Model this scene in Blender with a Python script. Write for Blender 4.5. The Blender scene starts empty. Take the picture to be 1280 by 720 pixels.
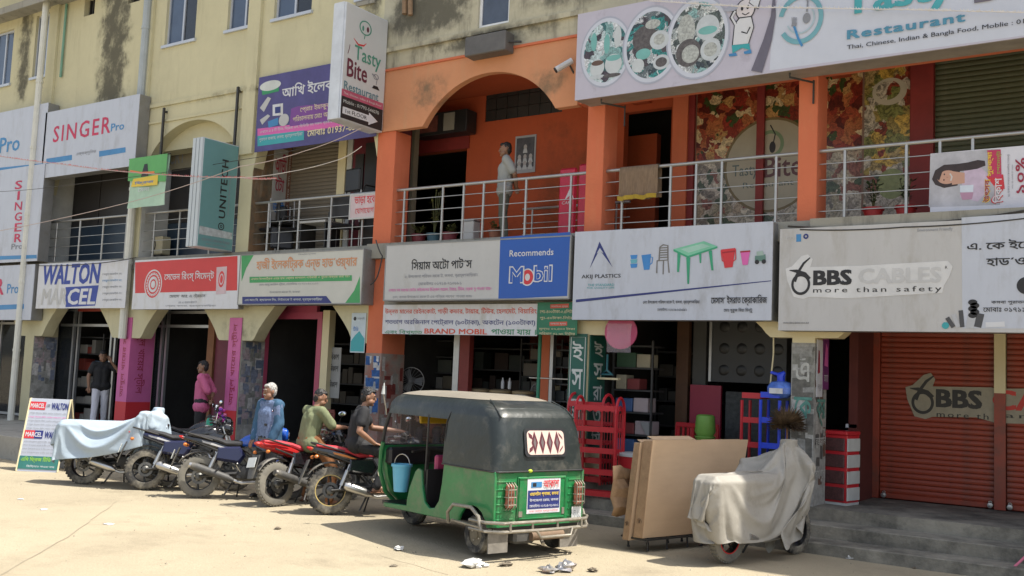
import bpy, bmesh, math, random
from math import sin, cos, pi, radians, sqrt
import numpy as np
from mathutils import Vector, Matrix, noise
from mathutils.geometry import delaunay_2d_cdt
random.seed(7)
SC = bpy.context.scene
COL = SC.collection

# ------------------------------------------------------------------ camera
FOCAL = 1250.0                      # pixels, for a picture 1280 wide
YAW, PITCH, ROLL = radians(34.6), radians(5.04), radians(2.43)
EYE = Vector((0, 0, 1.95))
FWD = Vector((-sin(YAW)*cos(PITCH), cos(YAW)*cos(PITCH), sin(PITCH)))
_r = Vector((cos(YAW), sin(YAW), 0)); _u = _r.cross(FWD)
RGT = _r*cos(ROLL) + _u*sin(ROLL)
UPV = -_r*sin(ROLL) + _u*cos(ROLL)
cam_data = bpy.data.cameras.new("camera")
cam = bpy.data.objects.new("camera", cam_data); COL.objects.link(cam)
cam_data.sensor_width = 36; cam_data.lens = FOCAL/1280*36
cam_data.clip_start = .1; cam_data.clip_end = 3000
cam.matrix_world = Matrix(((RGT.x, UPV.x, -FWD.x, EYE.x), (RGT.y, UPV.y, -FWD.y, EYE.y), (RGT.z, UPV.z, -FWD.z, EYE.z), (0, 0, 0, 1)))
SC.camera = cam
def _ray(x, y): return (x-640)/FOCAL*RGT - (y-360)/FOCAL*UPV + FWD
def at(x, y, Y):
    d = _ray(x, y); return EYE + d*((Y-EYE.y)/d.y)
def atx(x, y, X):
    d = _ray(x, y); return EYE + d*((X-EYE.x)/d.x)
def atz(x, y, Z=0):
    d = _ray(x, y); return EYE + d*((Z-EYE.z)/d.z)

# ------------------------------------------------------------------ light
SUN = Vector((.50, .205, 1.0)).normalized()
EL = math.asin(SUN.z); AZ = math.atan2(SUN.x, SUN.y)
world = bpy.data.worlds.new("World"); SC.world = world; world.use_nodes = True
wn = world.node_tree.nodes; bg = wn["Background"]
sky = wn.new("ShaderNodeTexSky"); sky.sky_type = 'NISHITA'; sky.sun_disc = False
sky.sun_elevation = EL; sky.sun_rotation = AZ; sky.dust_density = 2.5; sky.air_density = 1.0
hs = wn.new("ShaderNodeHueSaturation"); hs.inputs["Saturation"].default_value = .6
world.node_tree.links.new(sky.outputs[0], hs.inputs["Color"]); world.node_tree.links.new(hs.outputs[0], bg.inputs[0]); bg.inputs[1].default_value = .14
sl = bpy.data.lights.new("sun", 'SUN'); sl.energy = 4.2; sl.angle = radians(.5); sl.color = (1, .95, .86)
sun = bpy.data.objects.new("sun", sl); COL.objects.link(sun)
sun.rotation_euler = (-SUN).to_track_quat('-Z', 'Y').to_euler(); sun.location = (0, 0, 40)
SC.view_settings.view_transform = 'Standard'; SC.view_settings.look = 'None'
SC.view_settings.exposure = 0.9; SC.view_settings.gamma = 1
SC.cycles.max_bounces = 6; SC.cycles.diffuse_bounces = 4

# ------------------------------------------------------------------ materials
MATS = {}
def srgb(h):
    c = [int(h[i:i+2], 16)/255 for i in (0, 2, 4)]
    return tuple(x/12.92 if x <= .04045 else ((x+.055)/1.055)**2.4 for x in c)
def M(name, col, rough=.6, metal=0, var=.15, scale=3, bump=0, bscale=30, dirt=None, dirt_amt=.0, dscale=2.0, trans=0, spec=.5, coat=0, stretch=(1, 1, 1)):
    if name in MATS: return MATS[name]
    if isinstance(col, str): col = srgb(col)
    m = bpy.data.materials.new(name); m.use_nodes = True
    nt = m.node_tree; N, L = nt.nodes, nt.links
    b = N["Principled BSDF"]
    b.inputs["Roughness"].default_value = rough; b.inputs["Metallic"].default_value = metal
    b.inputs["Specular IOR Level"].default_value = spec; b.inputs["Coat Weight"].default_value = coat
    if trans: b.inputs["Transmission Weight"].default_value = trans
    tc = N.new("ShaderNodeTexCoord"); mp = N.new("ShaderNodeMapping"); L.new(tc.outputs["Object"], mp.inputs[0])
    mp.inputs["Scale"].default_value = stretch
    n = N.new("ShaderNodeTexNoise"); n.inputs["Scale"].default_value = scale; n.inputs["Detail"].default_value = 6; n.inputs["Roughness"].default_value = .65
    L.new(mp.outputs[0], n.inputs[0])
    r = N.new("ShaderNodeValToRGB")
    r.color_ramp.elements[0].position = .3; r.color_ramp.elements[1].position = .7
    lo = tuple(max(0, c*(1-var)) for c in col); hi = tuple(min(1, c*(1+var*.7)) for c in col)
    r.color_ramp.elements[0].color = lo+(1,); r.color_ramp.elements[1].color = hi+(1,)
    L.new(n.outputs[0], r.inputs[0]); out = r.outputs[0]
    if dirt:
        if isinstance(dirt, str): dirt = srgb(dirt)
        n2 = N.new("ShaderNodeTexNoise"); n2.inputs["Scale"].default_value = dscale; n2.inputs["Detail"].default_value = 9; n2.inputs["Roughness"].default_value = .72
        L.new(mp.outputs[0], n2.inputs[0])
        mr = N.new("ShaderNodeMapRange"); mr.inputs[1].default_value = .62-.25*dirt_amt; mr.inputs[2].default_value = .78-.12*dirt_amt; L.new(n2.outputs[0], mr.inputs[0])
        mx = N.new("ShaderNodeMix"); mx.data_type = 'RGBA'; L.new(mr.outputs[0], mx.inputs[0]); L.new(out, mx.inputs[6]); mx.inputs[7].default_value = tuple(dirt)+(1,)
        out = mx.outputs[2]
    L.new(out, b.inputs["Base Color"])
    if bump:
        n3 = N.new("ShaderNodeTexNoise"); n3.inputs["Scale"].default_value = bscale; n3.inputs["Detail"].default_value = 5; L.new(tc.outputs["Object"], n3.inputs[0])
        bp = N.new("ShaderNodeBump"); bp.inputs["Strength"].default_value = bump; bp.inputs["Distance"].default_value = .02
        L.new(n3.outputs[0], bp.inputs["Height"]); L.new(bp.outputs[0], b.inputs["Normal"])
    MATS[name] = m; return m
def stained(name, col, boxes, thr0=.44, thr1=.80, mould=(.09, .085, .065), general=.5, gcol=(.33, .31, .23), bump=.4):
    """plaster with rain streaks and patches of black mould at the places where the wall has them; boxes = x0,x1,z0,z1,amount"""
    if isinstance(col, str): col = srgb(col)
    m = M(name, col, .9, var=.1, scale=.8, bump=bump, bscale=12, spec=.2)
    nt = m.node_tree; N, L = nt.nodes, nt.links; b = N["Principled BSDF"]
    base = b.inputs["Base Color"].links[0].from_socket
    g = N.new("ShaderNodeNewGeometry"); sep = N.new("ShaderNodeSeparateXYZ"); L.new(g.outputs["Position"], sep.inputs[0])
    def ns(scale, st, detail=9):
        mp = N.new("ShaderNodeMapping"); mp.inputs["Scale"].default_value = st; L.new(g.outputs["Position"], mp.inputs[0])
        n = N.new("ShaderNodeTexNoise"); n.inputs["Scale"].default_value = scale; n.inputs["Detail"].default_value = detail; n.inputs["Roughness"].default_value = .7
        L.new(mp.outputs[0], n.inputs[0]); return n.outputs[0]
    def mr(s, a, b2, c=0, d=1):
        k = N.new("ShaderNodeMapRange"); k.interpolation_type = 'SMOOTHSTEP'; k.inputs[1].default_value = a; k.inputs[2].default_value = b2; k.inputs[3].default_value = c; k.inputs[4].default_value = d
        L.new(s, k.inputs[0]); return k.outputs[0]
    def ma(op, a, c):
        k = N.new("ShaderNodeMath"); k.operation = op
        for i, q in enumerate((a, c)):
            if isinstance(q, (int, float)): k.inputs[i].default_value = q
            else: L.new(q, k.inputs[i])
        return k.outputs[0]
    streak = mr(ns(1.6, (2.2, 2.2, .35)), .5, .72)
    mx = N.new("ShaderNodeMix"); mx.data_type = 'RGBA'; L.new(ma('MULTIPLY', streak, general), mx.inputs[0]); L.new(base, mx.inputs[6]); mx.inputs[7].default_value = gcol+(1,)
    out = mx.outputs[2]
    nz = ns(3.2, (1, 1, .8)); wob = ns(2.0, (1, 1, 1), 3)
    tot = None
    for x0, x1, z0, z1, a in boxes:
        e = .42*(x1-x0); ez = min(.6, .42*(z1-z0))
        xx = ma('ADD', sep.outputs[0], ma('MULTIPLY', ma('SUBTRACT', wob, .5), .5*(x1-x0)))
        k = ma('MULTIPLY', ma('MULTIPLY', mr(xx, x0, x0+e), mr(xx, x1-e, x1, 1, 0)), ma('MULTIPLY', mr(sep.outputs[2], z0, z0+ez), mr(sep.outputs[2], z1-ez, z1, 1, 0)))
        k = ma('MULTIPLY', k, a); tot = k if tot is None else ma('MAXIMUM', tot, k)
    if tot is not None:
        thr = mr(ma('ADD', nz, ma('MULTIPLY', tot, .2)), thr0, thr1)
        mk = ma('MULTIPLY', thr, ma('MINIMUM', ma('MULTIPLY', tot, 1.5), .92))
        mx2 = N.new("ShaderNodeMix"); mx2.data_type = 'RGBA'; L.new(mk, mx2.inputs[0]); L.new(out, mx2.inputs[6]); mx2.inputs[7].default_value = mould+(1,)
        out = mx2.outputs[2]
    L.new(out, b.inputs["Base Color"]); return m

# ------------------------------------------------------------------ mesh kit
class MB:
    def __init__(s): s.v = []; s.f = []; s.m = Matrix.Identity(4)
    def at(s, loc=(0, 0, 0), rot=(0, 0, 0)):
        s.m = Matrix.Translation(loc) @ (Matrix.Rotation(rot[2], 4, 'Z') @ Matrix.Rotation(rot[1], 4, 'Y') @ Matrix.Rotation(rot[0], 4, 'X')); return s
    def add(s, vs, fs):
        k = len(s.v); s.v += [tuple(s.m @ Vector(p)) for p in vs]; s.f += [tuple(i+k for i in f) for f in fs]; return s
    def box(s, x0, x1, y0, y1, z0, z1, bev=0):
        if bev:
            b = bev; pts = []; 
            for z, e in ((z0, b), (z0+b, 0), (z1-b, 0), (z1, b)):
                for x, y in ((x0+b+e*0, y0+e), (x1-b, y0+e), (x1-e, y0+b), (x1-e, y1-b), (x1-b, y1-e), (x0+b, y1-e), (x0+e, y1-b), (x0+e, y0+b)): pts.append((x, y, z))
            fs = [tuple(range(7, -1, -1)), tuple(range(24, 32))]
            for k in range(3):
                for i in range(8): fs.append((k*8+i, k*8+(i+1) % 8, (k+1)*8+(i+1) % 8, (k+1)*8+i))
            return s.add(pts, fs)
        return s.add([(x0, y0, z0), (x1, y0, z0), (x1, y1, z0), (x0, y1, z0), (x0, y0, z1), (x1, y0, z1), (x1, y1, z1), (x0, y1, z1)],
                     [(0, 3, 2, 1), (4, 5, 6, 7), (0, 1, 5, 4), (1, 2, 6, 5), (2, 3, 7, 6), (3, 0, 4, 7)])
    def cube(s, c, d, bev=0): return s.box(c[0]-d[0]/2, c[0]+d[0]/2, c[1]-d[1]/2, c[1]+d[1]/2, c[2]-d[2]/2, c[2]+d[2]/2, bev)
    def tube(s, pts, r, n=8, cap=True, flat=1.0, up=(0, 0, 1)):
        P = [Vector(p) for p in pts]; R = r if isinstance(r, (list, tuple)) else [r]*len(P)
        vs = []; fs = []; prev = None
        for i, p in enumerate(P):
            t = (P[min(i+1, len(P)-1)]-P[max(i-1, 0)]).normalized()
            a = prev if prev is not None else (Vector(up) if abs(t.dot(Vector(up))) < .95 else Vector((1, 0, 0)))
            a = (a - t*a.dot(t)).normalized(); prev = a; b = t.cross(a)
            for k in range(n):
                w = 2*pi*k/n; vs.append(tuple(p + a*cos(w)*R[i]*flat + b*sin(w)*R[i]))
        for i in range(len(P)-1):
            for k in range(n): fs.append((i*n+k, i*n+(k+1) % n, (i+1)*n+(k+1) % n, (i+1)*n+k))
        if cap: fs += [tuple(range(n-1, -1, -1)), tuple(range((len(P)-1)*n, len(P)*n))]
        return s.add(vs, fs)
    def loft(s, rings, cap=True, closed=True):
        n = len(rings[0]); vs = [p for r in rings for p in r]; fs = []
        for i in range(len(rings)-1):
            for k in range(n if closed else n-1): fs.append((i*n+k, i*n+(k+1) % n, (i+1)*n+(k+1) % n, (i+1)*n+k))
        if cap: fs += [tuple(range(n-1, -1, -1)), tuple(range((len(rings)-1)*n, len(rings)*n))]
        return s.add(vs, fs)
    def lathe(s, prof, n=20, axis='Z', cap=True):
        rings = []
        for r, h in prof:
            ring = []
            for k in range(n):
                w = 2*pi*k/n; a, b = r*cos(w), r*sin(w)
                ring.append((a, b, h) if axis == 'Z' else ((a, h, b) if axis == 'Y' else (h, a, b)))
            rings.append(ring)
        return s.loft(rings, cap)
    def torus(s, R, r, n=28, m=8, axis='Y', flat=1.0):
        vs = []; fs = []
        for i in range(n):
            A = 2*pi*i/n
            for k in range(m):
                B = 2*pi*k/m; q = R+r*cos(B); h = r*sin(B)*flat; a, b = q*cos(A), q*sin(A)
                vs.append((a, h, b) if axis == 'Y' else ((a, b, h) if axis == 'Z' else (h, a, b)))
        for i in range(n):
            for k in range(m): fs.append((i*m+k, ((i+1) % n)*m+k, ((i+1) % n)*m+(k+1) % m, i*m+(k+1) % m))
        return s.add(vs, fs)
    def ell(s, c, r, n=12, m=8):
        vs = []; fs = []
        for i in range(m+1):
            A = pi*i/m
            for k in range(n): B = 2*pi*k/n; vs.append((c[0]+r[0]*sin(A)*cos(B), c[1]+r[1]*sin(A)*sin(B), c[2]-r[2]*cos(A)))
        for i in range(m):
            for k in range(n): fs.append((i*n+k, i*n+(k+1) % n, (i+1)*n+(k+1) % n, (i+1)*n+k))
        return s.add(vs, fs)
    def prism(s, pts, y0, y1, axis='Y'):
        """polygon in (x,z) extruded along y (or (y,z) along x, or (x,y) along z)"""
        n = len(pts); f = {'Y': lambda p, h: (p[0], h, p[1]), 'X': lambda p, h: (h, p[0], p[1]), 'Z': lambda p, h: (p[0], p[1], h)}[axis]
        vs = [f(p, y0) for p in pts]+[f(p, y1) for p in pts]
        fs = [tuple(range(n)), tuple(range(2*n-1, n-1, -1))]+[(i, i+n, (i+1) % n+n, (i+1) % n) for i in range(n)]
        return s.add(vs, fs)
    def columns(s, xs, zlo, zhi, y0, y1):
        """solid wall between two curves zlo(x), zhi(x)"""
        n = len(xs); vs = []
        for x, a, b in zip(xs, zlo, zhi): vs += [(x, y0, a), (x, y0, b), (x, y1, b), (x, y1, a)]
        fs = [(0, 3, 2, 1)[::-1], tuple(4*(n-1)+k for k in (0, 3, 2, 1))]
        for i in range(n-1):
            for k in range(4): fs.append((4*i+k, 4*i+(k+1) % 4, 4*(i+1)+(k+1) % 4, 4*(i+1)+k))
        return s.add(vs, fs)
    def mesh(s, name, mat=None, sharp=35, fix=True):
        me = bpy.data.meshes.new(name); me.from_pydata(s.v, [], s.f)
        if fix and len(s.f) < 60000:
            bm = bmesh.new(); bm.from_mesh(me); bmesh.ops.remove_doubles(bm, verts=bm.verts, dist=1e-5); bmesh.ops.recalc_face_normals(bm, faces=bm.faces); bm.to_mesh(me); bm.free()
        if mat: me.materials.append(mat)
        me.polygons.foreach_set("use_smooth", [True]*len(me.polygons)); me.set_sharp_from_angle(angle=radians(sharp)); return me
def put(name, me, parent=None, loc=(0, 0, 0), rot=(0, 0, 0)):
    o = bpy.data.objects.new(name, me); COL.objects.link(o); o.location = loc; o.rotation_euler = rot
    if parent: o.parent = parent
    return o
def obj(name, mb, mat, parent=None, loc=(0, 0, 0), rot=(0, 0, 0), sharp=35, fix=True): return put(name, mb.mesh(name, mat, sharp, fix), parent, loc, rot)
def tag(o, label=None, cat=None, group=None, kind=None):
    if label: o["label"] = label
    if cat: o["category"] = cat
    if group: o["group"] = group
    if kind: o["kind"] = kind
    return o
def thing(name, label, cat, loc=(0, 0, 0), rotz=0, group=None):
    o = put(name, None, None, loc, (0, 0, rotz)); return tag(o, label, cat, group)
def struct(name, mb, mat, loc=(0, 0, 0)): return tag(obj(name, mb, mat, None, loc), kind="structure")
def copy_tree(o, parent=None):
    c = o.copy(); COL.objects.link(c)
    if parent: c.parent = parent
    for ch in list(o.children): copy_tree(ch, c)
    return c
def B(x0, x1, y0, y1, z0, z1, bev=0): return MB().box(x0, x1, y0, y1, z0, z1, bev)

# ------------------------------------------------------------------ lettering
PRE = "\u09bf\u09c7\u09c8"
def bn(s):
    """Bengali in drawing order: the vowel signs i, e, ai go before their consonant cluster, o and au are split"""
    s = s.replace("\u09cb", "\u09c7\u09be*").replace("\u09cc", "\u09c7\u09d7*").replace("\u09af\u09bc", "\u09df").replace("\u09a1\u09bc", "\u09dc").replace("\u09a2\u09bc", "\u09dd")
    out = []; i = 0
    isc = lambda c: "\u0995" <= c <= "\u09b9" or c in "\u09dc\u09dd\u09df\u09ce"
    while i < len(s):
        if isc(s[i]):
            j = i+1
            while j+1 < len(s) and s[j] == "\u09cd" and isc(s[j+1]): j += 2
            cl = s[i:j]; tl = ''
            if cl.startswith('\u09b0\u09cd'): cl = cl[2:]; tl = '\u00b4'
            if j < len(s) and s[j] in PRE:
                out.append(s[j]+cl+tl); j += 1
            else: out.append(cl+tl)
            i = j
        else: out.append(s[i]); i += 1
    return "".join(out).replace("*", "")
def text_mesh(s, w, h, bold=0.0, res=2, slant=0.0, spacing=1.0):
    """outline of the words, triangulated by winding number so that crossing strokes stay solid"""
    beng = any("\u0980" < c < "\u09ff" for c in s)
    if beng: bold = min(bold, .03)
    cu = bpy.data.curves.new("lettering", 'FONT'); cu.body = bn(s); cu.size = 1; cu.resolution_u = res; cu.shear = slant; cu.space_character = spacing; cu.fill_mode = 'NONE'
    o = bpy.data.objects.new("lettering", cu); COL.objects.link(o)
    bpy.context.view_layer.update()
    me = bpy.data.meshes.new_from_object(o.evaluated_get(bpy.context.evaluated_depsgraph_get()))
    bpy.data.objects.remove(o); bpy.data.curves.remove(cu)
    V = np.array([(v.co.x, v.co.y) for v in me.vertices]); E = [tuple(e.vertices) for e in me.edges]; bpy.data.meshes.remove(me)
    if len(V) == 0: return bpy.data.meshes.new("lettering")
    adj = {}
    for a, b in E: adj.setdefault(a, []).append(b); adj.setdefault(b, []).append(a)
    seen = set(); loops = []
    for a in range(len(V)):
        if a in seen or a not in adj: continue
        lp = [a]; seen.add(a); cur = a
        nx = min(adj[a])if len(adj[a]) > 1 and a+1 not in adj[a] else (a+1 if a+1 in adj[a] else adj[a][0])
        while nx is not None:
            lp.append(nx); seen.add(nx); cur = nx; nx = next((q for q in adj[cur] if q not in seen), None)
        if len(lp) > 2: loops.append(lp)
    # work on groups of loops that overlap in x, so each word part is small
    loops.sort(key=lambda l: V[l, 0].min()); groups = []; mx = None
    for l in loops:
        a, b = V[l, 0].min(), V[l, 0].max()
        if groups and a < mx-.002 and len(groups[-1]) < 400: groups[-1].append(l); mx = max(mx, b)
        else: groups.append([l]); mx = b if mx is None or not groups[:-1] else max(b, a)
    vs = []; fs = []
    area = lambda l: float(np.sum(V[l, 0]*np.roll(V[l, 1], -1)-np.roll(V[l, 0], -1)*V[l, 1]))
    sgn = 1 if area(max(loops, key=lambda l: abs(area(l)))) > 0 else -1
    for g_ in groups:
        idx = [i for l in g_ for i in l]; P = [Vector(V[i]) for i in idx]; ed = []; k = 0
        for l in g_: ed += [(k+i, k+(i+1) % len(l)) for i in range(len(l))]; k += len(l)
        ov, _, of, *_r = delaunay_2d_cdt(P, ed, [], 0, 1e-6)
        if not of: continue
        OV = np.array([(p.x, p.y) for p in ov]); OF = np.array([f for f in of if len(f) == 3]); c = OV[OF].mean(axis=1)
        A = np.array([V[idx[a]] for a, b in ed]); Bv = np.array([V[idx[b]] for a, b in ed])
        cy = c[:, 1][:, None]; cx = c[:, 0][:, None]
        up = (A[:, 1] <= cy) & (Bv[:, 1] > cy); dn = (A[:, 1] > cy) & (Bv[:, 1] <= cy)
        cr = (Bv[:, 0]-A[:, 0])*(cy-A[:, 1])-(cx-A[:, 0])*(Bv[:, 1]-A[:, 1])
        wn_ = (up & (cr > 0)).sum(axis=1).astype(int)-(dn & (cr < 0)).sum(axis=1)
        keep = OF[wn_ != 0]; k = len(vs); vs += [tuple(p) for p in OV]; fs += [tuple(int(q)+k for q in f) for f in keep]
    used = sorted({i for f in fs for i in f}); mp = {a: i for i, a in enumerate(used)}
    VV = np.array([vs[i] for i in used]); x0, y0 = VV.min(axis=0); x1, y1 = VV.max(axis=0)
    off = [(0, 0)] if not bold else ([(-1, 0), (1, 0)] if bold < .02 else [(-1, -.7), (1, -.7), (-1, .7), (1, .7)])
    ex = bold*.55; W = x1-x0+2*ex; H = y1-y0+1.4*ex; vo = []; fo = []
    for q_, (a, b) in enumerate(off):
        k = len(vo); vo += [((x-x0+ex+a*ex)/W*w, (y-y0+.7*ex+b*ex)/H*h, q_*.00006) for x, y in VV]; fo += [tuple(mp[i]+k for i in f) for f in fs]
    me = bpy.data.meshes.new("lettering"); me.from_pydata(vo, [], fo)
    if me.polygons and me.polygons[0].normal.z < 0: me.flip_normals()
    return me
class Face:
    """a printed flat surface: points of the photograph are looked up on its plane"""
    def __init__(s, parent, O, U, V, base=(0, 0, 0)):
        s.p = parent; s.O = Vector(O); s.U = Vector(U); s.V = Vector(V); s.N = s.U.cross(s.V); s.b = Vector(base); s.k = 0
    def uv(s, x, y):
        d = _ray(x, y); t = (s.O-EYE).dot(s.N)/d.dot(s.N); q = EYE+d*t-s.O; return q.dot(s.U), q.dot(s.V)
    def w(s, u, v, d): return s.O+s.U*u+s.V*v+s.N*d-s.b
    def mat4(s, u, v, d):
        o = s.w(u, v, d); return Matrix(((s.U.x, s.V.x, s.N.x, o.x), (s.U.y, s.V.y, s.N.y, o.y), (s.U.z, s.V.z, s.N.z, o.z), (0, 0, 0, 1)))
    def text(s, t, bl, br, top, mat, name="lettering", bold=.0, d=None, turn=0, res=2, slant=0, under=None, spacing=1.0):
        """bl, br: ends of the base line, top: a point on the top line"""
        u0, v0 = s.uv(*bl); u1, _ = s.uv(*br); _, v1 = s.uv(*top)
        return s.text_uv(t, u0, v0, u1, v1, mat, name, bold, d, turn, res, slant, under, spacing)
    def text_uv(s, t, u0, v0, u1, v1, mat, name="lettering", bold=.0, d=None, turn=0, res=2, slant=0, under=None, spacing=1.0):
        s.k += 1; d = d or .004+.0002*s.k
        w, h = abs(u1-u0), abs(v1-v0)
        if turn: me = text_mesh(t, h, w, bold, res, slant, spacing)
        else: me = text_mesh(t, w, h, bold, res, slant, spacing)
        me.materials.append(mat)
        if turn == 1: mt = s.mat4(max(u0, u1), min(v0, v1), d) @ Matrix.Rotation(pi/2, 4, 'Z')
        elif turn == -1: mt = s.mat4(min(u0, u1), max(v0, v1), d) @ Matrix.Rotation(-pi/2, 4, 'Z')
        else: mt = s.mat4(min(u0, u1), min(v0, v1), d)
        for v in me.vertices: v.co = mt @ v.co
        o = put(name, me, under or s.p); return o
    def poly(s, pts, mat, name="print", d=None, px=True, under=None):
        s.k += 1; d = d or .002+.0002*s.k
        q = [s.uv(*p) for p in pts] if px else pts
        mb = MB(); mb.add([s.w(u, v, d) for u, v in q], [tuple(range(len(q)))])
        me = bpy.data.meshes.new(name); me.from_pydata(mb.v, [], mb.f); me.materials.append(mat)
        if me.polygons[0].normal.dot(s.N) < 0: me.flip_normals()
        return put(name, me, under or s.p)
    def polys(s, plist, mat, name="print", d=None, px=True, under=None):
        s.k += 1; d = d or .002+.0002*s.k; vs = []; fs = []
        for j, pts in enumerate(plist):
            q = [s.uv(*p) for p in pts] if px else pts
            a = sum(q[i][0]*q[(i+1) % len(q)][1]-q[(i+1) % len(q)][0]*q[i][1] for i in range(len(q)))
            if a < 0: q = q[::-1]
            fs.append(tuple(range(len(vs), len(vs)+len(q)))); vs += [tuple(s.w(u, v, d+j*.00002)) for u, v in q]
        me = bpy.data.meshes.new(name); me.from_pydata(vs, [], fs); me.materials.append(mat); return put(name, me, under or s.p)
    def rect(s, tl, br, mat, name="print", d=None, under=None):
        u0, v1 = s.uv(*tl); u1, v0 = s.uv(*br); return s.poly([(u0, v0), (u1, v0), (u1, v1), (u0, v1)], mat, name, d, False, under)
    def disc(s, c, rx, rz, mat, name="print", d=None, inner=0, a0=0, a1=2*pi, n=36, px=True, under=None):
        """rx,rz in metres round the photo point c"""
        u, v = s.uv(*c) if px else c; s.k += 1; d = d or .002+.0002*s.k
        vs = []; fs = []
        if inner:
            for i in range(n+1):
                w = a0+(a1-a0)*i/n
                for q in (inner, 1): vs.append(tuple(s.w(u+rx*q*cos(w), v+rz*q*sin(w), d)))
            fs = [(2*i, 2*i+1, 2*i+3, 2*i+2) for i in range(n)]
        else:
            vs = [tuple(s.w(u+rx*cos(a0+(a1-a0)*i/n), v+rz*sin(a0+(a1-a0)*i/n), d)) for i in range(n)]; fs = [tuple(range(n))]
        me = bpy.data.meshes.new(name); me.from_pydata(vs, [], fs); me.materials.append(mat)
        if me.polygons[0].normal.dot(s.N) < 0: me.flip_normals()
        return put(name, me, under or s.p)
    def line(s, pts, wd, mat, name="print", d=None, px=True, under=None):
        """a stroke of varying width wd (metres)"""
        q = [Vector(s.uv(*p)) for p in pts] if px else [Vector(p) for p in pts]
        W = wd if isinstance(wd, (list, tuple)) else [wd]*len(q)
        s.k += 1; d = d or .002+.0002*s.k; vs = []; fs = []
        for i, p in enumerate(q):
            t = (q[min(i+1, len(q)-1)]-q[max(i-1, 0)]).normalized(); n = Vector((-t.y, t.x))
            for e in (1, -1): a = p+n*e*W[i]/2; vs.append(tuple(s.w(a.x, a.y, d)))
        fs = [(2*i, 2*i+1, 2*i+3, 2*i+2) for i in range(len(q)-1)]
        me = bpy.data.meshes.new(name); me.from_pydata(vs, [], fs); me.materials.append(mat); 
        if me.polygons[0].normal.dot(s.N) < 0: me.flip_normals()
        return put(name, me, under or s.p)

# common paints
WHITE = M("white_vinyl", (.60, .61, .64), .45, var=.05, scale=2, dirt=(.45, .44, .40), dirt_amt=.5, stretch=(1.5, 1, .5), bump=.12, bscale=3)
GREYP = M("grey_vinyl", (.46, .46, .45), .5, var=.05, dirt=(.38, .37, .34), dirt_amt=.2)
BLACK = M("black_print", (.015, .015, .018), .5, var=0)
DKBLUE = M("navy_print", (.02, .03, .16), .5, var=.05)
BLUE = M("blue_print", (.03, .16, .47), .5, var=.05)
RED = M("red_print", (.55, .03, .04), .5, var=.05)
MAROON = M("maroon_print", (.30, .02, .05), .5, var=.05)
PINK = M("pink_print", (.62, .12, .38), .55, var=.06)
GREEN = M("green_print", (.03, .26, .10), .5, var=.05)
TEAL = M("teal_print", (.04, .33, .36), .5, var=.05)
YELLOW = M("yellow_print", (.7, .5, .05), .5, var=.05)
CREAM = M("cream_print", (.66, .58, .36), .5, var=.05)
GREYT = M("grey_print", (.22, .23, .26), .5, var=.05)
ALU = M("aluminium", (.42, .43, .44), .38, metal=.7, var=.1, scale=6)
STEEL = M("stainless_steel", (.42, .41, .39), .35, metal=.75, var=.08, scale=8)
DARKMETAL = M("dark_metal", (.05, .048, .045), .5, metal=.4, var=.2, scale=9)
BLACKPL = M("black_plastic", (.02, .02, .022), .42, var=.2, scale=6)
# ------------------------------------------------------------------ setting
D = 13.05
GROUND = M("dusty_concrete", (.355, .305, .215), .95, var=.13, scale=.4, bump=.5, bscale=40, dirt=(.26, .22, .155), dirt_amt=.42, dscale=.9, spec=.15)
_nt = GROUND.node_tree; _N, _L = _nt.nodes, _nt.links; _b = _N["Principled BSDF"]; _s = _b.inputs["Base Color"].links[0].from_socket
_tc = _N.new("ShaderNodeTexCoord"); _n = _N.new("ShaderNodeTexNoise"); _n.inputs["Scale"].default_value = 60; _n.inputs["Detail"].default_value = 4; _L.new(_tc.outputs["Object"], _n.inputs[0])
_mr = _N.new("ShaderNodeMapRange"); _mr.inputs[1].default_value = .35; _mr.inputs[2].default_value = .75; _mr.inputs[3].default_value = .93; _mr.inputs[4].default_value = 1.08; _L.new(_n.outputs[0], _mr.inputs[0])
_vm = _N.new("ShaderNodeVectorMath"); _vm.operation = 'SCALE'; _L.new(_s, _vm.inputs[0]); _L.new(_mr.outputs[0], _vm.inputs[3]); _L.new(_vm.outputs[0], _b.inputs["Base Color"])
g = MB(); NX, NY = 120, 70; vs = []
def gz(x, y):
    return .022*noise.noise(Vector((x*.35, y*.35, 0)))+.008*noise.noise(Vector((x*1.7, y*1.7, 3))) - .015
for j in range(NY+1):
    for i in range(NX+1):
        x = -28+i*.28; y = -2+j*.24; vs.append((x, y, gz(x, y)))
g.add(vs, [(j*(NX+1)+i, j*(NX+1)+i+1, (j+1)*(NX+1)+i+1, (j+1)*(NX+1)+i) for j in range(NY) for i in range(NX)])
g.add([(-900, -900, -.02), (900, -900, -.02), (900, -2, -.02), (-900, -2, -.02)], [(0, 1, 2, 3)])
g.add([(-900, 14.8, -.02), (900, 14.8, -.02), (900, 900, -.02), (-900, 900, -.02)], [(0, 1, 2, 3)])
g.add([(-900, -2, -.02), (-28, -2, -.02), (-28, 14.8, -.02), (-900, 14.8, -.02)], [(0, 1, 2, 3)])
g.add([(5.6, -2, -.02), (900, -2, -.02), (900, 14.8, -.02), (5.6, 14.8, -.02)], [(0, 1, 2, 3)])
struct("ground", g, GROUND)
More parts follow.
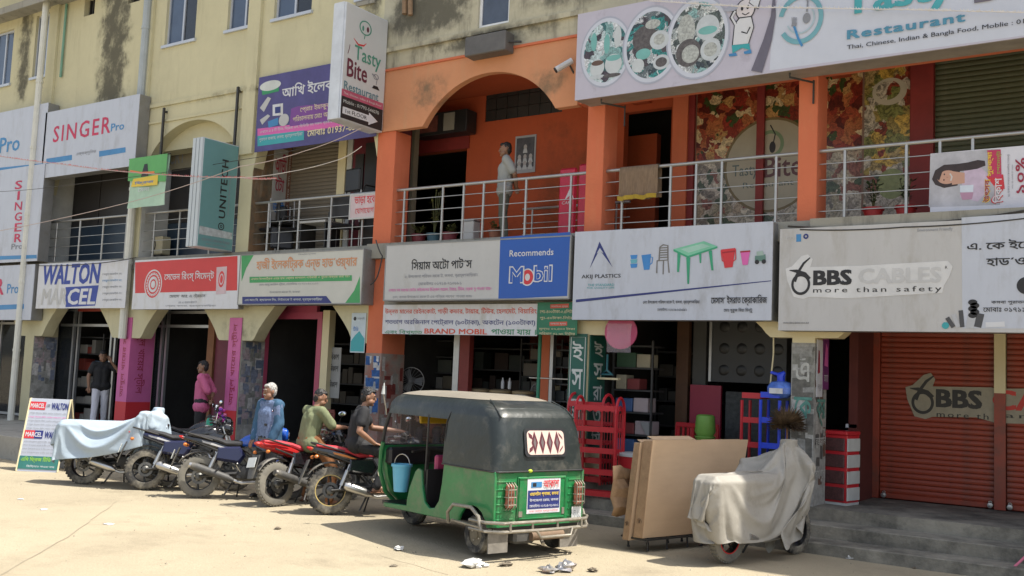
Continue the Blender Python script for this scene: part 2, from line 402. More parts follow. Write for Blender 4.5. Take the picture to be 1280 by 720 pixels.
# cracks where two pours of concrete meet
CR = M("crack_dirt", (.28, .24, .17), .95, var=.2)
mb = MB()
def crack(pts, w):
    P = []
    for a, b in zip(pts[:-1], pts[1:]):
        for k in range(14):
            t = k/14; x = a[0]+(b[0]-a[0])*t; y = a[1]+(b[1]-a[1])*t
            P.append((x+.03*noise.noise(Vector((x*3, y*3, 5))), y+.03*noise.noise(Vector((x*3, y*3, 9)))))
    for i in range(len(P)-1):
        (x0, y0), (x1, y1) = P[i], P[i+1]; l = sqrt((x1-x0)**2+(y1-y0)**2) or 1; nx, ny = -(y1-y0)/l*w/2, (x1-x0)/l*w/2
        mb.add([(x0-nx, y0-ny, gz(x0, y0)+.006), (x1-nx, y1-ny, gz(x1, y1)+.006), (x1+nx, y1+ny, gz(x1, y1)+.006), (x0+nx, y0+ny, gz(x0, y0)+.006)], [(0, 1, 2, 3)])
p1, p2, p3 = atz(0, 716), atz(90, 668), atz(150, 622)
crack([(p1.x, p1.y), (p2.x, p2.y), (p3.x, p3.y)], .012)
p1, p2 = atz(560, 716), atz(470, 690); crack([(p1.x, p1.y), (p2.x, p2.y)], .008)
tag(obj("ground_cracks", mb, CR), kind="structure")

CONC = stained("weathered_concrete", (.30, .29, .25), [], general=.8, gcol=(.12, .115, .10))
CONC2 = M("step_concrete", (.27, .25, .205), .9, var=.25, scale=2.5, bump=.5, bscale=25, dirt=(.06, .058, .052), dirt_amt=.75, dscale=1.4, spec=.2)
struct("verandah_floor", MB().box(-34, 4, 13.0, 24.8, -.05, .44), CONC2)
st = MB().box(-10.6, 4, 12.55, 13.0, -.05, .285, .012); struct("upper_step", st, CONC2)
st = MB().box(-10.6, 4, 12.12, 12.55, -.05, .13, .012); struct("lower_step", st, CONC2)
struct("raised_apron", MB().box(-34, -17.3, 10.35, 13.0, -.05, .43, .01), M("grey_apron", (.36, .34, .29), .85, var=.2, scale=2, bump=.3, dirt=(.12, .115, .1), dirt_amt=.5))
struct("front_kerb", MB().box(-17.3, -10.6, 12.3, 13.0, -.05, .3, .01), CONC2)

YEL = stained("yellow_plaster", (.55, .515, .345), [(-24.5, -23.7, 8.0, 11.5, 1.2), (-21.1, -19.5, 7.2, 11.8, 1.3), (-25.5, -19.0, 6.9, 7.35, .8), (-12.7, -12.0, 6.5, 12, 1), (-18.9, -12.1, 7.3, 7.55, .45), (-16.2, -14.6, 2.3, 3.0, .5)], general=.5, gcol=(.40, .37, .25))
ORA = stained("orange_paint", (.58, .165, .085), [(-11.5, -10.3, 6.3, 7.2, .75), (-8.9, -8.0, 6.2, 7.0, .6)], mould=(.22, .12, .07), general=.22, gcol=(.55, .26, .13))
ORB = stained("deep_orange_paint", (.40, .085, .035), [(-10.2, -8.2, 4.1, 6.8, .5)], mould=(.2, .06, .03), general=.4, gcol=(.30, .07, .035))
ORF = stained("faded_orange_paint", (.58, .27, .145), [(-11.5, -10.3, 6.3, 7.2, .95), (-8.9, -8.0, 6.2, 7.0, .8)], mould=(.2, .14, .09), general=.5, gcol=(.50, .30, .17))
GRY = stained("mouldy_grey_plaster", (.49, .46, .345), [(-12.3, -9.6, 7.6, 13, 1.15), (-9.5, -6, 7.6, 13, 1.1), (-12.1, -7.5, 7.3, 7.8, .7)], thr0=.40, thr1=.72, mould=(.10, .095, .075), general=.9, gcol=(.17, .16, .13))
PEEL = M("peeling_paint", (.30, .26, .22), .9, var=.35, scale=7, bump=.8, bscale=20, dirt=(.24, .05, .03), dirt_amt=.9, dscale=3.5)
POST = M("poster_scraps", (.34, .335, .31), .85, var=.3, scale=7, bump=.4, bscale=25, dirt=(.17, .165, .15), dirt_amt=.6, dscale=4)
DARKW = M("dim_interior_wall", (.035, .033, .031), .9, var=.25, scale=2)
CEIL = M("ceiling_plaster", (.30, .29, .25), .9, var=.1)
GLASS = M("blue_tinted_glass", (.06, .09, .15), .12, var=.25, scale=1.2, spec=.6)
DGLASS = M("dark_glass", (.018, .022, .028), .08, var=.2, spec=.6)
FRAME = M("window_aluminium", (.50, .53, .58), .4, metal=.3, var=.06)

yb = thing("market_building", "three storey pale yellow market building with arched balconies at the left", "building", (-15, D, 0))
ob_ = thing("restaurant_building", "orange and grey weathered building with a pillared restaurant balcony over the shops", "building", (-6, D, 0))
class LB:
    """mesh builder for a part of a building; coordinates are world ones"""
    def __init__(s, root): s.r = root; s.mb = MB(); s.mb.m = Matrix.Translation(-Vector(root.location))
    def done(s, name, mat, label=None, **k): o = obj(name, s.mb, mat, s.r, **k); return tag(o, label)
def part(root, name, mat, boxes, label=None, bev=0):
    for b in boxes:
        p = LB(root); p.mb.box(*b, bev); o = p.done(name, mat, label)
    return o
def gridwall(mb, x0, x1, z0, z1, y0, y1, holes):
    xs = sorted({x0, x1, *[h[0] for h in holes], *[h[1] for h in holes]}); zs = sorted({z0, z1, *[h[2] for h in holes], *[h[3] for h in holes]})
    for a, b in zip(xs[:-1], xs[1:]):
        run = None
        for c, d in zip(zs[:-1], zs[1:]):
            ins = any(h[0] <= (a+b)/2 <= h[1] and h[2] <= (c+d)/2 <= h[3] for h in holes)
            if ins:
                if run: mb.box(a, b, y0, y1, *run); run = None
            else: run = (run[0], d) if run else (c, d)
        if run: mb.box(a, b, y0, y1, *run)
SILL = 8.77
wins = [(-25.6, -24.66, SILL, 10.2), (-23.66, -22.76, SILL, 10.35), (-18.45, -17.42, SILL, 10.2), (-16.4, -15.45, SILL, 10.2), (-15.0, -13.95, SILL, 10.2), (-12.75, -12.35, SILL, 10.2)]
vents = [(-21.62, -21.2, 9.98, 10.4), (-19.9, -19.45, 9.98, 10.4)]
# upper storey wall of the yellow building
p = LB(yb); gridwall(p.mb, -34, -12.06, 7.1, 12, D, D+.25, wins+vents); p.done("upper_wall", YEL)
# arches of the first floor: one per bay
PX0 = [-26.9, -22.95, -19.2, -15.68, -12.05]
for i in range(4):
    a, b = PX0[i]+.36, PX0[i+1]; p = LB(yb)
    n = 28; xs = [a+(b-a)*k/n for k in range(n+1)]
    lo = [5.75+1.25*sqrt(max(0, 1-((x-(a+b)/2)/((b-a)/2))**2)) for x in xs]
    p.mb.columns(xs, lo, [7.1]*(n+1), D, D+.25); p.done("balcony_arch", YEL)
part(yb, "pilaster", YEL, [(x, x+.36, D-.07, D-.001, 6.1, 11.99) for x in (-22.95, -19.2, -15.68)])
part(yb, "string_course", YEL, [(-34, -12.4, D-.035, D, 7.42, 7.5)])
part(yb, "arch_ledge", YEL, [(-18.8, -15.6, D-.03, D, 7.06, 7.11)])
for x in PX0[1:4]:
    part(yb, "pillar", YEL, [(x, x+.36, D, D+.6, 4.16, 7.1)])
part(yb, "beam", YEL, [(-34, -12.06, D+.25, D+.6, 6.5, 7.1)])
part(yb, "floor_slab", CONC, [(-34, -12.06, D-.03, 24.8, 3.88, 4.15)])
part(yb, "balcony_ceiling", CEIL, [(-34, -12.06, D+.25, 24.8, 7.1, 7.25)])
part(yb, "unseen_roof_slab", CONC, [(-34, -12.06, D-.85, 25.1, 12, 12.25)])  # out of view; overhang deepened to push the building's shade further out
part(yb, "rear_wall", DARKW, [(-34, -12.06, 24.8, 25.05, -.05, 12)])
part(yb, "side_wall", YEL, [(-34.2, -34, D, 25, -.05, 12)])
# sunshade slab over the far windows
part(yb, "window_shade", CONC, [(-25.9, -20.9, D-.5, D, 10.44, 10.53), (-25.9, -20.9, D-.5, D-.44, 10.36, 10.44)])
def window(root, w, leaf_dark=False):
    x0, x1, z0, z1 = w; f = LB(root)
    for b in ((x0, x1, z0, z0+.05), (x0, x1, z1-.05, z1), (x0, x0+.05, z0+.05, z1-.05), (x1-.05, x1, z0+.05, z1-.05)): f.mb.box(b[0], b[1], D+.06, D+.13, b[2], b[3])
    xm = (x0+x1)/2; f.mb.box(xm-.025, xm+.025, D+.07, D+.12, z0+.05, z1-.05)
    fr = f.done("window", FRAME)
    q = MB(); q.m = Matrix.Translation(-Vector(root.location)); q.box(x0+.05, xm-.025, D+.08, D+.09, z0+.05, z1-.05); obj("pane", q, GLASS, fr)
    q = MB(); q.m = Matrix.Translation(-Vector(root.location)); q.box(xm+.025, x1-.05, D+.10, D+.11, z0+.05, z1-.05); obj("pane", q, DGLASS if leaf_dark else GLASS, fr)
    q = MB(); q.m = Matrix.Translation(-Vector(root.location)); q.box(x0-.05, x1+.05, D-.05, D+.06, z0-.06, z0); obj("sill", q, FRAME, fr)
for i, w in enumerate(wins): window(yb, w, i in (2, 4))
q = LB(yb); q.mb.box(-12.75, -12.3, D-.04, D, 8.62, 8.7); q.done("sill", CONC)
for v in vents:
    q = LB(yb); q.mb.box(v[0], v[1], D+.15, D+.2, v[2], v[3])
    for k in range(3): q.mb.box(v[0]+(k+.5)*.12, v[0]+(k+.5)*.12+.03, D+.1, D+.15, v[2], v[3])
    q.done("vent", DARKMETAL)
# dark rooms behind the windows so that no light leaks in
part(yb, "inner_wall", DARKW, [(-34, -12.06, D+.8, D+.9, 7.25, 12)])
# ground floor pillars and haunches
def haunch(root, x, side, mat, zt=3.15, zb=2.42, wid=.95):
    s = side; pts = [(x, zt), (x, zb), (x+s*.3, zb), (x+s*.36, zb+.05)]
    for k in range(1, 7): t = k/6; pts.append((x+s*(.36+(wid-.36)*t), zb+.05+(zt-zb-.05)*(t**.8)))
    p = LB(root); p.mb.prism(pts, D, D+.28); return p.done("haunch", mat)
for i, x in enumerate(PX0[:4]):
    part(yb, "ground_pillar", YEL, [(x, x+.36, D, D+.6, .44, 3.88)])
    haunch(yb, x+.36, 1, YEL)
for x in PX0[1:]: haunch(yb, x, -1, YEL)
haunch(yb, PX0[0], -1, YEL)
part(yb, "door_lintel", YEL, [(PX0[i]+.36, PX0[i+1], D, D+.25, 3.15, 3.88) for i in range(4)])
# scraps of posters on the ground floor pillars
def scraps(root, x0, x1, z0, z1, y, face, n, seed, cols=("e8e4e0", "98a0b4", "b8b4b4", "78849c", "c8b4b8", "a0a098")):
    rnd = random.Random(seed)
    for c in cols:
        m = M("paper_"+c, tuple(.6*q_ for q_ in srgb(c)), .85, var=.4, scale=14); q = LB(root)
        for k in range(n*2):
            a = rnd.uniform(x0, x1); z = rnd.uniform(z0, z1); w = rnd.uniform(.03, .11); h = rnd.uniform(.04, .15); n_ = 8; d = .004+.003*rnd.random()
            pts = [(a+w*sx_*rnd.uniform(.8, 1), z+h*sz_*rnd.uniform(.8, 1)) for sx_, sz_ in ((1, 0), (1, 1), (0, 1), (-1, 1), (-1, 0), (-1, -1), (0, -1), (1, -1))]
            pts = [(min(max(px_, x0), x1), min(max(pz, z0), z1)) for px_, pz in pts]
            if face == 'X': q.mb.add([(y+d, a_, b_) for a_, b_ in pts], [tuple(range(n_))])
            else: q.mb.add([(a_, y-d, b_) for a_, b_ in pts], [tuple(range(n_-1, -1, -1))])
        o = q.done("poster_scraps", m, fix=False); o["kind"] = "stuff"
part(yb, "pillar_render", POST, [(-22.59, -22.585, D+.01, D+.6, .45, 2.42)]); scraps(yb, D+.02, D+.58, 1.3, 2.4, -22.585, 'X', 5, 1)
part(yb, "pillar_render", POST, [(-15.32, -15.312, D+.01, D+.6, .45, 2.42)]); scraps(yb, D+.02, D+.58, .8, 2.4, -15.312, 'X', 7, 2)
# drain pipes (part of the building)
PIPE = M("pvc_pipe", (.60, .60, .54), .5, var=.12, scale=4, dirt=(.35, .34, .28), dirt_amt=.3)
PIPEG = M("grey_pvc_pipe", (.36, .40, .42), .5, var=.12)
def pipe(root, pts, r, mat, name="drain_pipe"):
    q = LB(root); q.mb.tube(pts, r, 10); o = q.done(name, mat)
    for k in range(1, int(abs(pts[0][2]-pts[-1][2])/1.6)):
        z = min(pts[0][2], pts[-1][2])+k*1.6; c = MB(); c.m = Matrix.Translation(-Vector(root.location))
        if len(pts) == 2: c.at((pts[0][0]-root.location.x, pts[0][1]-root.location.y, z)); c.lathe([(r*1.15, 0), (r*1.15, .06)], 10); obj("pipe_collar", c, mat, o)
    return o
pipe(yb, [(-22.72, D-.32, .44), (-22.72, D-.32, 10.44)], .075, PIPE)
pipe(yb, [(-18.98, D-.12, 2.4), (-18.98, D-.12, 7.45)], .085, PIPE)
pipe(yb, [(-18.98, D-.12, 7.6), (-18.98, D-.12, 12)], .085, PIPEG)
pipe(yb, [(-21.3, D-.09, 7.35), (-19.05, D-.12, 7.52)], .07, PIPE)
pipe(yb, [(-22.6, D-.12, 7.55), (-22.3, D-.12, 7.6), (-22.1, D-.1, 7.5)], .08, PIPE)
pipe(yb, [(-22.3, D-.05, 8.6), (-22.3, D-.05, 10.4)], .03, M("green_pipe", (.15, .3, .22), .5))
# iron brackets on the arch wall
for x, z0, z1 in ((-18.2, 5.55, 7.35), (-15.85, 5.9, 7.5)):
    part(yb, "iron_bracket", DARKMETAL, [(x, x+.05, D-.1, D-.06, z0, z1), (x, x+.05, D-.06, D, z1-.1, z1-.06)])

# ---- orange building
part(ob_, "upper_wall", GRY, [(-12.055, -9.93, D-.005, D+.25, 7.62, 12), (-9.29, 4, D-.005, D+.25, 7.62, 12), (-9.93, -9.29, D-.005, D+.25, 7.62, 7.75), (-9.93, -9.29, D-.005, D+.25, 9.3, 12)])
part(ob_, "window_ledge", GRY, [(-12.05, 4, D-.06, D-.005, 7.62, 7.7)])
part(ob_, "upper_band", GRY, [(-12.05, 4, D, D+.25, 7.3, 7.62)])
q = LB(ob_); q.mb.box(-9.93, -9.88, D+.04, D+.1, 7.75, 9.3); q.mb.box(-9.34, -9.29, D+.04, D+.1, 7.75, 9.3); q.mb.box(-9.88, -9.34, D+.04, D+.1, 7.75, 7.8); fr = q.done("window", M("white_frame", (.7, .72, .74), .4))
q = MB(); q.m = Matrix.Translation(-Vector(ob_.location)); q.box(-9.88, -9.34, D+.06, D+.07, 7.8, 9.3); obj("pane", q, M("slate_glass", (.07, .09, .13), .2, var=.2), fr)
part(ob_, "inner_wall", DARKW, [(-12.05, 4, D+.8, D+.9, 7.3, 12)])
# spandrel with the arched opening
a, b = -11.0, -8.3; p = LB(ob_); n = 36; hc_ = (b-a)/2; Rr = (hc_**2+.76**2)/(2*.76)
xs = [-12.05]+[a+(b-a)*k/n for k in range(n+1)]+[-7.9]
lo = [6.18]+[6.18+.76-Rr+sqrt(Rr*Rr-(x-(a+b)/2)**2) for x in xs[1:-1]]+[6.18]
p.mb.columns(xs, lo, [7.3]*len(xs), D-.03, D+.10); p.done("balcony_arch", ORF)
part(ob_, "arch_cornice", ORA, [(-12.07, -7.6, D-.06, D-.03, 7.27, 7.31)])
part(ob_, "beam", ORA, [(-7.9, 4, D, D+.3, 6.2, 7.3)])
for x, w in ((-12.05, .42), (-7.72, .3), (-4.42, .26), (.2, .3)):
    part(ob_, "pillar", ORA, [(x, x+w, D, D+.42, 4.16, 6.18 if x < -8 else 6.2)], bev=.008)
part(ob_, "floor_slab", CONC, [(-12.06, 4, D-.12, 24.8, 3.9, 4.16)])
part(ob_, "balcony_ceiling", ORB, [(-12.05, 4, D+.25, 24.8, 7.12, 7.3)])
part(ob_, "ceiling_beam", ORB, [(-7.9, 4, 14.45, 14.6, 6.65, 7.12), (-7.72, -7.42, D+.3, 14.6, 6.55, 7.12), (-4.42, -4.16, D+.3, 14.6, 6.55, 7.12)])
part(ob_, "unseen_roof_slab", CONC, [(-7.6, 4.2, D-.02, 25.1, 12, 12.25)]); part(ob_, "unseen_roof_slab", CONC, [(-12.06, -7.6, D-.5, 25.1, 12, 12.25)])  # out of view; front edges stepped to place the shade line on the ground
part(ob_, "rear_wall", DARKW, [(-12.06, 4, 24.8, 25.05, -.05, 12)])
part(ob_, "side_wall", GRY, [(4, 4.2, D, 25, -.05, 12)])
q = part(ob_, "ground_pillar", ORA, [(-12.05, -11.69, D, D+.6, 2.25, 3.9)], "orange pillar above the peeling base")
part(ob_, "pillar_base", PEEL, [(-12.055, -11.685, D-.006, D+.606, .44, 2.25)])
scraps(ob_, D+.02, D+.58, .5, 2.2, -11.685, 'X', 4, 5, cols=("b0a89c", "8c3a30", "d0c8c0")); scraps(ob_, -12.04, -11.7, 1.2, 2.2, D-.006, 'Y', 6, 6, cols=("e8e8e8", "3a6cb0", "b4b8bc"))
part(ob_, "ground_pillar", CREAM, [(-7.9, -7.56, D, D+.5, .44, 3.9)])
part(ob_, "ground_pillar", CREAM, [(-4.45, -4.15, D, D+.5, 2.55, 3.9)])
part(ob_, "pillar_base", POST, [(-4.455, -4.145, D-.006, D+.506, .44, 2.55)])
scraps(ob_, -4.44, -4.15, 1.0, 2.5, D-.006, 'Y', 6, 8, cols=("b4b4b0", "807e78", "9c9c94", "d8d8d4")); scraps(ob_, D+.02, D+.48, .7, 2.5, -4.145, 'X', 5, 9, cols=("c8c4bc", "706c68", "8a6a5a"))
for x, s in ((-7.56, 1), (-4.45, -1), (-4.15, 1)): haunch(ob_, x, s, CREAM, 3.0, 2.62, .75)
haunch(ob_, -7.9, -1, CREAM, 3.0, 2.62, .6); haunch(ob_, -11.69, 1, CREAM, 3.0, 2.62, .6)
part(ob_, "door_lintel", CONC, [(-11.69, -7.9, D, D+.25, 3.0, 3.9), (-7.56, -4.45, D, D+.25, 2.95, 3.9), (-4.15, 4, D, D+.25, 2.95, 3.9)])
part(ob_, "cable_ledge", CONC, [(-4.16, 4, D-.25, D-.12, 4.02, 4.16)])
# back wall of the restaurant balcony and what it carries
DRED = M("dark_red_paint", (.22, .022, .02), .6, var=.2)
BW = 14.6
DX0, DX1 = at(511, 230, BW).x, at(582, 230, BW).x; GX0, GX1 = at(607, 130, BW).x, at(703, 130, BW).x; GZ = at(640, 148, BW).z; EX0, EX1 = at(779, 200, BW).x, at(838, 200, BW).x
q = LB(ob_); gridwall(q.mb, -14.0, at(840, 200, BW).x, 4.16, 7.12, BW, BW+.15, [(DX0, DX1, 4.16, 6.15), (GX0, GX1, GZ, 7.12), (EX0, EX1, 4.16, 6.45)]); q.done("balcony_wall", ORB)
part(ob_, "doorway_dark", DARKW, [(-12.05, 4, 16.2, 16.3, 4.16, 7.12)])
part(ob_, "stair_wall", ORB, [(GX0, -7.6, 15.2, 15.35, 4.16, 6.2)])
part(ob_, "transom_beam", DRED, [(DX0-.05, DX1+.05, BW-.03, BW, 6.15, 6.4)])
part(ob_, "column", ORA, [(-6.98, -6.72, BW-.1, BW, 4.16, 6.65)]); part(ob_, "door_jamb", DRED, [(-6.72, -6.62, BW-.06, BW, 4.16, 6.65)])
# block grille high in the back wall
q = LB(ob_)
for i in range(10):
    for j in range(5): q.mb.box(GX0+i*.24, GX0+.23+i*.24, BW+.02, BW+.08, GZ+j*.22, GZ+.21+j*.22)
q.done("glass_block_grille", M("dark_block", (.022, .023, .024), .5, var=.3))["kind"] = "stuff"
# printed glass front of the restaurant
def food_mat(name, cols, scale, seed, dark=.25):
    m = bpy.data.materials.new(name); m.use_nodes = True; nt = m.node_tree; N, L = nt.nodes, nt.links; b = N["Principled BSDF"]; b.inputs["Roughness"].default_value = .35
    tc = N.new("ShaderNodeTexCoord"); mp = N.new("ShaderNodeMapping"); mp.inputs["Location"].default_value = (seed, seed*.7, seed*1.3); L.new(tc.outputs["Object"], mp.inputs[0])
    n0 = N.new("ShaderNodeTexNoise"); n0.inputs["Scale"].default_value = scale*.8; n0.inputs["Detail"].default_value = 3; L.new(mp.outputs[0], n0.inputs[0])
    ad = N.new("ShaderNodeVectorMath"); ad.operation = 'MULTIPLY_ADD'; ad.inputs[1].default_value = (.35, .35, .35); L.new(n0.outputs[1], ad.inputs[0]); L.new(mp.outputs[0], ad.inputs[2])
    vo = N.new("ShaderNodeTexVoronoi"); vo.inputs["Scale"].default_value = scale; L.new(ad.outputs[0], vo.inputs[0])
    sp = N.new("ShaderNodeSeparateColor"); L.new(vo.outputs["Color"], sp.inputs[0])
    r = N.new("ShaderNodeValToRGB"); r.color_ramp.interpolation = 'CONSTANT'
    for i, c in enumerate(cols):
        e = r.color_ramp.elements[i] if i < 2 else r.color_ramp.elements.new(i/len(cols))
        e.position = i/len(cols); e.color = srgb(c)+(1,)
    L.new(sp.outputs[0], r.inputs[0])
    n = N.new("ShaderNodeTexNoise"); n.inputs["Scale"].default_value = scale*3.2; n.inputs["Detail"].default_value = 8; n.inputs["Roughness"].default_value = .8; L.new(ad.outputs[0], n.inputs[0])
    mr = N.new("ShaderNodeMapRange"); mr.inputs[1].default_value = .42; mr.inputs[2].default_value = .58; mr.inputs[3].default_value = dark; mr.inputs[4].default_value = 1.25; L.new(n.outputs[0], mr.inputs[0])
    vm = N.new("ShaderNodeVectorMath"); vm.operation = 'SCALE'; L.new(r.outputs[0], vm.inputs[0]); L.new(mr.outputs[0], vm.inputs[3]); L.new(vm.outputs[0], b.inputs["Base Color"]); return m
FOODRED = food_mat("food_photo_red", ["7a2a1c", "9c4a30", "b48a54", "5a1e16", "a8643c", "c8b48c", "3a4a24", "8c3224"], 7, 1, .45)
FOODWH = food_mat("food_photo_pale", ["a8a090", "b8b0a4", "8a5a50", "c0b8a8", "98907c", "a89884", "4c5a48", "888078"], 6, 4, .4)
FOODYE = food_mat("food_photo_yellow", ["a89464", "c8a850", "b8b0a0", "98884c", "8a3c2c", "7c8048"], 5, 7)
mu = thing("mural_panel", "glass front printed with dishes of food and a round restaurant emblem behind the railing", "mural", (-5.8, BW, 4.16))
obj("glass_panel", MB().box(-.82, 1.82, .0, .03, 0, 2.5), M("mural_backing", (.2, .12, .09), .4), mu)
FM = Face(mu, (-5.8, BW, 4.16), (1, 0, 0), (0, 0, 1), (-5.8, BW, 4.16))
FM.poly([(-.8, 1.3), (1.8, 1.3), (1.8, 2.48), (-.8, 2.48)], FOODRED, "food_print", px=False)
FM.poly([(-.8, .02), (1.8, .02), (1.8, 1.3), (-.8, 1.3)], FOODWH, "food_print", px=False)
EMB = M("emblem_cream", (.36, .33, .25), .4, var=.1)
FM.disc((.42, 1.18), .74, .74, M("emblem_rim", (.16, .12, .05), .4), "emblem", px=False)
FM.disc((.42, 1.18), .70, .70, EMB, "emblem", px=False)
FM.disc((.42, 1.5), .22, .22, M("emblem_green", (.16, .24, .13), .4), "emblem", px=False, inner=.75)
FM.disc((.46, 1.45), .05, .09, BLACK, "emblem", px=False); FM.line([(.47, 1.5), (.5, 1.65), (.42, 1.8)], .02, BLACK, "emblem", px=False)
FM.text_uv("Tasty", -.18, .98, .24, 1.22, M("emblem_text", (.1, .13, .12), .4), bold=.01)
FM.text_uv("Bite", .34, .98, .92, 1.3, M("emblem_text2", (.1, .03, .03), .4), bold=.02)
FM.text_uv("Restaurant", .0, .84, .8, .93, M("emblem_text", "445", .4))
for px_ in (.27,): obj("mullion", MB().box(px_-.05, px_+.07, -.06, 0, 0, 2.5), DRED, mu)
mu2 = thing("mural_panel", "narrow glass panel printed with rice and salad beside the green shutter", "mural", (-4.3, BW, 4.16))
obj("glass_panel", MB().box(.32, .98, .0, .03, 0, 2.5), M("mural_backing", "544", .4), mu2)
F2 = Face(mu2, (-4.3, BW, 4.16), (1, 0, 0), (0, 0, 1), (-4.3, BW, 4.16))
F2.poly([(.33, .9), (.97, .9), (.97, 2.46), (.33, 2.46)], FOODYE, "food_print", px=False); F2.poly([(.33, .02), (.97, .02), (.97, .9), (.33, .9)], FOODWH, "food_print", px=False)
F2.disc((.68, 2.1), .24, .2, M("plate_print", (.45, .42, .34), .4), "plate_print", px=False); F2.disc((.66, 2.12), .17, .14, FOODYE, "plate_print", px=False)
F2.disc((.72, .75), .2, .22, M("lettuce_print", (.24, .28, .12), .4, var=.3, scale=12), "plate_print", px=False)
part(ob_, "door_jamb", DRED, [(-3.98+.66, -3.06, BW-.08, BW, 4.16, 6.65)])
part(ob_, "door_jamb", DRED, [(-3.3, -3.0, BW-.12, BW+.02, 4.17, 6.64), (-1.55, -1.4, BW-.12, BW+.02, 4.17, 6.64), (.3, .45, BW-.12, BW+.02, 4.17, 6.64)])
part(ob_, "shop_lintel", ORA, [(-6.72, 4, BW, BW+.15, 6.65, 7.12)])

# rolling shutters: every slat is a piece of its own
def shutter(name, label, x0, x1, z0, z1, y, mat, pitch=.074, group=None, kind_th="shutter"):
    t = thing(name, label, kind_th, ((x0+x1)/2, y, z0), 0, group); w = (x1-x0)/2
    n = int((z1-z0)/pitch); me = MB()
    prof = [(0, 0), (-.006, .010), (-.011, pitch*.5), (-.006, pitch-.014), (0, pitch-.005), (.008, pitch-.005), (.008, 0)]
    me.add([(sx, py, pz) for sx in (-w, w) for py, pz in prof], [tuple(range(7)), tuple(range(13, 6, -1))]+[(i, i+7, (i+1) % 7+7, (i+1) % 7) for i in range(7)])
    m = me.mesh("slat", mat)
    for k in range(n):
        o = put("slat", m, t, (0, 0, .07+k*pitch)); 
    obj("bottom_rail", MB().box(-w, w, -.025, .012, 0, .07, .006), mat, t)
    return t
GSH = M("olive_green_shutter_paint", (.075, .085, .045), .55, var=.2, scale=2, dirt=(.12, .11, .08), dirt_amt=.4)
RSH = M("brick_red_shutter_paint", (.29, .045, .02), .5, var=.16, scale=1.4, dirt=(.13, .045, .03), dirt_amt=.6)
BSH = M("dusty_grey_brown_shutter_paint", (.17, .145, .11), .6, var=.15, scale=2)
shutter("rolling_shutter", "olive green rolling shutter behind the balcony railing at the upper right", -3.0, -1.55, 4.2, 6.64, BW, GSH, group="rolling shutters")
shutter("rolling_shutter", "olive green rolling shutter cut by the right edge above the pink poster", -1.4, .3, 4.2, 6.64, BW, GSH, group="rolling shutters")
SHY = 14.93
s1 = shutter("rolling_shutter", "brick red rolling shutter with the cable logo left of the guide rail", -3.78, -2.3, .46, 2.95, SHY, RSH, group="rolling shutters")
s2 = shutter("rolling_shutter", "brick red rolling shutter right of the guide rail at the right edge", -2.14, .2, .46, 2.95, SHY, RSH, group="rolling shutters")
part(ob_, "shutter_guide", RSH, [(-2.29, -2.15, SHY-.06, SHY+.02, .45, 2.0), (-3.88, -3.79, SHY-.05, SHY+.02, .45, 3.3)])
part(ob_, "shutter_guide", CREAM, [(-2.29, -2.15, SHY-.065, SHY+.02, 2.0, 3.3)])
part(ob_, "shop_wall", M("maroon_shop_wall", (.10, .02, .015), .8, var=.2), [(-4.0, -3.88, 14.1, SHY, .44, 3.9), (-3.88, 4, SHY+.05, SHY+.15, .44, 3.9)])
for xx in (-3.72, -2.34, -2.1):
    pk = thing("padlock", {-3.72: "small steel padlock at the left foot of the red shutter", -2.34: "round padlock left of the guide rail foot", -2.1: "round padlock right of the guide rail foot"}[xx], "padlock", (xx, SHY-.05, .5), 0, "padlocks on the red shutters")
    obj("lock_body", MB().lathe([(.01, -.03), (.035, -.025), (.038, 0), (.03, .02), (.01, .025)], 12, 'Y'), STEEL, pk); obj("shackle", MB().at((0, .015, .035)).torus(.02, .006, 12, 6), STEEL, pk)
# ------------------------------------------------------------------ ground floor shops
SHELF = M("shelf_metal", (.045, .045, .045), .6, var=.2)
IRED = M("dull_red_paint", (.20, .03, .025), .6, var=.2)
IPNK = M("pink_door_paint", (.42, .07, .13), .5, var=.12)
BROWN = M("brown_post_paint", (.20, .085, .035), .7, var=.2)
bays = [(-26.54, -22.95), (-22.59, -19.2), (-18.84, -15.68), (-15.32, -12.06)]
def backroom(root, a, b, y, col):
    part(root, "shop_back_wall", col, [(a-.2, b+.2, y, y+.1, .44, 3.88)])
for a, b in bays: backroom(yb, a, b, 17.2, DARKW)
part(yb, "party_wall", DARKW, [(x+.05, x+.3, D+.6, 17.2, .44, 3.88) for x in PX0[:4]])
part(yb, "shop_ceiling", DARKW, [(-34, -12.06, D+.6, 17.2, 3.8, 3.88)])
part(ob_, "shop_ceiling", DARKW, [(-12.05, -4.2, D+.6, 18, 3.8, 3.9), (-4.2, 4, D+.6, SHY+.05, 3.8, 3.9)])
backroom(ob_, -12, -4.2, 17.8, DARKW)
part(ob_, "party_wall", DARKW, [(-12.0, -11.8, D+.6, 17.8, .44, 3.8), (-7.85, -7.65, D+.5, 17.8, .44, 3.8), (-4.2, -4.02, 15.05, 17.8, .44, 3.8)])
DY = 13.7
def gx(px, y=450, Y=DY): return at(px, y, Y).x
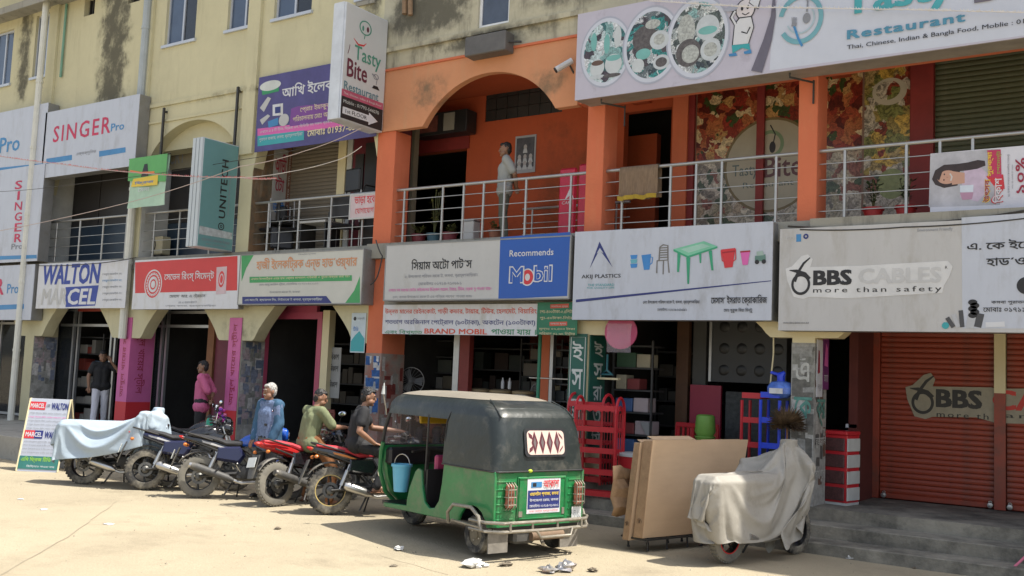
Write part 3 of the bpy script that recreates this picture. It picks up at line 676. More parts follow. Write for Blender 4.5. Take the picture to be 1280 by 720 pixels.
# bay 0 : electronics shop front
def frame(root, x0, x1, zs, xs, mat, name="shop_front_frame", y=DY):
    q = LB(root)
    for x in xs: q.mb.box(x-.03, x+.03, y-.03, y+.03, .44, 3.1)
    for z in zs: q.mb.box(x0, x1, y-.025, y+.025, z-.03, z+.03)
    return q.done(name, mat)
frame(yb, -26.5, -22.95, (.5, 2.75, 3.1), (-26.4, -25.2, -24.0, -23.0), ALU)
frame(yb, -22.55, -19.2, (2.72, 3.08), (gx(69), gx(90), gx(96), gx(138), gx(143)), ALU)
frame(yb, -18.8, -15.68, (2.72, 3.02), (gx(191), gx(201), gx(207)), ALU)
part(yb, "door_jamb", BROWN, [(gx(260), gx(268), DY-.05, DY+.05, .44, 3.1)])
part(yb, "shop_side_panel", M("plum_panel", (.14, .02, .04), .6), [(gx(268)+.01, -15.68, DY, DY+.04, .44, 3.1)])
part(yb, "door_frame", IPNK, [(gx(329), gx(333), DY-.06, DY+.04, .44, 3.0), (gx(397), gx(403), DY-.06, DY+.04, .44, 3.0), (gx(329), gx(403), DY-.07, DY+.03, 2.88, 3.02)])
part(yb, "door_header", IPNK, [(gx(345), gx(395), DY-.05, DY+.03, 3.02, 3.5)])
part(yb, "door_post", CREAM, [(gx(403)+.01, gx(412), DY-.06, DY+.1, .44, 3.05)])
part(yb, "shop_side_panel", BROWN, [(-12.3, -12.08, DY+.6, DY+.7, .44, 3.1)])
SGL = M("shop_window_glass", (.03, .035, .04), .06, var=.1); SGL.node_tree.nodes["Principled BSDF"].inputs["Alpha"].default_value = .4
part(yb, "shop_glass", SGL, [(gx(69), gx(89), DY, DY+.01, .5, 2.7), (gx(191), gx(200), DY, DY+.01, .5, 2.7), (-26.4, -23.0, DY, DY+.01, .5, 2.7)])
def goods(root_label, cat, x0, x1, y, z0, cols, n, seed, dz=.4, zt=2.6, group="shelving in the dark shops"):
    """steel shelves with boxes of goods"""
    t = thing("goods_shelf", root_label, cat, ((x0+x1)/2, y, z0), 0, group); w = (x1-x0)/2; rnd = random.Random(seed)
    nz = int((zt-z0)/dz)
    for k in range(nz+1): obj("shelf_board", MB().box(-w, w, -.2, .2, k*dz, k*dz+.025), SHELF, t)
    for x in (-w, w-.03): obj("upright", MB().box(x, x+.03, -.21, -.18, 0, nz*dz+.1), SHELF, t)
    for k in range(nz):
        x = -w+.05
        while x < w-.15:
            ww = rnd.uniform(.12, .35); h = rnd.uniform(.15, dz-.06)
            if rnd.random() < .85: obj("goods_box", MB().box(x, min(x+ww, w-.02), -.17, .1, k*dz+.026, k*dz+.026+h, .008), (lambda c_: M("goods_"+c_, tuple(.85*q_ for q_ in srgb(c_)), .6))(rnd.choice(cols)), t)
            x += ww+.02
goods("shelf of boxed appliances behind the glass at the far left edge", "shelf", -25.0, -23.2, 14.4, .44, ["8a8f96", "5a6a70", "9a9690", "403c3c"], 8, 3)
goods("shelf of red and white boxes left of the man in white trousers", "shelf", -22.45, -21.4, 14.3, .44, ["7c7a74", "8c3a30", "a8a49c", "506070"], 8, 4)
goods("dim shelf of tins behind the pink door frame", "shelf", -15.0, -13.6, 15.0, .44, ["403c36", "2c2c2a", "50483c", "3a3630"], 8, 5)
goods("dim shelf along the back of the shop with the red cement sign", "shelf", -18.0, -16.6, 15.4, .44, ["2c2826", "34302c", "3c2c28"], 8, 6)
goods("shelf of dark spare parts at the left in the auto parts shop", "shelf", -11.5, -10.1, 15.6, .44, ["2c3030", "38403c", "50504c", "3a2a24"], 8, 7)
goods("black shelf stacked with tyres and boxes right of the green post", "shelf", -8.9, -8.0, 14.3, .44, ["1c1c1e", "2a2c2c", "24282a"], 8, 8, dz=.28)
goods("shelf of coloured plastic tubs left of the dark wooden post in the crockery shop", "shelf", -7.55, -6.85, 14.0, .44, ["8c4040", "b0a890", "5070a0", "c0b0b0", "406048"], 8, 19, dz=.34)
goods("shelf of pots behind the silver drums in the auto parts shop", "shelf", -10.2, -9.3, 15.35, .44, ["6c4030", "8c8478", "50504c", "a89870"], 8, 29, dz=.3)
goods("tall shelf of parts left of the fan in the auto parts shop", "shelf", -12.0, -11.2, 14.9, .44, ["50544c", "706858", "3c4048", "8c8880"], 8, 39, dz=.3)
goods("shelf with white packets behind the pink shirted man", "shelf", -17.2, -16.2, 15.2, .44, ["8c8880", "6c6a68", "a8a49c"], 8, 49, dz=.35)
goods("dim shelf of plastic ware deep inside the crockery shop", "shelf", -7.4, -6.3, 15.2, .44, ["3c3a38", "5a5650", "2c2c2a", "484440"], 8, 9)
# bay 1 bits
t = thing("stool", "low red plastic stool inside the doorway by the man in white trousers", "stool", (-20.05, 14.2, .44))
obj("seat", MB().box(-.17, .17, -.17, .17, .38, .42, .01), RED, t)
for sx in (-1, 1):
    for sy in (-1, 1): obj("leg", MB().tube([(sx*.16, sy*.16, 0), (sx*.12, sy*.12, .39)], .02, 6), RED, t)
t = thing("shop_header_board", "small red shop name board above the aluminium door frame", "sign", (-20.9, DY-.06, 3.12)); obj("board", MB().box(-.9, .9, -.02, .02, -.08, .4), M("brick_red_board", (.25, .03, .015), .6), t)
# bay 3 bits
t = thing("printed_poster", "white lettered notice hanging right of the cream door post", "poster", (gx(418, 455, DY+.05), DY+.05, 1.4))
obj("sheet", MB().box(-.16, .16, 0, .012, 0, .95), M("dull_white_sheet", (.30, .30, .29), .7), t)
F = Face(t, tuple(t.location), (1, 0, 0), (0, 0, 1), tuple(t.location))
for z in (.72, .5, .2): F.text_uv("বিকাশ", -.11, z, .11, z+.14, BLACK, bold=.02)
t = thing("photocopier", "black office copier with a pale panel on the counter beside the poster", "copier", (-12.75, DY+.75, .44))
obj("cabinet", MB().box(-.5, .35, -.3, .3, 0, .78, .02), BROWN, t); obj("copier_body", MB().box(-.48, .33, -.28, .3, .78, 1.12, .05), BLACKPL, t); obj("control_panel", MB().box(-.05, .25, -.3, -.28, .86, .98), M("pale_panel", (.25, .25, .22), .5), t)
obj("copier_lid", MB().box(-.45, .3, -.26, .3, 1.122, 1.22, .04), BLACKPL, t)
# two plastic chairs by the pink frame
def plastic_chair(label, loc, rz, mat, group=None):
    t = thing("plastic_chair", label, "chair", loc, rz, group)
    obj("seat", MB().box(-.22, .22, -.22, .22, .42, .45, .01), mat, t)
    for sx in (-1, 1):
        for sy in (-1, 1): obj("leg", MB().tube([(sx*.23, sy*.23, 0), (sx*.2, sy*.2, .43)], [.018, .028], 6), mat, t)
    for k in range(5): obj("back_slat", MB().box(-.19+k*.085, -.15+k*.085, -.25, -.23, .5, .86), mat, t)
    obj("top_rail", MB().box(-.22, .22, -.26, -.22, .86, .93, .01), mat, t)
    for sx in (-1, 1): obj("back_post", MB().tube([(sx*.21, -.22, .43), (sx*.21, -.24, .9)], .02, 6), mat, t)
    return t
CHR = M("maroon_plastic", (.16, .035, .025), .45, var=.1)
plastic_chair("maroon plastic chair with a slatted back between the two men on motorbikes", (-12.85, 12.75, .29), radians(200), CHR)
# bay 4 : auto parts shop
part(ob_, "shop_partition", M("dark_red_wall", (.10, .016, .008), .8, var=.15), [(-10.3, -8.75, 15.6, 15.7, .44, 3.8)])
part(ob_, "door_post", ALU, [(-10.62, -10.5, DY, DY+.1, .44, 3.1)]); part(ob_, "door_post", IRED, [(-10.49, -10.28, DY, DY+.12, .44, 3.1)])
part(ob_, "door_post", ORA, [(-9.05, -8.85, DY+.3, DY+.42, .44, 3.1)]); part(ob_, "door_post", ALU, [(-8.84, -8.78, DY+.3, DY+.4, .44, 3.1)])
t = thing("shop_counter", "dark counter behind the green and black rickshaw", "counter", (-9.7, 14.1, .44)); obj("counter_top", MB().box(-.9, .9, -.3, .3, .82, .88, .01), BROWN, t); obj("counter_front", MB().box(-.88, .88, -.26, .26, 0, .82), IRED, t)
STR = M("silver_pot", (.40, .39, .37), .35, metal=.7, var=.25, scale=14)
for i, (px_, w) in enumerate(((599, .2), (626, .2), (655, .2))):
    q = at(px_, 481, 14.1); t = thing("food_drum", ["leftmost of the three silver pierced drums on the counter above the rickshaw roof", "middle silver pierced drum on the counter above the rickshaw roof", "rightmost silver pierced drum with a cup on top above the rickshaw roof"][i], "drum", (q.x, 14.1, 1.33), 0, "silver drums on the counter")
    obj("drum_body", MB().lathe([(.17, 0), (.19, .02), (.19, .32), (.17, .34)], 20), STR, t)
    obj("drum_rim", MB().lathe([(.2, .33), (.2, .37), (.12, .39)], 20), M("cane_rim", (.3, .22, .12), .6), t)
    for k in range(10):
        w_ = 2*pi*k/10
        for z in (.09, .2): obj("drum_hole", MB().ell((.19*cos(w_), .19*sin(w_), z+.02), (.03, .03, .03), 8, 5), BLACK, t)
for i, px_ in enumerate((630, 635)):
    q = at(px_, 470, 14.1); t = thing("bottle", ["left white bottle standing on the middle drum", "right white bottle standing on the middle drum"][i], "bottle", (q.x+(.04 if i else -.02), 14.1, 1.73), 0, "white bottles on the drum")
    obj("bottle_body", MB().lathe([(.025, 0), (.03, .02), (.03, .12), (.012, .16)], 12), WHITE, t); obj("cap", MB().lathe([(.013, .16), (.013, .19)], 10), WHITE, t)
def fan(label, loc, rz, r, blade, group=None):
    t = thing("pedestal_fan", label, "fan", loc, rz, group)
    obj("stand", MB().tube([(0, 0, 0), (0, 0, 1.1)], .02, 8), DARKMETAL, t); obj("base", MB().lathe([(.2, 0), (.2, .03), (.03, .06)], 18), DARKMETAL, t)
    mb = MB().at((0, -.06, 1.35)); mb.torus(r, .008, 32, 6)
    for k in range(20):
        w = 2*pi*k/20; mb.tube([(0, -.07, 0), (r*.6*cos(w), -.06, r*.6*sin(w)), (r*cos(w), 0, r*sin(w))], .003, 4)
    obj("guard", mb, M("fan_wire", (.25, .25, .25), .4, metal=.5), t)
    for k in range(3):
        w = 2*pi*k/3; m2 = MB().at((0, -.05, 1.35), (0, w, 0)); m2.add([(.03, -.01, -.03), (r*.85, -.02, -.08), (r*.9, .02, .08), (.03, .01, .04)], [(0, 1, 2, 3)]); obj("blade", m2, blade, t)
    obj("motor", MB().at((0, 0, 1.35)).lathe([(.05, -.08), (.07, 0), (.05, .12)], 14, 'Y'), blade, t)
    return t
fan("grey pedestal fan in the dark left part of the auto parts shop", (at(516, 470, 13.9).x, 13.9, .44), radians(20), .24, M("grey_fan_blade", (.12, .12, .12), .5))
fan("small round grey fan right of the silver drums", (-9.15, 14.25, .35), radians(30), .17, M("grey_fan_blade", "888888", .5))
t = thing("green_post_stand", "green painted steel post with side arms beside the tyre shelf", "stand", (-8.72, 13.5, .44)); obj("post", MB().tube([(0, 0, 0), (0, 0, 2.4)], .03, 8), M("sea_green_paint", (.03, .22, .13), .5), t)
for z in (2.35, 1.5): obj("arm", MB().tube([(-.18, 0, z), (.55, 0, z)], .012, 6), STEEL, t)

# bay 5 : crockery shop
part(ob_, "door_post", M("dark_wood_post", (.10, .045, .02), .6, var=.25), [(-6.75, -6.55, 14.4, 14.5, .44, 3.6)]); part(ob_, "door_post", M("grey_post", (.09, .09, .085), .7), [(-6.52, -6.3, 14.5, 14.6, .44, 3.6)])
t = thing("shoe_cabinet", "dark grey cabinet with rows of round holes hanging high in the crockery shop", "cabinet", (-5.55, 14.4, 2.0))
obj("carcass", MB().box(-.62, .55, .02, .35, .0, 1.15), M("cabinet_grey", (.045, .047, .05), .5, var=.1), t)
obj("edge_strip", MB().box(-.66, -.62, 0, .35, 0, 1.15), ALU, t)
for i in range(4):
    for j in range(3): obj("hole_cup", MB().at((-.42+i*.28, .018, .18+j*.33)).lathe([(.085, .0), (.07, -.006), (.03, -.012), (.01, -.01)], 14, 'Y'), M("cup_black", (.012, .012, .013), .4), t)
t = thing("bench_stone", "dark speckled slab standing below the holed cabinet", "slab", (-5.3, 14.35, .44)); obj("slab", MB().box(-.6, .6, 0, .06, 0, 1.42), M("speckled_slab", (.04, .045, .045), .6, var=.6, scale=16), t)
t = thing("storage_box", "flat maroon panel standing left of the speckled slab", "panel", (-6.18, 14.3, .44)); obj("panel", MB().box(-.28, .22, 0, .05, .7, 1.5), MAROON, t)
for x in (-.2, .15): obj("leg", MB().box(x, x+.04, 0, .05, 0, .7), DARKMETAL, t)
for i, (xx, lb) in enumerate(((-6.35, "red plastic chair back standing left of the green stacked baskets"), (-6.05, "second red plastic chair partly behind the green stacked baskets"))):
    plastic_chair(lb, (xx, 13.7, .44), radians(170+10*i), M("red_plastic", (.5, .02, .03), .35, var=.08), "red plastic chairs in the crockery shop")
t = thing("basket_stack", "stack of white baskets topped by a lime green one", "baskets", (-5.85, 13.5, .44))
for k in range(9):
    obj("basket", MB().lathe([(.10, k*.085), (.14, k*.085+.08), (.15, k*.085+.08), (.15, k*.085+.095), (.11, k*.085+.01)], 16), M("white_plastic", (.5, .52, .5), .45) if k < 8 else M("lime_plastic", (.16, .34, .06), .45), t)
obj("basket", MB().lathe([(.11, .76), (.15, .84), (.13, 1.06), (.1, 1.08)], 16), M("lime_plastic", "00f", .45), t)
t = thing("bucket", "round red tub with a pale lid on the shop step", "tub", (-6.65, 12.95, .44))
obj("tub_body", MB().lathe([(.2, 0), (.27, .45)], 20), M("red_plastic", "f00", .35), t); obj("lid", MB().lathe([(.28, .45), (.28, .48), (.2, .5)], 20), M("white_plastic", "fff"), t)
# white folded chair deep inside, hanging tray, goods in the doorway
t = thing("white_cone", "white folded paper fan standing in the dark doorway", "paper", (-7.0, 13.8, 1.0)); obj("fold", MB().add([(-.05, 0, .35), (.16, .02, .33), (.14, 0, .0)], [(0, 1, 2)]), M("dull_white_sheet", "888"), t)
t = thing("round_tray", "pink round plastic tray in clear wrap hanging under the arch", "tray", (-6.96, D-.12, 2.66))
q = MB(); q.lathe([(.25, 0), (.25, .03), (.22, .035), (.20, .01), (.02, .008)], 28, 'Y'); obj("tray_dish", q, M("hot_pink_plastic", (.45, .05, .14), .3), t, rot=(0, 0, radians(8)))
q = MB(); 
for i in range(7):
    for j in range(7): q.add([], [])
    pass
vs = [(-.2+.4*i/8+.02*random.random(), -.05-.03*random.random(), -.3+.42*j/8) for j in range(9) for i in range(9)]; q.add(vs, [(j*9+i, j*9+i+1, (j+1)*9+i+1, (j+1)*9+i) for j in range(8) for i in range(8)])
wrap = bpy.data.materials.new("clear_wrap"); wrap.use_nodes = True; wb = wrap.node_tree.nodes["Principled BSDF"]; wb.inputs["Base Color"].default_value = (.75, .65, .7, 1); wb.inputs["Alpha"].default_value = .2; wb.inputs["Roughness"].default_value = .15
obj("clear_wrap", q, wrap, t, sharp=20)
obj("hanging_string", MB().tube([(0, 0, .27), (0, .02, .6)], .004, 5), WHITE, t)
t = thing("blue_hanger", "small blue plastic bracket hanging on the inner green lettered board", "bracket", (-7.4, D+.3, 2.02)); obj("bracket", MB().tube([(0, 0, .32), (0, 0, .08), (-.1, 0, .02), (.1, 0, .02), (0, 0, .08)], .018, 6), M("sky_plastic", (.03, .16, .2), .4), t); obj("shelf_plate", MB().box(-.2, .22, -.05, .03, -.06, -.03), CREAM, t)

# red plastic rack at the left of the crockery shop, blue and red racks at its right
def rack(label, loc, rz, mat, w, d, levels, dz, arch=True, group="plastic racks by the crockery shop"):
    t = thing("plastic_rack", label, "rack", loc, rz, group); H = levels*dz
    for sx in (-1, 1):
        for sy in (-1, 1):
            obj("upright", MB().tube([(sx*w/2, sy*d/2, 0), (sx*w/2, sy*d/2, H)], .022, 6), mat, t)
        if arch:
            mb = MB(); mb.tube([(sx*w/2, d/2*cos(a), H+.22*sin(a)) for a in [pi*k/8 for k in range(9)]], .022, 6)
            mb.tube([(sx*w/2, d/2*.5*cos(a), H-.02+.12*sin(a)) for a in [pi*k/8 for k in range(9)]], .012, 6)
            for k in range(3): mb.tube([(sx*w/2, -d/4+k*d/4, 0), (sx*w/2, -d/4+k*d/4, H)], .008, 5)
            obj("side_arch", mb, mat, t)
    for k in range(levels+1):
        z = k*dz+.03; mb = MB()
        mb.box(-w/2, w/2, -d/2-.01, -d/2+.012, z, z+.075); mb.box(-w/2, w/2, d/2-.012, d/2+.01, z, z+.055)
        for i in range(9): x = -w/2+w*(i+.5)/9; mb.box(x-.012, x+.012, -d/2, d/2, z, z+.012)
        obj("tray", mb, mat, t)
    if arch:
        mb = MB()
        for k in range(7): mb.torus(.035, .007, 10, 5) if False else mb.at((-w/2+w*(k+.5)/7, -d/2, H+.05)).torus(.032, .007, 10, 5)
        mb.at(); obj("scroll_rail", mb, mat, t)
    return t
RPL = M("red_plastic", "f00"); BPL = M("blue_plastic", (.02, .06, .62), .4, var=.08)
rack("tall scarlet plastic rack with scrolled top rail right of the rickshaw", (-7.12, 12.68, .285), radians(8), RPL, .62, .34, 4, .30)
rack("second scarlet rack standing close behind the scrolled one by the green lettered pillar", (-7.45, 13.0, .44), radians(-4), RPL, .6, .32, 4, .27)
t_ = rack("narrow scarlet plastic rack touching the blue one in the shop mouth", (-5.02, 13.25, .44), 0, RPL, .26, .3, 4, .33, False)
t_ = rack("royal blue plastic rack carrying a blue water jug", (-4.72, 13.15, .44), 0, BPL, .26, .3, 4, .335, False)
t = thing("water_jug", "blue plastic wrapped water jug on top of the blue rack", "jug", (-4.62, 13.12, 1.82))
obj("jug_body", MB().lathe([(.10, 0), (.17, .05), (.18, .13), (.13, .2), (.06, .22)], 18), M("blue_wrap", (.10, .2, .6), .25, var=.4, scale=14), t); obj("spout", MB().tube([(0, 0, .2), (.0, 0, .3), (.05, 0, .34)], [.05, .06, .02], 8), BPL, t); obj("handle", MB().tube([(-.02, 0, .3), (-.14, 0, .33)], .02, 6), BPL, t)
obj("label_sheet", MB().box(-.09, .09, -.19, -.18, .05, .12), WHITE, t)
# red and white drawer tower right of the postered pillar
t = thing("drawer_tower", "red and white plastic drawer tower in the doorway left of the red shutter", "drawers", (-4.02, 13.72, .44), radians(-10))
obj("cabinet_body", MB().box(-.2, .2, -.16, .2, .03, .92, .01), RPL, t)
for k in range(4):
    z = .06+k*.215; d = MB().box(-.17, .17, -.185, -.16, z, z+.17, .008); dr = obj("drawer", d, M("dark_drawer_mesh", (.08, .03, .03), .5, var=.5, scale=40), t)
    obj("drawer_side", MB().box(.201, .215, -.17, .19, z, z+.17, .005), M("white_plastic", "fff"), dr)
obj("tower_top", MB().box(-.21, .21, -.19, .21, .92, .97, .01), RPL, t)
obj("tower_base", MB().box(-.2, .2, -.17, .2, 0, .03), M("white_plastic", "fff"), t)
t = thing("feather_broom", "brown bushy grass broom leaning on the postered pillar", "broom", (-4.42, 12.82, .48))
mb = MB(); rnd = random.Random(3)
for k in range(900):
    a = rnd.uniform(0, 2*pi); b_ = rnd.uniform(-.3, 1.2); l = rnd.uniform(.10, .27); c0 = Vector((0, 0, .98)); dv = Vector((cos(a)*cos(b_), sin(a)*cos(b_)*.7, sin(b_)*1.1)); e = c0+dv*l*1.1; sv = Vector((-sin(a), cos(a), .3))*.006
    m_ = (c0+e)/2+Vector((0, 0, .02)); mb.add([tuple(c0-sv), tuple(c0+sv), tuple(m_+sv), tuple(e), tuple(m_-sv)], [(0, 1, 2, 3, 4)])
o = obj("bristles", mb, M("straw_brown", (.17, .11, .06), .9, var=.5, scale=20), t, fix=False); o["kind"] = "stuff"; obj("stick", MB().tube([(0, 0, 0), (0, 0, 1.0)], .014, 6), BROWN, t)
t = thing("hanging_rope", "thin pale rope hanging down beside the cream bracket", "rope", (-4.75, D+.1, 3.0)); obj("rope", MB().tube([(0, 0, 0), (.01, 0, -.6), (-.03, 0, -1.05)], .01, 5), CREAM, t)
t = thing("door_poster", "narrow purple and white poster on the side of the postered pillar", "poster", (-4.14, D+.05, 1.85))
obj("sheet", MB().box(0, .008, 0, .24, 0, .75), WHITE, t); obj("sheet", MB().box(0, .009, .26, .5, .1, .8), M("purple_print", (.16, .03, .15), .5, var=.4, scale=8), t)
F = Face(t, (-4.131, D+.05, 1.85), (0, 1, 0), (0, 0, 1), (-4.14, D+.05, 1.85)); F.poly([(.03, .3), (.12, .32), (.1, .6), (.05, .62)], MAROON, px=False); F.text_uv("নতুন", .03, .08, .2, .16, GREYT)
F.text_uv("অফার", .29, .2, .46, .3, WHITE); F.poly([(.3, .42), (.45, .4), (.44, .66), (.36, .72)], PINK, px=False)
# wall box deep in the last doorway
t = thing("counter_desk", "dark desk edge with papers in the doorway left of the red shutter", "desk", (-3.99, 14.5, .44)); obj("desk_top", MB().box(-.05, .1, -.4, .3, 1.0, 1.05), WHITE, t); obj("desk_side", MB().box(-.03, .08, -.35, .28, 0, 1.0), BROWN, t)

# painted and printed letters on pillars
def board(name, label, cat, X0, X1, Z0, Z1, Y, dep, fmat, bmat=None, group=None, rim=.0):
    t = thing(name, label, cat, ((X0+X1)/2, Y, Z0), 0, group); w = (X1-X0)/2; h = Z1-Z0
    obj("panel", MB().box(-w+rim, w-rim, -.006 if rim else 0, .01, rim, h-rim), fmat, t)
    if bmat:
        obj("box_frame", MB().box(-w, w, .0101, dep, 0, h, .006), bmat, t)
        if rim:
            for q in ((-w, w, 0, rim), (-w, w, h-rim, h), (-w, -w+rim, rim, h-rim), (w-rim, w, rim, h-rim)): obj("edge_trim", MB().box(q[0], q[1], -.012, .0101, q[2], q[3]), bmat, t)
    return t, Face(t, (X0, Y-(.006 if rim else 0), Z0), (1, 0, 0), (0, 0, 1), t.location)
def from_px(tl, br, Y): a, b = at(*tl, Y), at(*br, Y); return a.x, b.x, b.z, a.z
GRD = M("dark_green_board", (.012, .10, .075), .5, var=.08)
LET = M("white_lettering", (.55, .58, .55), .5)
t, F = board("lettered_pillar_board", "dark green board with white Bengali letters on the pillar front behind the scarlet rack", "sign", -7.88, -7.57, 1.0, 2.63, D-.03, .03, GRD)
for k, ch in enumerate(("ই", "স", "রা", "ত")): F.text_uv(ch, .06, 1.22-k*.42, .25, 1.52-k*.42, LET, bold=.02)
F.line([(.03, .05), (.03, 1.58), (.28, 1.58), (.28, .05)], .012, LET, "border", px=False)
t = thing("lettered_pillar_board", "second dark green lettered board on the right side of the same pillar", "sign", (-7.555, D+.02, .9)); obj("panel", MB().box(0, .02, 0, .46, 0, 1.75), GRD, t)
F = Face(t, (-7.534, D+.02, .9), (0, 1, 0), (0, 0, 1), (-7.555, D+.02, .9))
for k, ch in enumerate(("ই", "স", "রা", "ত", "মি")): F.text_uv(ch, .1, 1.4-k*.33, .38, 1.63-k*.33, LET, bold=.02)
PGR = M("stencil_teal", (.10, .26, .22), .8, var=.3, scale=15); PWH = M("stencil_white", (.46, .46, .43), .8, var=.35, scale=15)
F = Face(ob_, (-4.45, D-.014, .44), (1, 0, 0), (0, 0, 1), ob_.location)
F.text_uv("এ", .06, 1.6, .24, 1.85, PWH, "painted_letter", .03); F.text_uv("কে", .04, 1.12, .28, 1.4, PGR, "painted_letter", .03); F.text_uv("গুরুদায়ী", .01, .42, .28, .62, PWH, "painted_letter", .02)
F = Face(ob_, (-4.134, D, .44), (0, 1, 0), (0, 0, 1), ob_.location)
F.text_uv("ক্র", .07, 1.02, .42, 1.38, PGR, "painted_letter", .03); F.text_uv("রুজমনি", .03, .74, .46, .92, PWH, "painted_letter", .02); F.text_uv("কর্মিগুলো", .03, .3, .46, .5, PWH, "painted_letter", .02)
PKV = M("magenta_banner", (.55, .13, .32), .6, var=.08)
def pinkpillar(x, wfront, side, lab):
    t = thing("pillar_banner", lab, "banner", (x, D-.02, .44)); obj("banner_sheet", MB().box(0, wfront, 0, .012, .62, 2.42), PKV, t); obj("banner_foot", MB().box(0, wfront, 0, .012, 0, .62), RED, t)
    F = Face(t, (x, D-.02, .44), (1, 0, 0), (0, 0, 1), t.location); F.text_uv("আবুল খায়ের স্টীল", .09, .72, wfront-.08, 2.3, MAROON, turn=1, bold=.01)
    if side:
        obj("banner_sheet", MB().box(wfront, wfront+.012, 0.0, .6, .62, 2.42), PKV, t); obj("banner_foot", MB().box(wfront, wfront+.012, 0, .6, 0, .62), RED, t)
        G = Face(t, (x+wfront+.012, D-.02, .44), (0, 1, 0), (0, 0, 1), t.location); G.text_uv("আবুল খায়ের স্টীল", .15, .8, .42, 2.3, MAROON, turn=-1, bold=.01)
pinkpillar(-19.2, .365, True, "magenta cloth banner wrapped round the pillar behind the covered motorbike")
pinkpillar(-15.68, .36, False, "narrow magenta banner on the pillar behind the grey haired man")
t, F = board("hanging_notice", "white and blue picture notice hanging under the arch left of the orange pillar", "poster", -12.42, -12.08, 2.25, 2.95, D-.02, .01, M("notice_pale", (.50, .58, .62), .6, var=.1))
F.poly([(0.01, .02), (.33, .02), (.33, .25), (.2, .38), (.1, .3), (.01, .2)], TEAL, px=False); F.disc((.08, .6), .035, .035, BLACK, px=False); F.text_uv("কোম্পানী", .13, .57, .31, .63, GREYT); F.text_uv("টিভি", .05, .38, .18, .46, BLUE)

# ------------------------------------------------------------------ first floor balconies of the yellow building
LW = 13.78; LV = 14.05
def lx(px, Y=LW, y=260): return at(px, y, Y).x
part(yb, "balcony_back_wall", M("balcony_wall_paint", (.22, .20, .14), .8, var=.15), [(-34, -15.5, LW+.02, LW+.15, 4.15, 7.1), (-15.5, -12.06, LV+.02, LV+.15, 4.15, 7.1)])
def rail(root_label, x0, x1, posts, z=5.13, y=D+.12, zb=4.15, bars=4):
    t = thing("balcony_railing", root_label, "railing", ((x0+x1)/2, y, zb), 0, "stainless steel balcony railings"); X = t.location.x
    obj("top_rail", MB().tube([(x0-X, 0, z-zb), (x1-X, 0, z-zb)], .027, 10), STEEL, t)
    for p in posts: obj("post", MB().tube([(p-X, 0, 0), (p-X, 0, z-zb)], .022, 8), STEEL, t)
    for k in range(bars): zz = (z-zb)*(k+.75)/(bars+.6); obj("rail_bar", MB().tube([(x0-X, -.012, zz), (x1-X, -.012, zz)], .0075, 6), STEEL, t)
    return t
def pxs(l, y=250, Y=D+.12): return [at(x, y, Y).x for x in l]
rail("steel railing below the white and red brand signs at the far left", -22.59, -19.2, pxs((70, 99, 128, 157), 300))
rail("steel railing behind the projecting teal sign", -18.84, -15.68, pxs((192, 223, 262), 300))
rail("steel railing in front of the stacked chairs and grey shutter", -15.32, -12.06, pxs((335, 373, 413, 453), 280))
rail("steel railing under the big orange arch with the man behind it", -11.63, -7.72, pxs((505, 553, 579, 604, 630, 657, 713), 260))
rail("steel railing with a cloth hung over it", -7.42, -4.42, pxs((778, 838, 870, 902, 970), 240))
rail("steel railing carrying the pink poster at the right edge", -4.16, .2, pxs((1056, 1133, 1175, 1216), 220)+[-1.2, -.4])
# back walls
DBLU = M("dark_blue_door", (.018, .035, .06), .3, var=.2); DPAN = M("dark_panel", (.022, .02, .02), .5, var=.2); PSIDE = M("pale_side_wall", (.46, .47, .46), .8)
part(yb, "balcony_door", DBLU, [(lx(88), -19.25, LW-.03, LW+.01, 4.16, 5.1), (lx(205), -15.7, LW-.03, LW+.01, 4.16, 4.99)])
part(yb, "balcony_door", DPAN, [(lx(88), lx(125), LW-.03, LW+.01, 5.1, 6.95), (lx(126), -19.25, LW-.03, LW+.01, 5.1, 6.95), (lx(205), lx(246), LW-.03, LW+.01, 5.0, 6.3), (lx(247), -15.7, LW-.03, LW+.01, 5.0, 6.3)])
part(yb, "balcony_side_wall", PSIDE, [(-22.58, lx(88)-.01, LW-.05, LW, 4.16, 6.9), (-18.83, lx(205)-.01, LW-.05, LW, 4.16, 6.3)])
part(yb, "pillar_cladding", PSIDE, [(-22.589, -22.575, D+.02, LW-.06, 4.17, 6.9), (-18.839, -18.825, D+.02, LW-.06, 4.17, 6.3)])
tt, F = board("balcony_sign", "brown sign board with dim lettering inside the yellow arch", "sign", lx(203, LW-.08, 200), -16.2, 6.2, 6.85, LW-.08, .04, M("khaki_board", (.26, .23, .16), .6)); F.text_uv("CRT", .25, .12, .8, .42, GREYT, bold=.03)
t = thing("air_conditioner", "small beige outdoor air conditioner unit behind the railing below the green banner", "air conditioner", (lx(197, 13.5, 310), 13.5, 4.16)); obj("casing", MB().box(-.3, .3, -.12, .12, .1, .5, .02), M("beige_casing", (.42, .38, .26), .5, var=.1), t); obj("grille", MB().at((-.06, -.125, .30)).torus(.15, .012, 18, 5), DARKMETAL, t); obj("bracket", MB().box(-.25, .25, -.1, .1, 0, .1), DARKMETAL, t)
shutter("rolling_shutter", "dusty grey brown rolling shutter behind the stacked chairs on the balcony", lx(357, LV, 240), lx(424, LV, 230), 4.16, 6.5, LV-.02, BSH, group="rolling shutters", pitch=.075)
part(yb, "door_jamb", CREAM, [(lx(424, LV)+.01, lx(434, LV), LV-.12, LV, 4.16, 6.45)]); part(yb, "door_jamb", PSIDE, [(lx(435, LV), lx(441, LV), LV-.1, LV, 4.16, 6.45)])
part(yb, "balcony_door", M("dark_red_curtain", (.12, .01, .02), .6, var=.3), [(lx(441, LV)+.01, -12.08, LV-.08, LV-.04, 4.16, 6.5)])
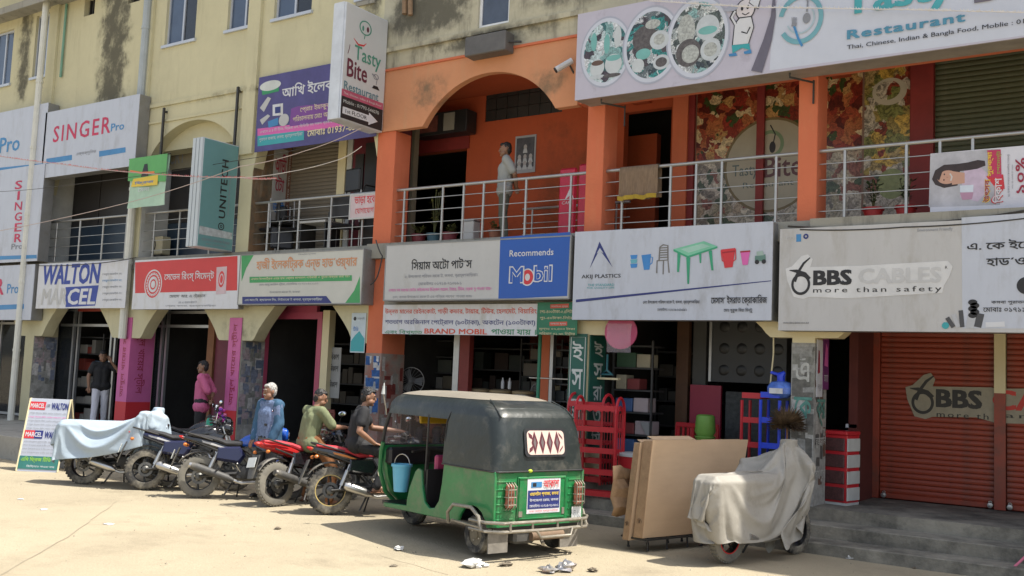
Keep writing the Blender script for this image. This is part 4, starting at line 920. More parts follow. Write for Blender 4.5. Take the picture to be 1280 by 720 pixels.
part(yb, "balcony_door", DPAN, [(lx(446, LV), lx(456, LV), LV-.11, LV-.09, 5.1, 6.1), (lx(458, LV), -12.08, LV-.11, LV-.09, 4.2, 6.3)])
STB = stained("stained_brown_plaster", (.22, .13, .07), [(-16, -15, 4, 6.5, .8)], general=.8, gcol=(.36, .33, .26))
part(yb, "pillar_cladding", STB, [(-15.319, -15.30, D+.01, LV, 4.17, 7.1)])
t = thing("vertical_notice", "tall white notice with dark red and blue Bengali letters on the balcony side wall", "poster", (-15.30, D+.5, 4.75)); obj("sheet", MB().box(.001, .012, 0, .36, 0, 1.6), M("dull_white_notice", (.38, .38, .38), .6), t)
F = Face(t, (-15.286, D+.5, 4.75), (0, 1, 0), (0, 0, 1), tuple(t.location)); F.text_uv("আভী", .03, 1.1, .33, 1.5, MAROON, bold=.03); F.text_uv("টো", .06, .72, .30, 1.05, MAROON, bold=.03); F.text_uv("ভাই", .03, .25, .33, .55, BLUE, bold=.03)
t = thing("vertical_notice", "thin rust coloured lettered strip right of the tall white notice", "poster", (-15.30, D+.87, 4.75)); obj("sheet", MB().box(.001, .012, 0, .1, 0, 1.6), M("rust_strip", (.2, .09, .06), .6), t); F = Face(t, (-15.286, D+.87, 4.75), (0, 1, 0), (0, 0, 1), tuple(t.location)); F.text_uv("প্রিন্ট এন্ড কম্পিউটার", .02, .1, .08, 1.5, LET, turn=1)
# office furniture stacked on that balcony
def office_chair(label, loc, rz, tilt=0):
    t = thing("office_chair", label, "chair", loc, rz, "office chairs stacked on the balcony"); t.rotation_euler = (tilt, 0, rz)
    obj("seat", MB().box(-.24, .24, -.24, .24, .44, .5, .03), BLACKPL, t); obj("backrest", MB().box(-.22, .22, .22, .27, .58, 1.02, .03), BLACKPL, t)
    for sx in (-1, 1):
        obj("armrest", MB().tube([(sx*.24, .22, .5), (sx*.26, .15, .7), (sx*.26, -.15, .7), (sx*.24, -.2, .46)], .018, 6), DARKMETAL, t); obj("leg", MB().tube([(sx*.23, -.22, 0), (sx*.23, -.22, .45)], .016, 6), STEEL, t); obj("leg", MB().tube([(sx*.23, .22, 0), (sx*.23, .22, .6)], .016, 6), STEEL, t)
office_chair("black office chair at the left end of the balcony pile", (lx(338, 13.55, 290), 13.55, 4.16), .4); office_chair("black office chair lying upside down on the pile by the left end", (lx(348, 13.55, 260), 13.6, 5.2), 1.0, pi*.95)
office_chair("black office chair in the middle of the balcony in front of the shutter", (lx(362, 13.6, 290), 13.6, 4.16), 2.5); office_chair("black office chair beneath the small grey notice", (lx(430, 13.6, 290), 13.6, 4.16), 3.6); office_chair("black office chair behind the small grey notice, upper one", (lx(450, 13.6, 260), 13.65, 4.66), 3.0)
t = thing("desk", "small dark desk with pale top among the office chairs", "desk", (lx(400, 13.6, 290), 13.6, 4.16)); obj("desk_top", MB().box(-.35, .35, -.22, .22, .55, .59), GREYP, t)
for sx in (-1, 1): obj("side_panel", MB().box(sx*.33-.015, sx*.33+.015, -.2, .2, 0, .55), BLACKPL, t)
tt, F = board("railing_notice", "small grey framed notice with red lettering tied to the railing", "sign", *from_px((436, 243), (467, 272), D), D+.04, .02, M("pale_red_notice", (.55, .45, .47), .6), GREYP, rim=.03)
F.text_uv("ভাড়া হবে", .12, .25, .62, .42, RED, bold=.02); F.text_uv("যোগাযোগ", .15, .1, .6, .2, RED)
# ------------------------------------------------------------------ things on the restaurant balcony
def plant(label, loc, pot, h, seed, lm, w=.16):
    t = thing("potted_plant", label, "plant", loc, 0, "potted plants behind the railing"); rnd = random.Random(seed)
    obj("pot", MB().lathe([(.09, 0), (.13, .2), (.145, .2), (.145, .235), (.12, .235), (.1, .2)], 16), pot, t)
    mb = MB(); st = MB()
    for k in range(5):
        a = rnd.uniform(0, 2*pi); top = Vector((w*.7*cos(a), w*.7*sin(a), .22+h*rnd.uniform(.7, 1))); st.tube([(0, 0, .2), tuple(Vector((0, 0, .2)).lerp(top, .5)+Vector((0, 0, .04))), tuple(top)], .006, 5)
        for j in range(14):
            f = rnd.uniform(.25, 1); c = Vector((0, 0, .2)).lerp(top, f); b = rnd.uniform(0, 2*pi); l = rnd.uniform(.05, .11); d = Vector((cos(b), sin(b), rnd.uniform(-.2, .8)))*l; s_ = Vector((-sin(b), cos(b), 0))*l*.22
            mb.add([tuple(c), tuple(c+d*.5+s_), tuple(c+d), tuple(c+d*.5-s_)], [(0, 1, 2, 3)])
    obj("stem", st, M("stem_green", (.09, .10, .04), .8), t); o = obj("foliage", mb, lm, t, fix=False); o["kind"] = "stuff"
LEAF = M("yellow_green_leaf", (.11, .12, .035), .6, var=.4, scale=20)
plant("yellow leafed plant in a blue pot near the left end of the railing", (-11.1, 13.6, 4.16), M("blue_pot", (.05, .12, .16), .5), .8, 1, LEAF, .22)
plant("low plant in a maroon pot left of the tall yellow plant", (-11.45, 13.6, 4.16), M("maroon_pot", (.18, .03, .04), .5), .15, 2, LEAF)
plant("low plant in a maroon pot right of the tall yellow plant", (-10.75, 13.6, 4.16), M("maroon_pot", "fff"), .15, 3, LEAF)
plant("plant in a clay pot beside the legs of the man", (-9.75, 13.6, 4.16), M("clay_pot", (.3, .12, .07), .7), .15, 4, LEAF)
for i, x in enumerate((-3.62, -3.2)):
    plant(["left of the two spiky plants in red pots by the right railing", "right of the two spiky plants in red pots by the right railing"][i], (x+.05, 13.6, 4.16), M("scarlet_pot", (.42, .03, .03), .5), .4, 6+i, M("deep_green_leaf", (.045, .08, .035), .6, var=.3), .14)
plant("spiky plant in a red pot behind the pink poster", (-2.6, 13.6, 4.16), M("scarlet_pot", "fff"), .3, 9, M("deep_green_leaf", "fff"), .14)
t = thing("storage_tin", "grey tin box standing between the potted plants", "box", (-10.4, 13.7, 4.16)); obj("tin_body", MB().box(-.12, .16, -.1, .1, 0, .42, .01), GREYP, t); obj("lid", MB().box(-.13, .17, -.11, .11, .42, .46, .01), ALU, t)
# inner stair railing, red chairs
t = thing("inner_railing", "inner stair railing half hidden behind the man on the balcony", "railing", (-9.2, 14.3, 4.16)); obj("top_rail", MB().tube([(-.5, 0, .7), (1.6, 0, .7)], .022, 8), STEEL, t)
for k in range(4): obj("post", MB().tube([(-.3+k*.55, 0, 0), (-.3+k*.55, 0, .7)], .016, 6), STEEL, t)
for k in range(2): obj("rail_bar", MB().tube([(-.5, 0, .25+k*.2), (1.6, 0, .25+k*.2)], .008, 6), STEEL, t)
t = thing("red_panel_door", "tall red moulded panel with a white mark standing against the orange pillar", "panel", (-8.3, 13.65, 4.16)); obj("panel", MB().box(-.28, .05, 0, .06, 0, 1.2, .03), M("crimson_panel", (.50, .015, .05), .4), t); obj("panel", MB().box(.07, .36, .02, .08, 0, 1.25, .03), M("crimson_panel", "fff"), t)
F = Face(t, (-8.3, 13.65, 4.16), (1, 0, 0), (0, 0, 1), t.location); F.poly([(-.16, .66), (-.06, .86), (.02, .68), (-.06, .74)], WHITE, px=False); F.text_uv("CARE", -.2, .6, 0, .65, WHITE)
t = thing("wall_poster", "black and white group poster on the orange wall right of the man", "poster", (-9.3, BW-.02, 5.4)); q = at(645, 171, BW); q2 = at(669, 215, BW)
t.location = ((q.x+q2.x)/2, BW-.012, q2.z); w_ = (q2.x-q.x)/2; h_ = q.z-q2.z
obj("sheet", MB().box(-w_, w_, 0, .01, 0, h_), M("grey_sheet", (.30, .31, .33), .6), t); F = Face(t, tuple(t.location), (1, 0, 0), (0, 0, 1), t.location)
F.poly([(-w_+.03, .1), (w_-.03, .1), (w_-.03, h_-.04), (-w_+.03, h_-.04)], M("dark_group_photo", (.06, .06, .07), .5, var=.5, scale=9), px=False)
for i, (u, v) in enumerate([(0, .62*h_), (-.12, .36*h_), (.0, .36*h_), (.12, .36*h_), (-.12, .18*h_), (0, .18*h_), (.12, .18*h_)]): F.disc((u, v+.05), .035, .045, M("photo_face", (.35, .33, .32), .5), px=False); F.poly([(u-.05, v-.06), (u+.05, v-.06), (u+.03, v+.02), (u-.03, v+.02)], M("photo_suit", (.42, .44, .46), .5), px=False)
t = thing("wall_air_conditioner", "dark boxed appliance with a red picture high in the left corner of the arch", "appliance", (at(556, 130, 14.35).x, 14.35, 6.38)); obj("box_body", MB().box(-.62, .62, -.12, .2, 0, .42, .01), BLACKPL, t); obj("picture", MB().box(-.5, -.05, -.13, -.12, .06, .36), M("dim_red_picture", (.16, .05, .04), .5, var=.5, scale=9), t); obj("pale_panel", MB().box(.1, .35, -.135, -.12, .05, .38), M("pale_panel", "fff"), t)
# cloth over the railing
t = thing("hanging_cloth", "dusty brown cloth with a yellow edge hung over the railing", "cloth", (-6.85, D+.12, 5.13))
mb = MB(); nx, nz = 24, 16
prof = [(.09, -.45)]+[(.08, -.45+.4*k/4) for k in range(1, 5)]+[(.045, .02), (0, .04), (-.045, .02)]+[(-.06, -.05-.43*k/8) for k in range(9)]
vs = []
for i in range(nx+1):
    u = -.32+.64*i/nx
    for y_, z_ in prof: w = max(0, -z_); vs.append((u, y_+w*.06*sin(i*.9)+w*.05*noise.noise(Vector((u*9, z_*6, 1))), z_-.02*sin(i*.5)*w))
n_ = len(prof); mb.add(vs, [(i*n_+j, i*n_+j+1, (i+1)*n_+j+1, (i+1)*n_+j) for i in range(nx) for j in range(n_-1)])
obj("cloth_sheet", mb, M("brown_towel", (.21, .145, .095), .95, var=.25, scale=8, stretch=(6, 1, 1)), t, sharp=80)
mb = MB(); vs = []
for i in range(nx+1):
    u = -.32+.64*i/nx
    for z_ in (-.42, -.485): vs.append((u, -.068-.48*.06*sin(i*.9)*(-1)-.03, z_-.01*sin(i*.5)))
mb.add(vs, [(2*i, 2*i+1, 2*i+3, 2*i+2) for i in range(nx)]); obj("yellow_edge", mb, M("ochre_edge", (.38, .26, .03), .9), t, sharp=80)
# camera, box under the window, pipes on the grey wall
t = thing("security_camera", "white bullet security camera at the left end of the big restaurant sign", "camera", (-8.12, D-.12, 6.75)); obj("camera_body", MB().tube([(.14, .02, .13), (-.06, -.12, -.03)], .05, 10), WHITE, t); obj("lens", MB().tube([(-.06, -.12, -.03), (-.075, -.13, -.042)], .045, 10), BLACK, t); obj("bracket", MB().tube([(.1, .02, .06), (.13, .1, -.05), (.13, .12, -.1)], .015, 6), DARKMETAL, t)
q0, q1 = at(580, 71, D-.3), at(632, 35, D-.3); t = thing("junction_box", "flat dark grey metal box hung below the narrow upper window", "box", ((q0.x+q1.x)/2, D-.3, q0.z)); w_ = (q1.x-q0.x)/2; obj("box_body", MB().box(-w_, w_, 0, .26, 0, .33, .015), M("grey_sheet_metal", (.11, .105, .10), .5, var=.3, scale=3), t); obj("pipe_stub", MB().tube([(w_, .1, .16), (w_+.15, .25, .18)], .02, 6), DARKMETAL, t)
pipe(ob_, [(-11.58, D-.08, 12), (-11.55, D-.08, 9), (-11.5, D-.08, 8.25)], .05, M("rusty_pipe", (.26, .17, .10), .8, var=.3, scale=8)); pipe(ob_, [(-11.4, D-.09, 12), (-11.42, D-.09, 9), (-11.36, D-.09, 8.2)], .045, M("rusty_pipe", "fff"))
# ------------------------------------------------------------------ shop signs
BOXM = M("sign_box_metal", (.25, .25, .245), .45, metal=.3, var=.12, dirt=(.2, .18, .15), dirt_amt=.3)
SY = D-.3
# -- far left brand signs
PALE = M("lilac_white_vinyl", (.47, .50, .57), .4, var=.05, dirt=(.36, .37, .40), dirt_amt=.45, stretch=(1.5, 1, .5), bump=.1, bscale=3)
SRED = M("crimson_letters", (.50, .02, .08), .5); SBLU = M("azure_letters", (.05, .22, .46), .5)
t, F = board("shop_sign", "white lightbox reading SINGER Pro in crimson and blue above the dark balcony", "sign", *from_px((57.5, 141), (168, 207), SY), SY, .28, PALE, BOXM)
F.text("SINGER", (66, 178.5), (137, 172), (66, 158.5), SRED, bold=.02, spacing=1.2); F.text("Pro", (138.5, 164.5), (155, 162), (138, 155), SBLU, bold=.025)
F.poly([(58, 198.5), (90, 193.5), (90, 200), (58, 205)], SBLU); F.poly([(124, 189), (157, 184), (157, 190.5), (124, 196)], SBLU)
F.text("এক্সক্লুসিভ", (95, 196), (120, 192.5), (95, 190), GREYT)
t, F = board("shop_sign", "white lightbox cut by the left edge, ending in blue Pro with a blue band below", "sign", *from_px((-80, 158), (54, 205), SY), SY, .28, PALE, BOXM)
F.text("SINGER", (-60, 200), (-3, 195), (-60, 180), SRED, bold=.02, spacing=1.2); F.text("Pro", (-1, 192), (24, 189), (-1, 173), SBLU, bold=.025); F.poly([(-80, 218), (54, 204), (54, 212), (-80, 226)], SBLU)
t, F = board("shop_sign", "upright white lightbox with SINGER in crimson letters stacked downwards", "sign", *from_px((-60, 222), (46, 326), SY-.02), SY-.02, .28, PALE, BOXM)
for k, ch in enumerate("SINGER"): F.text(ch, (18.5-k*.15+(3 if ch == "I" else 0), 237+k*13.2), (27.5-k*.15-(3 if ch == "I" else 0), 236.6+k*13.2), (18.5, 226.5+k*13.2), SRED, bold=.025)
F.text("Pro", (14, 312), (28.5, 311), (14, 305), GREYT, bold=.025); F.poly([(-60, 322), (46, 318.5), (46, 323), (-60, 327)], SBLU)
t, F = board("shop_sign", "low white lightbox at the left edge showing a red R and blue Pro", "sign", *from_px((-90, 337), (38, 400), SY), SY, .28, PALE, BOXM)
F.text("SINGER", (-60, 370), (4.5, 367), (-60, 350), SRED, bold=.03); F.text("Pro", (8.5, 367), (23, 366), (8.5, 355), SBLU, bold=.025); F.poly([(-90, 391), (30, 386), (30, 380), (-90, 385)], SBLU)
# -- WALTON MARCEL banner
WB = M("deep_blue_letters", (.02, .05, .30), .5)
t, F = board("shop_banner", "wrinkled white banner with WALTON over MARCEL in heavy blue letters", "banner", *from_px((49, 330), (156, 385), SY+.05), SY+.05, .02, WHITE)
F.text("WALTON", (53, 356.5), (125, 352), (53, 331.5), WB, bold=.06, slant=.12); F.poly([(82, 359), (123.5, 356.5), (119, 382), (82, 384)], WB, d=.002)
F.text("MAR", (51, 381), (83, 380), (51, 361), GREYP, bold=.05, slant=.12); F.text("CEL", (84, 381), (119, 379), (84, 361), WHITE, bold=.05, slant=.12)
for k, c in enumerate((GREYT, SBLU, GREYT, GREYT, GREYT)): F.text("শোরুম মোবাইল নং", (128, 345+k*8), (152, 343.5+k*8), (128, 341+k*8), c)
# -- green hanging banner
t = thing("hanging_banner", "small green and pale printed banner hanging on the pipe left of the teal sign", "banner", (-18.55, 12.2, 5.3)); a, b = at(163.5, 199, 12.6), at(206.5, 256, 12.6); t.location = ((a.x+b.x)/2, 12.6, b.z); w_ = (b.x-a.x)/2; h_ = a.z-b.z
GB = M("leaf_green_print", (.10, .36, .10), .5, var=.1)
mb = MB(); vs = []
for j in range(11):
    for i in range(9): u = -1+2*i/8; vs.append((u*w_*(1-.03*sin(j*.5)), .02*sin(i*1.3+j*.4), h_*j/10))
mb.add(vs, [(j*9+i, j*9+i+1, (j+1)*9+i+1, (j+1)*9+i) for j in range(10) for i in range(8)]); obj("banner_sheet", mb, M("pale_green_print", (.38, .55, .42), .5, var=.15), t)
F = Face(t, (t.location.x-w_, 12.57, t.location.z), (1, 0, 0), (0, 0, 1), t.location); W2 = 2*w_
F.poly([(0, h_*.55), (W2, h_*.45), (W2, h_), (0, h_)], GB, px=False); F.poly([(.1*W2, .42*h_), (.8*W2, .4*h_), (.8*W2, .6*h_), (.15*W2, .58*h_)], YELLOW, px=False, d=.006); F.poly([(.35*W2, .6*h_), (.42*W2, .85*h_), (.5*W2, .85*h_), (.55*W2, .6*h_)], BLACK, px=False, d=.007)
F.line([(.05*W2, .75*h_), (.35*W2, .68*h_), (.7*W2, .66*h_)], .04, M("orange_print", (.7, .2, .05), .5), px=False, d=.008); F.text_uv("ফ্রিজ", .2*W2, .44*h_, .7*W2, .52*h_, BLUE, d=.009, bold=.02); F.text_uv("মেলা", .3*W2, .3*h_, .6*W2, .38*h_, WHITE, d=.009)
obj("hanging_bar", MB().tube([(-w_-.05, .0, h_), (w_+.05, 0, h_)], .012, 6), DARKMETAL, t); obj("hanging_arm", MB().tube([(-w_+.1, 0, h_), (-w_+.1, D-12.6, h_+.1)], .012, 6), DARKMETAL, t)
# -- red cement sign
SGR = M("signal_red_vinyl", (.55, .035, .035), .45, var=.06)
t, F = board("shop_sign", "red over white cement sign with a round ring emblem", "sign", *from_px((169, 325.5), (297, 386), SY), SY, .15, WHITE, BOXM)
F.poly([(169, 328), (297, 320), (296.5, 363), (169, 366.5)], SGR)
F.disc((191.5, 355.5), .29, .31, WHITE); F.disc((191.5, 355.5), .26, .28, SGR, inner=.88); F.disc((191.5, 355.5), .19, .2, SGR, inner=.82); F.disc((191.5, 355.5), .1, .11, SGR, inner=.7)
F.polys([[(u+.02*cos(a), v+.02*sin(a)) for a in (0, 2, 4)] for u, v in [(F.uv(191.5, 355.5)[0]+.215*cos(2*pi*k/24), F.uv(191.5, 355.5)[1]+.23*sin(2*pi*k/24)) for k in range(24)]], SGR, px=False)
F.text("সেভেন রিংস্ সিমেন্ট", (205, 353), (267.5, 350), (205, 340), WHITE, bold=.02); F.text("মেসার্স আর. এ. ট্রেডার্স", (212, 373.5), (258, 371.5), (212, 367.5), BLACK); F.text("এম. এ. রহমান মার্কেট", (223, 379.5), (246, 378.5), (223, 376), GREYT); F.text("প্রোঃ কসবা, ব্রাহ্মণবাড়িয়া", (207, 384), (270, 382), (207, 381), GREYT)
F.poly([(271, 334), (284, 333), (282.5, 367), (270, 368)], M("bag_pale", (.55, .42, .45), .5)); F.disc((277, 349), .09, .16, SGR, inner=.7); F.disc((277, 349), .04, .08, SGR)
# -- electric shop sign
t, F = board("shop_sign", "white and green sign of an electric shop with tall faded orange letters", "sign", *from_px((301, 318.5), (452, 380), SY), SY, .30, M("cream_vinyl", (.50, .50, .45), .45, var=.06), BOXM, rim=.02)
OLET = M("faded_orange_letters", (.55, .25, .12), .5); GL = M("mid_green_print", (.05, .30, .10), .5)
F.poly([(302, 318.5), (318, 317.5), (308, 335), (302, 352)], GL); F.poly([(450, 345), (450, 379), (431, 379.5), (443, 363)], GL)
F.text("হাজী ইলেকট্রিক এন্ড হার্ডওয়্যার", (320, 341), (446, 337), (320, 323), OLET, bold=.03)
F.poly([(312, 346), (440, 344), (440, 351), (312, 353.5)], GL); F.text("এখানে ইলেকট্রিক এন্ড হার্ডওয়্যার মালামাল পাইকারী ও খুচরা বিক্রয় করা হয়।", (314, 351), (437, 349), (314, 347), CREAM)
F.text("মোঃ আবু জামিল ভূঁইয়া, মোবাইলঃ ০১৭১২-৪১১১২২", (324, 358), (398, 356), (324, 354), GREYT); F.text("উপজেলা মার্কেট, কসবা", (337, 367), (375, 366), (337, 363.5), GREYT)
F.poly([(303, 371), (408, 370), (415, 379), (303, 380)], DKBLUE); F.text("এম.আর.বি. ক্যাবলস লিঃ, নিউমার্কেট কসবা, ব্রাহ্মণবাড়িয়া", (306, 377.5), (403, 376.5), (306, 373), LET)
F.text("বিসমিল্লাহ", (373, 319.5), (395, 318.5), (373, 317), GREYT)
# -- projecting teal sign
TLP = M("teal_vinyl", (.13, .28, .285), .45, var=.05)
def projecting(name, label, X, y0, y1, z0, z1, dep, fmat, emat, ribs=3):
    t = thing(name, label, "sign", (X-dep/2, (y0+y1)/2, z0)); w = (y1-y0)/2; h = z1-z0
    obj("box_body", MB().box(-dep/2, dep/2-.006, -w, w, 0, h, .01), emat, t); obj("panel", MB().box(dep/2-.006, dep/2, -w+.02, w-.02, .02, h-.02), fmat, t)
    for k in range(ribs): obj("front_rib", MB().box(-dep/2+dep*(k+.1)/ribs, -dep/2+dep*(k+.9)/ribs, -w-.02, -w, 0, h, .006), emat, t)
    for z in (.25, h-.25): obj("wall_arm", MB().box(-.02, .02, w, D-(y0+y1)/2, z, z+.04), DARKMETAL, t)
    return t, Face(t, (X, y0, z0), (0, 1, 0), (0, 0, 1), t.location)
PEDGE = M("pale_sign_edge", (.46, .51, .54), .45, var=.05)
t, F = projecting("projecting_sign", "teal projecting sign with UNITECH in black letters running upwards", -15.7, 12.14, 13.0, 4.16, 6.28, .32, TLP, PEDGE)
F.text_uv("UNITECH", .46, .62, .62, 1.78, BLACK, turn=1, bold=.03, spacing=1.1); F.disc((.54, .46), .075, .075, BLACK, px=False, inner=.72); F.disc((.54, .46), .03, .03, BLACK, px=False, inner=.5)
F.poly([(.03, .24), (.82, .24), (.82, .37), (.03, .40)], M("worn_white_strip", (.42, .46, .47), .6, var=.3, scale=12), px=False); F.text_uv("Authorized Dealer Kasba", .66, .7, .7, 1.5, GREYT, turn=1); F.text_uv("electronics television freezer", .1, .13, .78, .2, GREYT); F.text_uv("কসবা, ব্রাহ্মণবাড়িয়া", .2, .05, .7, .1, GREYT)
# -- purple banner
PUR = M("violet_print", (.07, .06, .20), .5, var=.25, scale=2)
t, F = board("shop_banner", "violet banner with white letters and phone number, partly behind the tall restaurant sign", "banner", *from_px((324, 97), (470, 170), D-.08), D-.08, .02, PUR, None)
BD = F
F.poly([(322, 170), (322, 161), (430, 148), (470, 144), (470, 153), (430, 158)], PINK); F.poly([(322, 170), (380, 163), (380, 175), (322, 183)], TEAL)
F.text("আখি ইলেকট্রিক", (352, 127), (450, 112), (352, 107), WHITE, bold=.03); F.poly([(364, 136), (372, 133), (470, 122), (470, 146), (362, 158)], M("purple_bubble", (.18, .05, .26), .5))
F.text("প্রোঃ ইয়াকুব", (375, 142), (412, 137), (375, 133), CREAM, bold=.01); F.text("পরিচালনায় মোঃ আ", (366, 152.5), (411, 148), (366, 145), CREAM, bold=.01)
F.text("এখানে এ ৪ টি টিভি, ফ্রিজ এন, ডিভিডি সহ সকল প্রকার মেরামত", (325, 168), (430, 153.5), (325, 163), WHITE); F.text("পুরাতন বাজার, কসবা, ব্রাহ্মণবাড়িয়া", (324, 178), (378, 172), (324, 172), WHITE)
F.text("মোবাঃ 01937-635401", (384, 171), (462, 161), (384, 163), CREAM, bold=.03)
F.poly([(327, 106), (348, 102), (349, 114), (328, 119)], GREEN); F.disc((338, 107), .3, .1, LET); F.poly([(325, 135), (335, 121), (339, 123), (330, 140)], GREYP); F.poly([(341, 131), (354, 129), (354, 144), (341, 145)], WHITE); F.poly([(344, 134), (351, 133), (351, 141), (344, 142)], DKBLUE); F.poly([(325, 150), (335, 143), (338, 145), (328, 156)], GREYP); F.poly([(335, 152), (348, 147), (348, 156), (336, 160)], SBLU); F.disc((355, 150), .14, .12, GREYP)
# -- tall projecting restaurant sign
t, F = projecting("projecting_sign", "tall white projecting Tasty Bite restaurant sign with a white arrow on black", -11.9, 11.92, 13.0, 6.16, 8.2, .30, M("off_white_vinyl", (.50, .51, .51), .45, var=.04), M("white_sign_edge", (.56, .60, .66), .45), 1)
TG = M("emblem_teal_green", (.07, .25, .18), .5); BM = M("plum_letters", (.12, .02, .04), .5)
F.disc((.50, 1.72), .155, .13, TG, px=False, inner=.82); F.disc((.44, 1.70), .025, .05, TG, px=False); F.disc((.56, 1.71), .03, .05, BM, px=False); F.line([(.5, 1.60), (.48, 1.52)], .02, TG, px=False); F.line([(.22, 1.46), (.34, 1.38), (.48, 1.40), (.54, 1.46)], [.01, .03, .03, .01], RED, px=False)
F.text_uv("Tasty", .26, 1.03, .93, 1.36, TG, bold=.02); F.text_uv("Bite", .1, .76, .60, 1.08, BM, bold=.03); F.line([(.10, 1.15), (.13, 1.25), (.14, 1.32)], .015, BM, px=False)
F.text_uv("Restaurant", .05, .52, .92, .67, M("slate_teal", (.1, .2, .24), .5), bold=.02)
F.disc((.83, .94), .07, .05, GREYT, px=False, inner=.7); F.line([(.72, .97), (.8, .95), (.86, .9), (.84, .8)], .02, GREYT, px=False); F.poly([(.74, .72), (.94, .72), (.88, .78), (.78, .78)], BLACK, px=False)
F.poly([(.01, .40), (1.05, .40), (1.05, .52), (.01, .52)], M("rose_strip", (.42, .08, .14), .5), px=False); F.text_uv("Thai, Chinese, Indian & Bangla Food", .05, .43, 1.0, .48, LET)
F.poly([(.01, .02), (1.05, .02), (1.05, .40), (.01, .40)], BLACK, px=False); F.text_uv("Mobile : 01793-544070", .06, .29, .95, .35, LET); F.poly([(.05, .10), (.70, .10), (.70, .05), (.93, .16), (.70, .27), (.70, .22), (.05, .22)], WHITE, px=False); F.text_uv("1st FLOOR", .12, .125, .65, .195, BLACK, bold=.01)
# -- auto parts sign with the oil brand
t, F = board("shop_sign", "grey white auto parts sign left of the blue oil panel", "sign", *from_px((483, 306), (712, 374), SY), SY, .25, GREYP, BOXM, rim=.02)
F.text("সিয়াম অটো পার্টস", (514, 337.5), (590, 332.5), (514, 324), BLACK, bold=.03); F.text("৫, উপজেলা পরিষদ মার্কেট, কসবা, ব্রাহ্মণবাড়িয়া।", (506, 349), (597, 344.5), (506, 343), GREYT, bold=.01); F.text("মোবাইলঃ ০১৭১৪-৭১০৮৮১", (523, 357), (577, 354), (523, 352), GREYT, bold=.01)
F.text("এখানে সব ধরনের মোটর সাইকেলের ইঞ্জিন অয়েল, টায়ার, টিউব, ব্রেক সু পাওয়া যায়।", (486, 366), (614, 361), (486, 360), PINK, bold=.01); F.text("৫নং, কসবা উপজেলা মার্কেট এর পশ্চিম পার্শ্বে পাওয়া যায়।", (491, 374), (590, 370), (491, 369), GREYT, bold=.0)
OB = M("royal_blue_vinyl", (.012, .085, .38), .4, var=.04)
F.poly([(625.5, 296.5), (713, 290), (709, 370), (623, 374)], OB, d=.002)
F.text("Recommends", (637, 321), (692, 318), (637, 313), WHITE, bold=.02)
F.text("M", (636, 354.5), (655, 353.8), (636, 333), WHITE, bold=.07); F.text("M", (637.5, 353), (653.5, 352), (637.5, 334.5), OB, bold=.02)
F.disc((659.5, 346.5), .125, .135, WHITE); F.disc((659.5, 346.5), .105, .115, RED); F.disc((659.5, 346.5), .045, .055, WHITE)
F.text("bil", (666.5, 353), (690.5, 352), (666.5, 331.5), WHITE, bold=.07); F.text("bil", (668, 351.7), (689.2, 350.7), (668, 333), OB, bold=.015)
# -- banner beneath
t, F = board("shop_banner", "white banner with three rows of coloured Bengali writing under the auto parts sign", "banner", *from_px((479.5, 381), (671, 420), D-.1), D-.1, .02, WHITE)
OR = M("vermilion_letters", (.60, .09, .05), .5); GG = M("leaf_letters", (.05, .24, .12), .5)
F.text("উন্নত মানের রেইনকোট, গাড়ী কভার, টায়ার, টিউব, হেলমেট, বিয়ারিং", (481, 394), (671, 390.5), (481, 385), OR, bold=.02)
F.text("শতভাগ অরজিনাল পেট্রোল (৯০টাকা), অকটেন (১০০টাকা)", (481, 407), (669, 406), (481, 398), DKBLUE, bold=.015)
F.text("এবং বিখ্যাত", (481, 418.5), (528, 418), (481, 411.5), GG, bold=.02); F.text("BRAND MOBIL", (530.5, 417), (609, 416.5), (530.5, 410.5), OR, bold=.04); F.text("পাওয়া যায় ।", (614, 418), (670, 418), (614, 411), GG, bold=.02)
t, F = board("shop_banner", "green price banner with red headings right of the white written banner", "banner", *from_px((672, 378), (721, 419), D-.12), D-.12, .02, M("price_green", (.02, .17, .09), .5))
F.poly([(688, 380.5), (711, 379.5), (711, 384.5), (688, 385.5)], OR); F.poly([(687, 402.5), (709, 402), (709, 407), (687, 407.5)], OR); F.text("সাময়িক মূল্য", (689, 384.5), (710, 383.5), (689, 381.5), LET); F.text("অফার মূল্য", (688, 406.5), (708, 406), (688, 403.5), LET)
for k, s_ in enumerate(("পেঃ-৪০০টাকা-০.৫লিটার", "পুঃ-৫০টাকা-লিটার")): F.text(s_, (675, 391.5+k*8.5), (719, 390.5+k*8.5), (675, 386.5+k*8.5), CREAM, bold=.01)
for k, s_ in enumerate(("মূল্যঃ ০২,৫০০ টাকা", "পরিমান ০১.৬০ লিটার")): F.text(s_, (674, 413+k*5.5), (719, 412.5+k*5.5), (674, 409+k*5.5), CREAM, bold=.01)
# -- plastics sign
AY = SY-.02
t, F = board("shop_sign", "pale AKIJ PLASTICS sign picturing a green table, chair, jugs and buckets", "sign", *from_px((719, 290), (964, 400.5), AY), AY, .28, PALE, BOXM)
F.poly([(737, 336), (749.5, 302), (766, 334.5), (749.5, 312)], DKBLUE); F.poly([(746, 317), (750, 310), (755, 317), (750.5, 314)], PALE, d=.006)
F.text("AKIJ PLASTICS", (727, 349.5), (776, 346), (727, 343.5), BLACK, bold=.02); F.text("THE STANDARD", (735, 358), (768, 356), (735, 355), TEAL); F.text("FOR QUALITY LIFE", (734, 361.5), (768, 360), (734, 359), TEAL)
F.poly([(720, 374.5), (964, 350.5), (964, 351.5), (720, 378)], DKBLUE)
AQ = M("aqua_print", (.12, .38, .46), .45); JB = M("jug_blue", (.04, .22, .55), .45)
for k in range(3): F.poly([(788, 319+k*5.5), (797, 318.5+k*5.5), (796, 323.5+k*5.5), (789, 324+k*5.5)], AQ if k % 2 else JB)
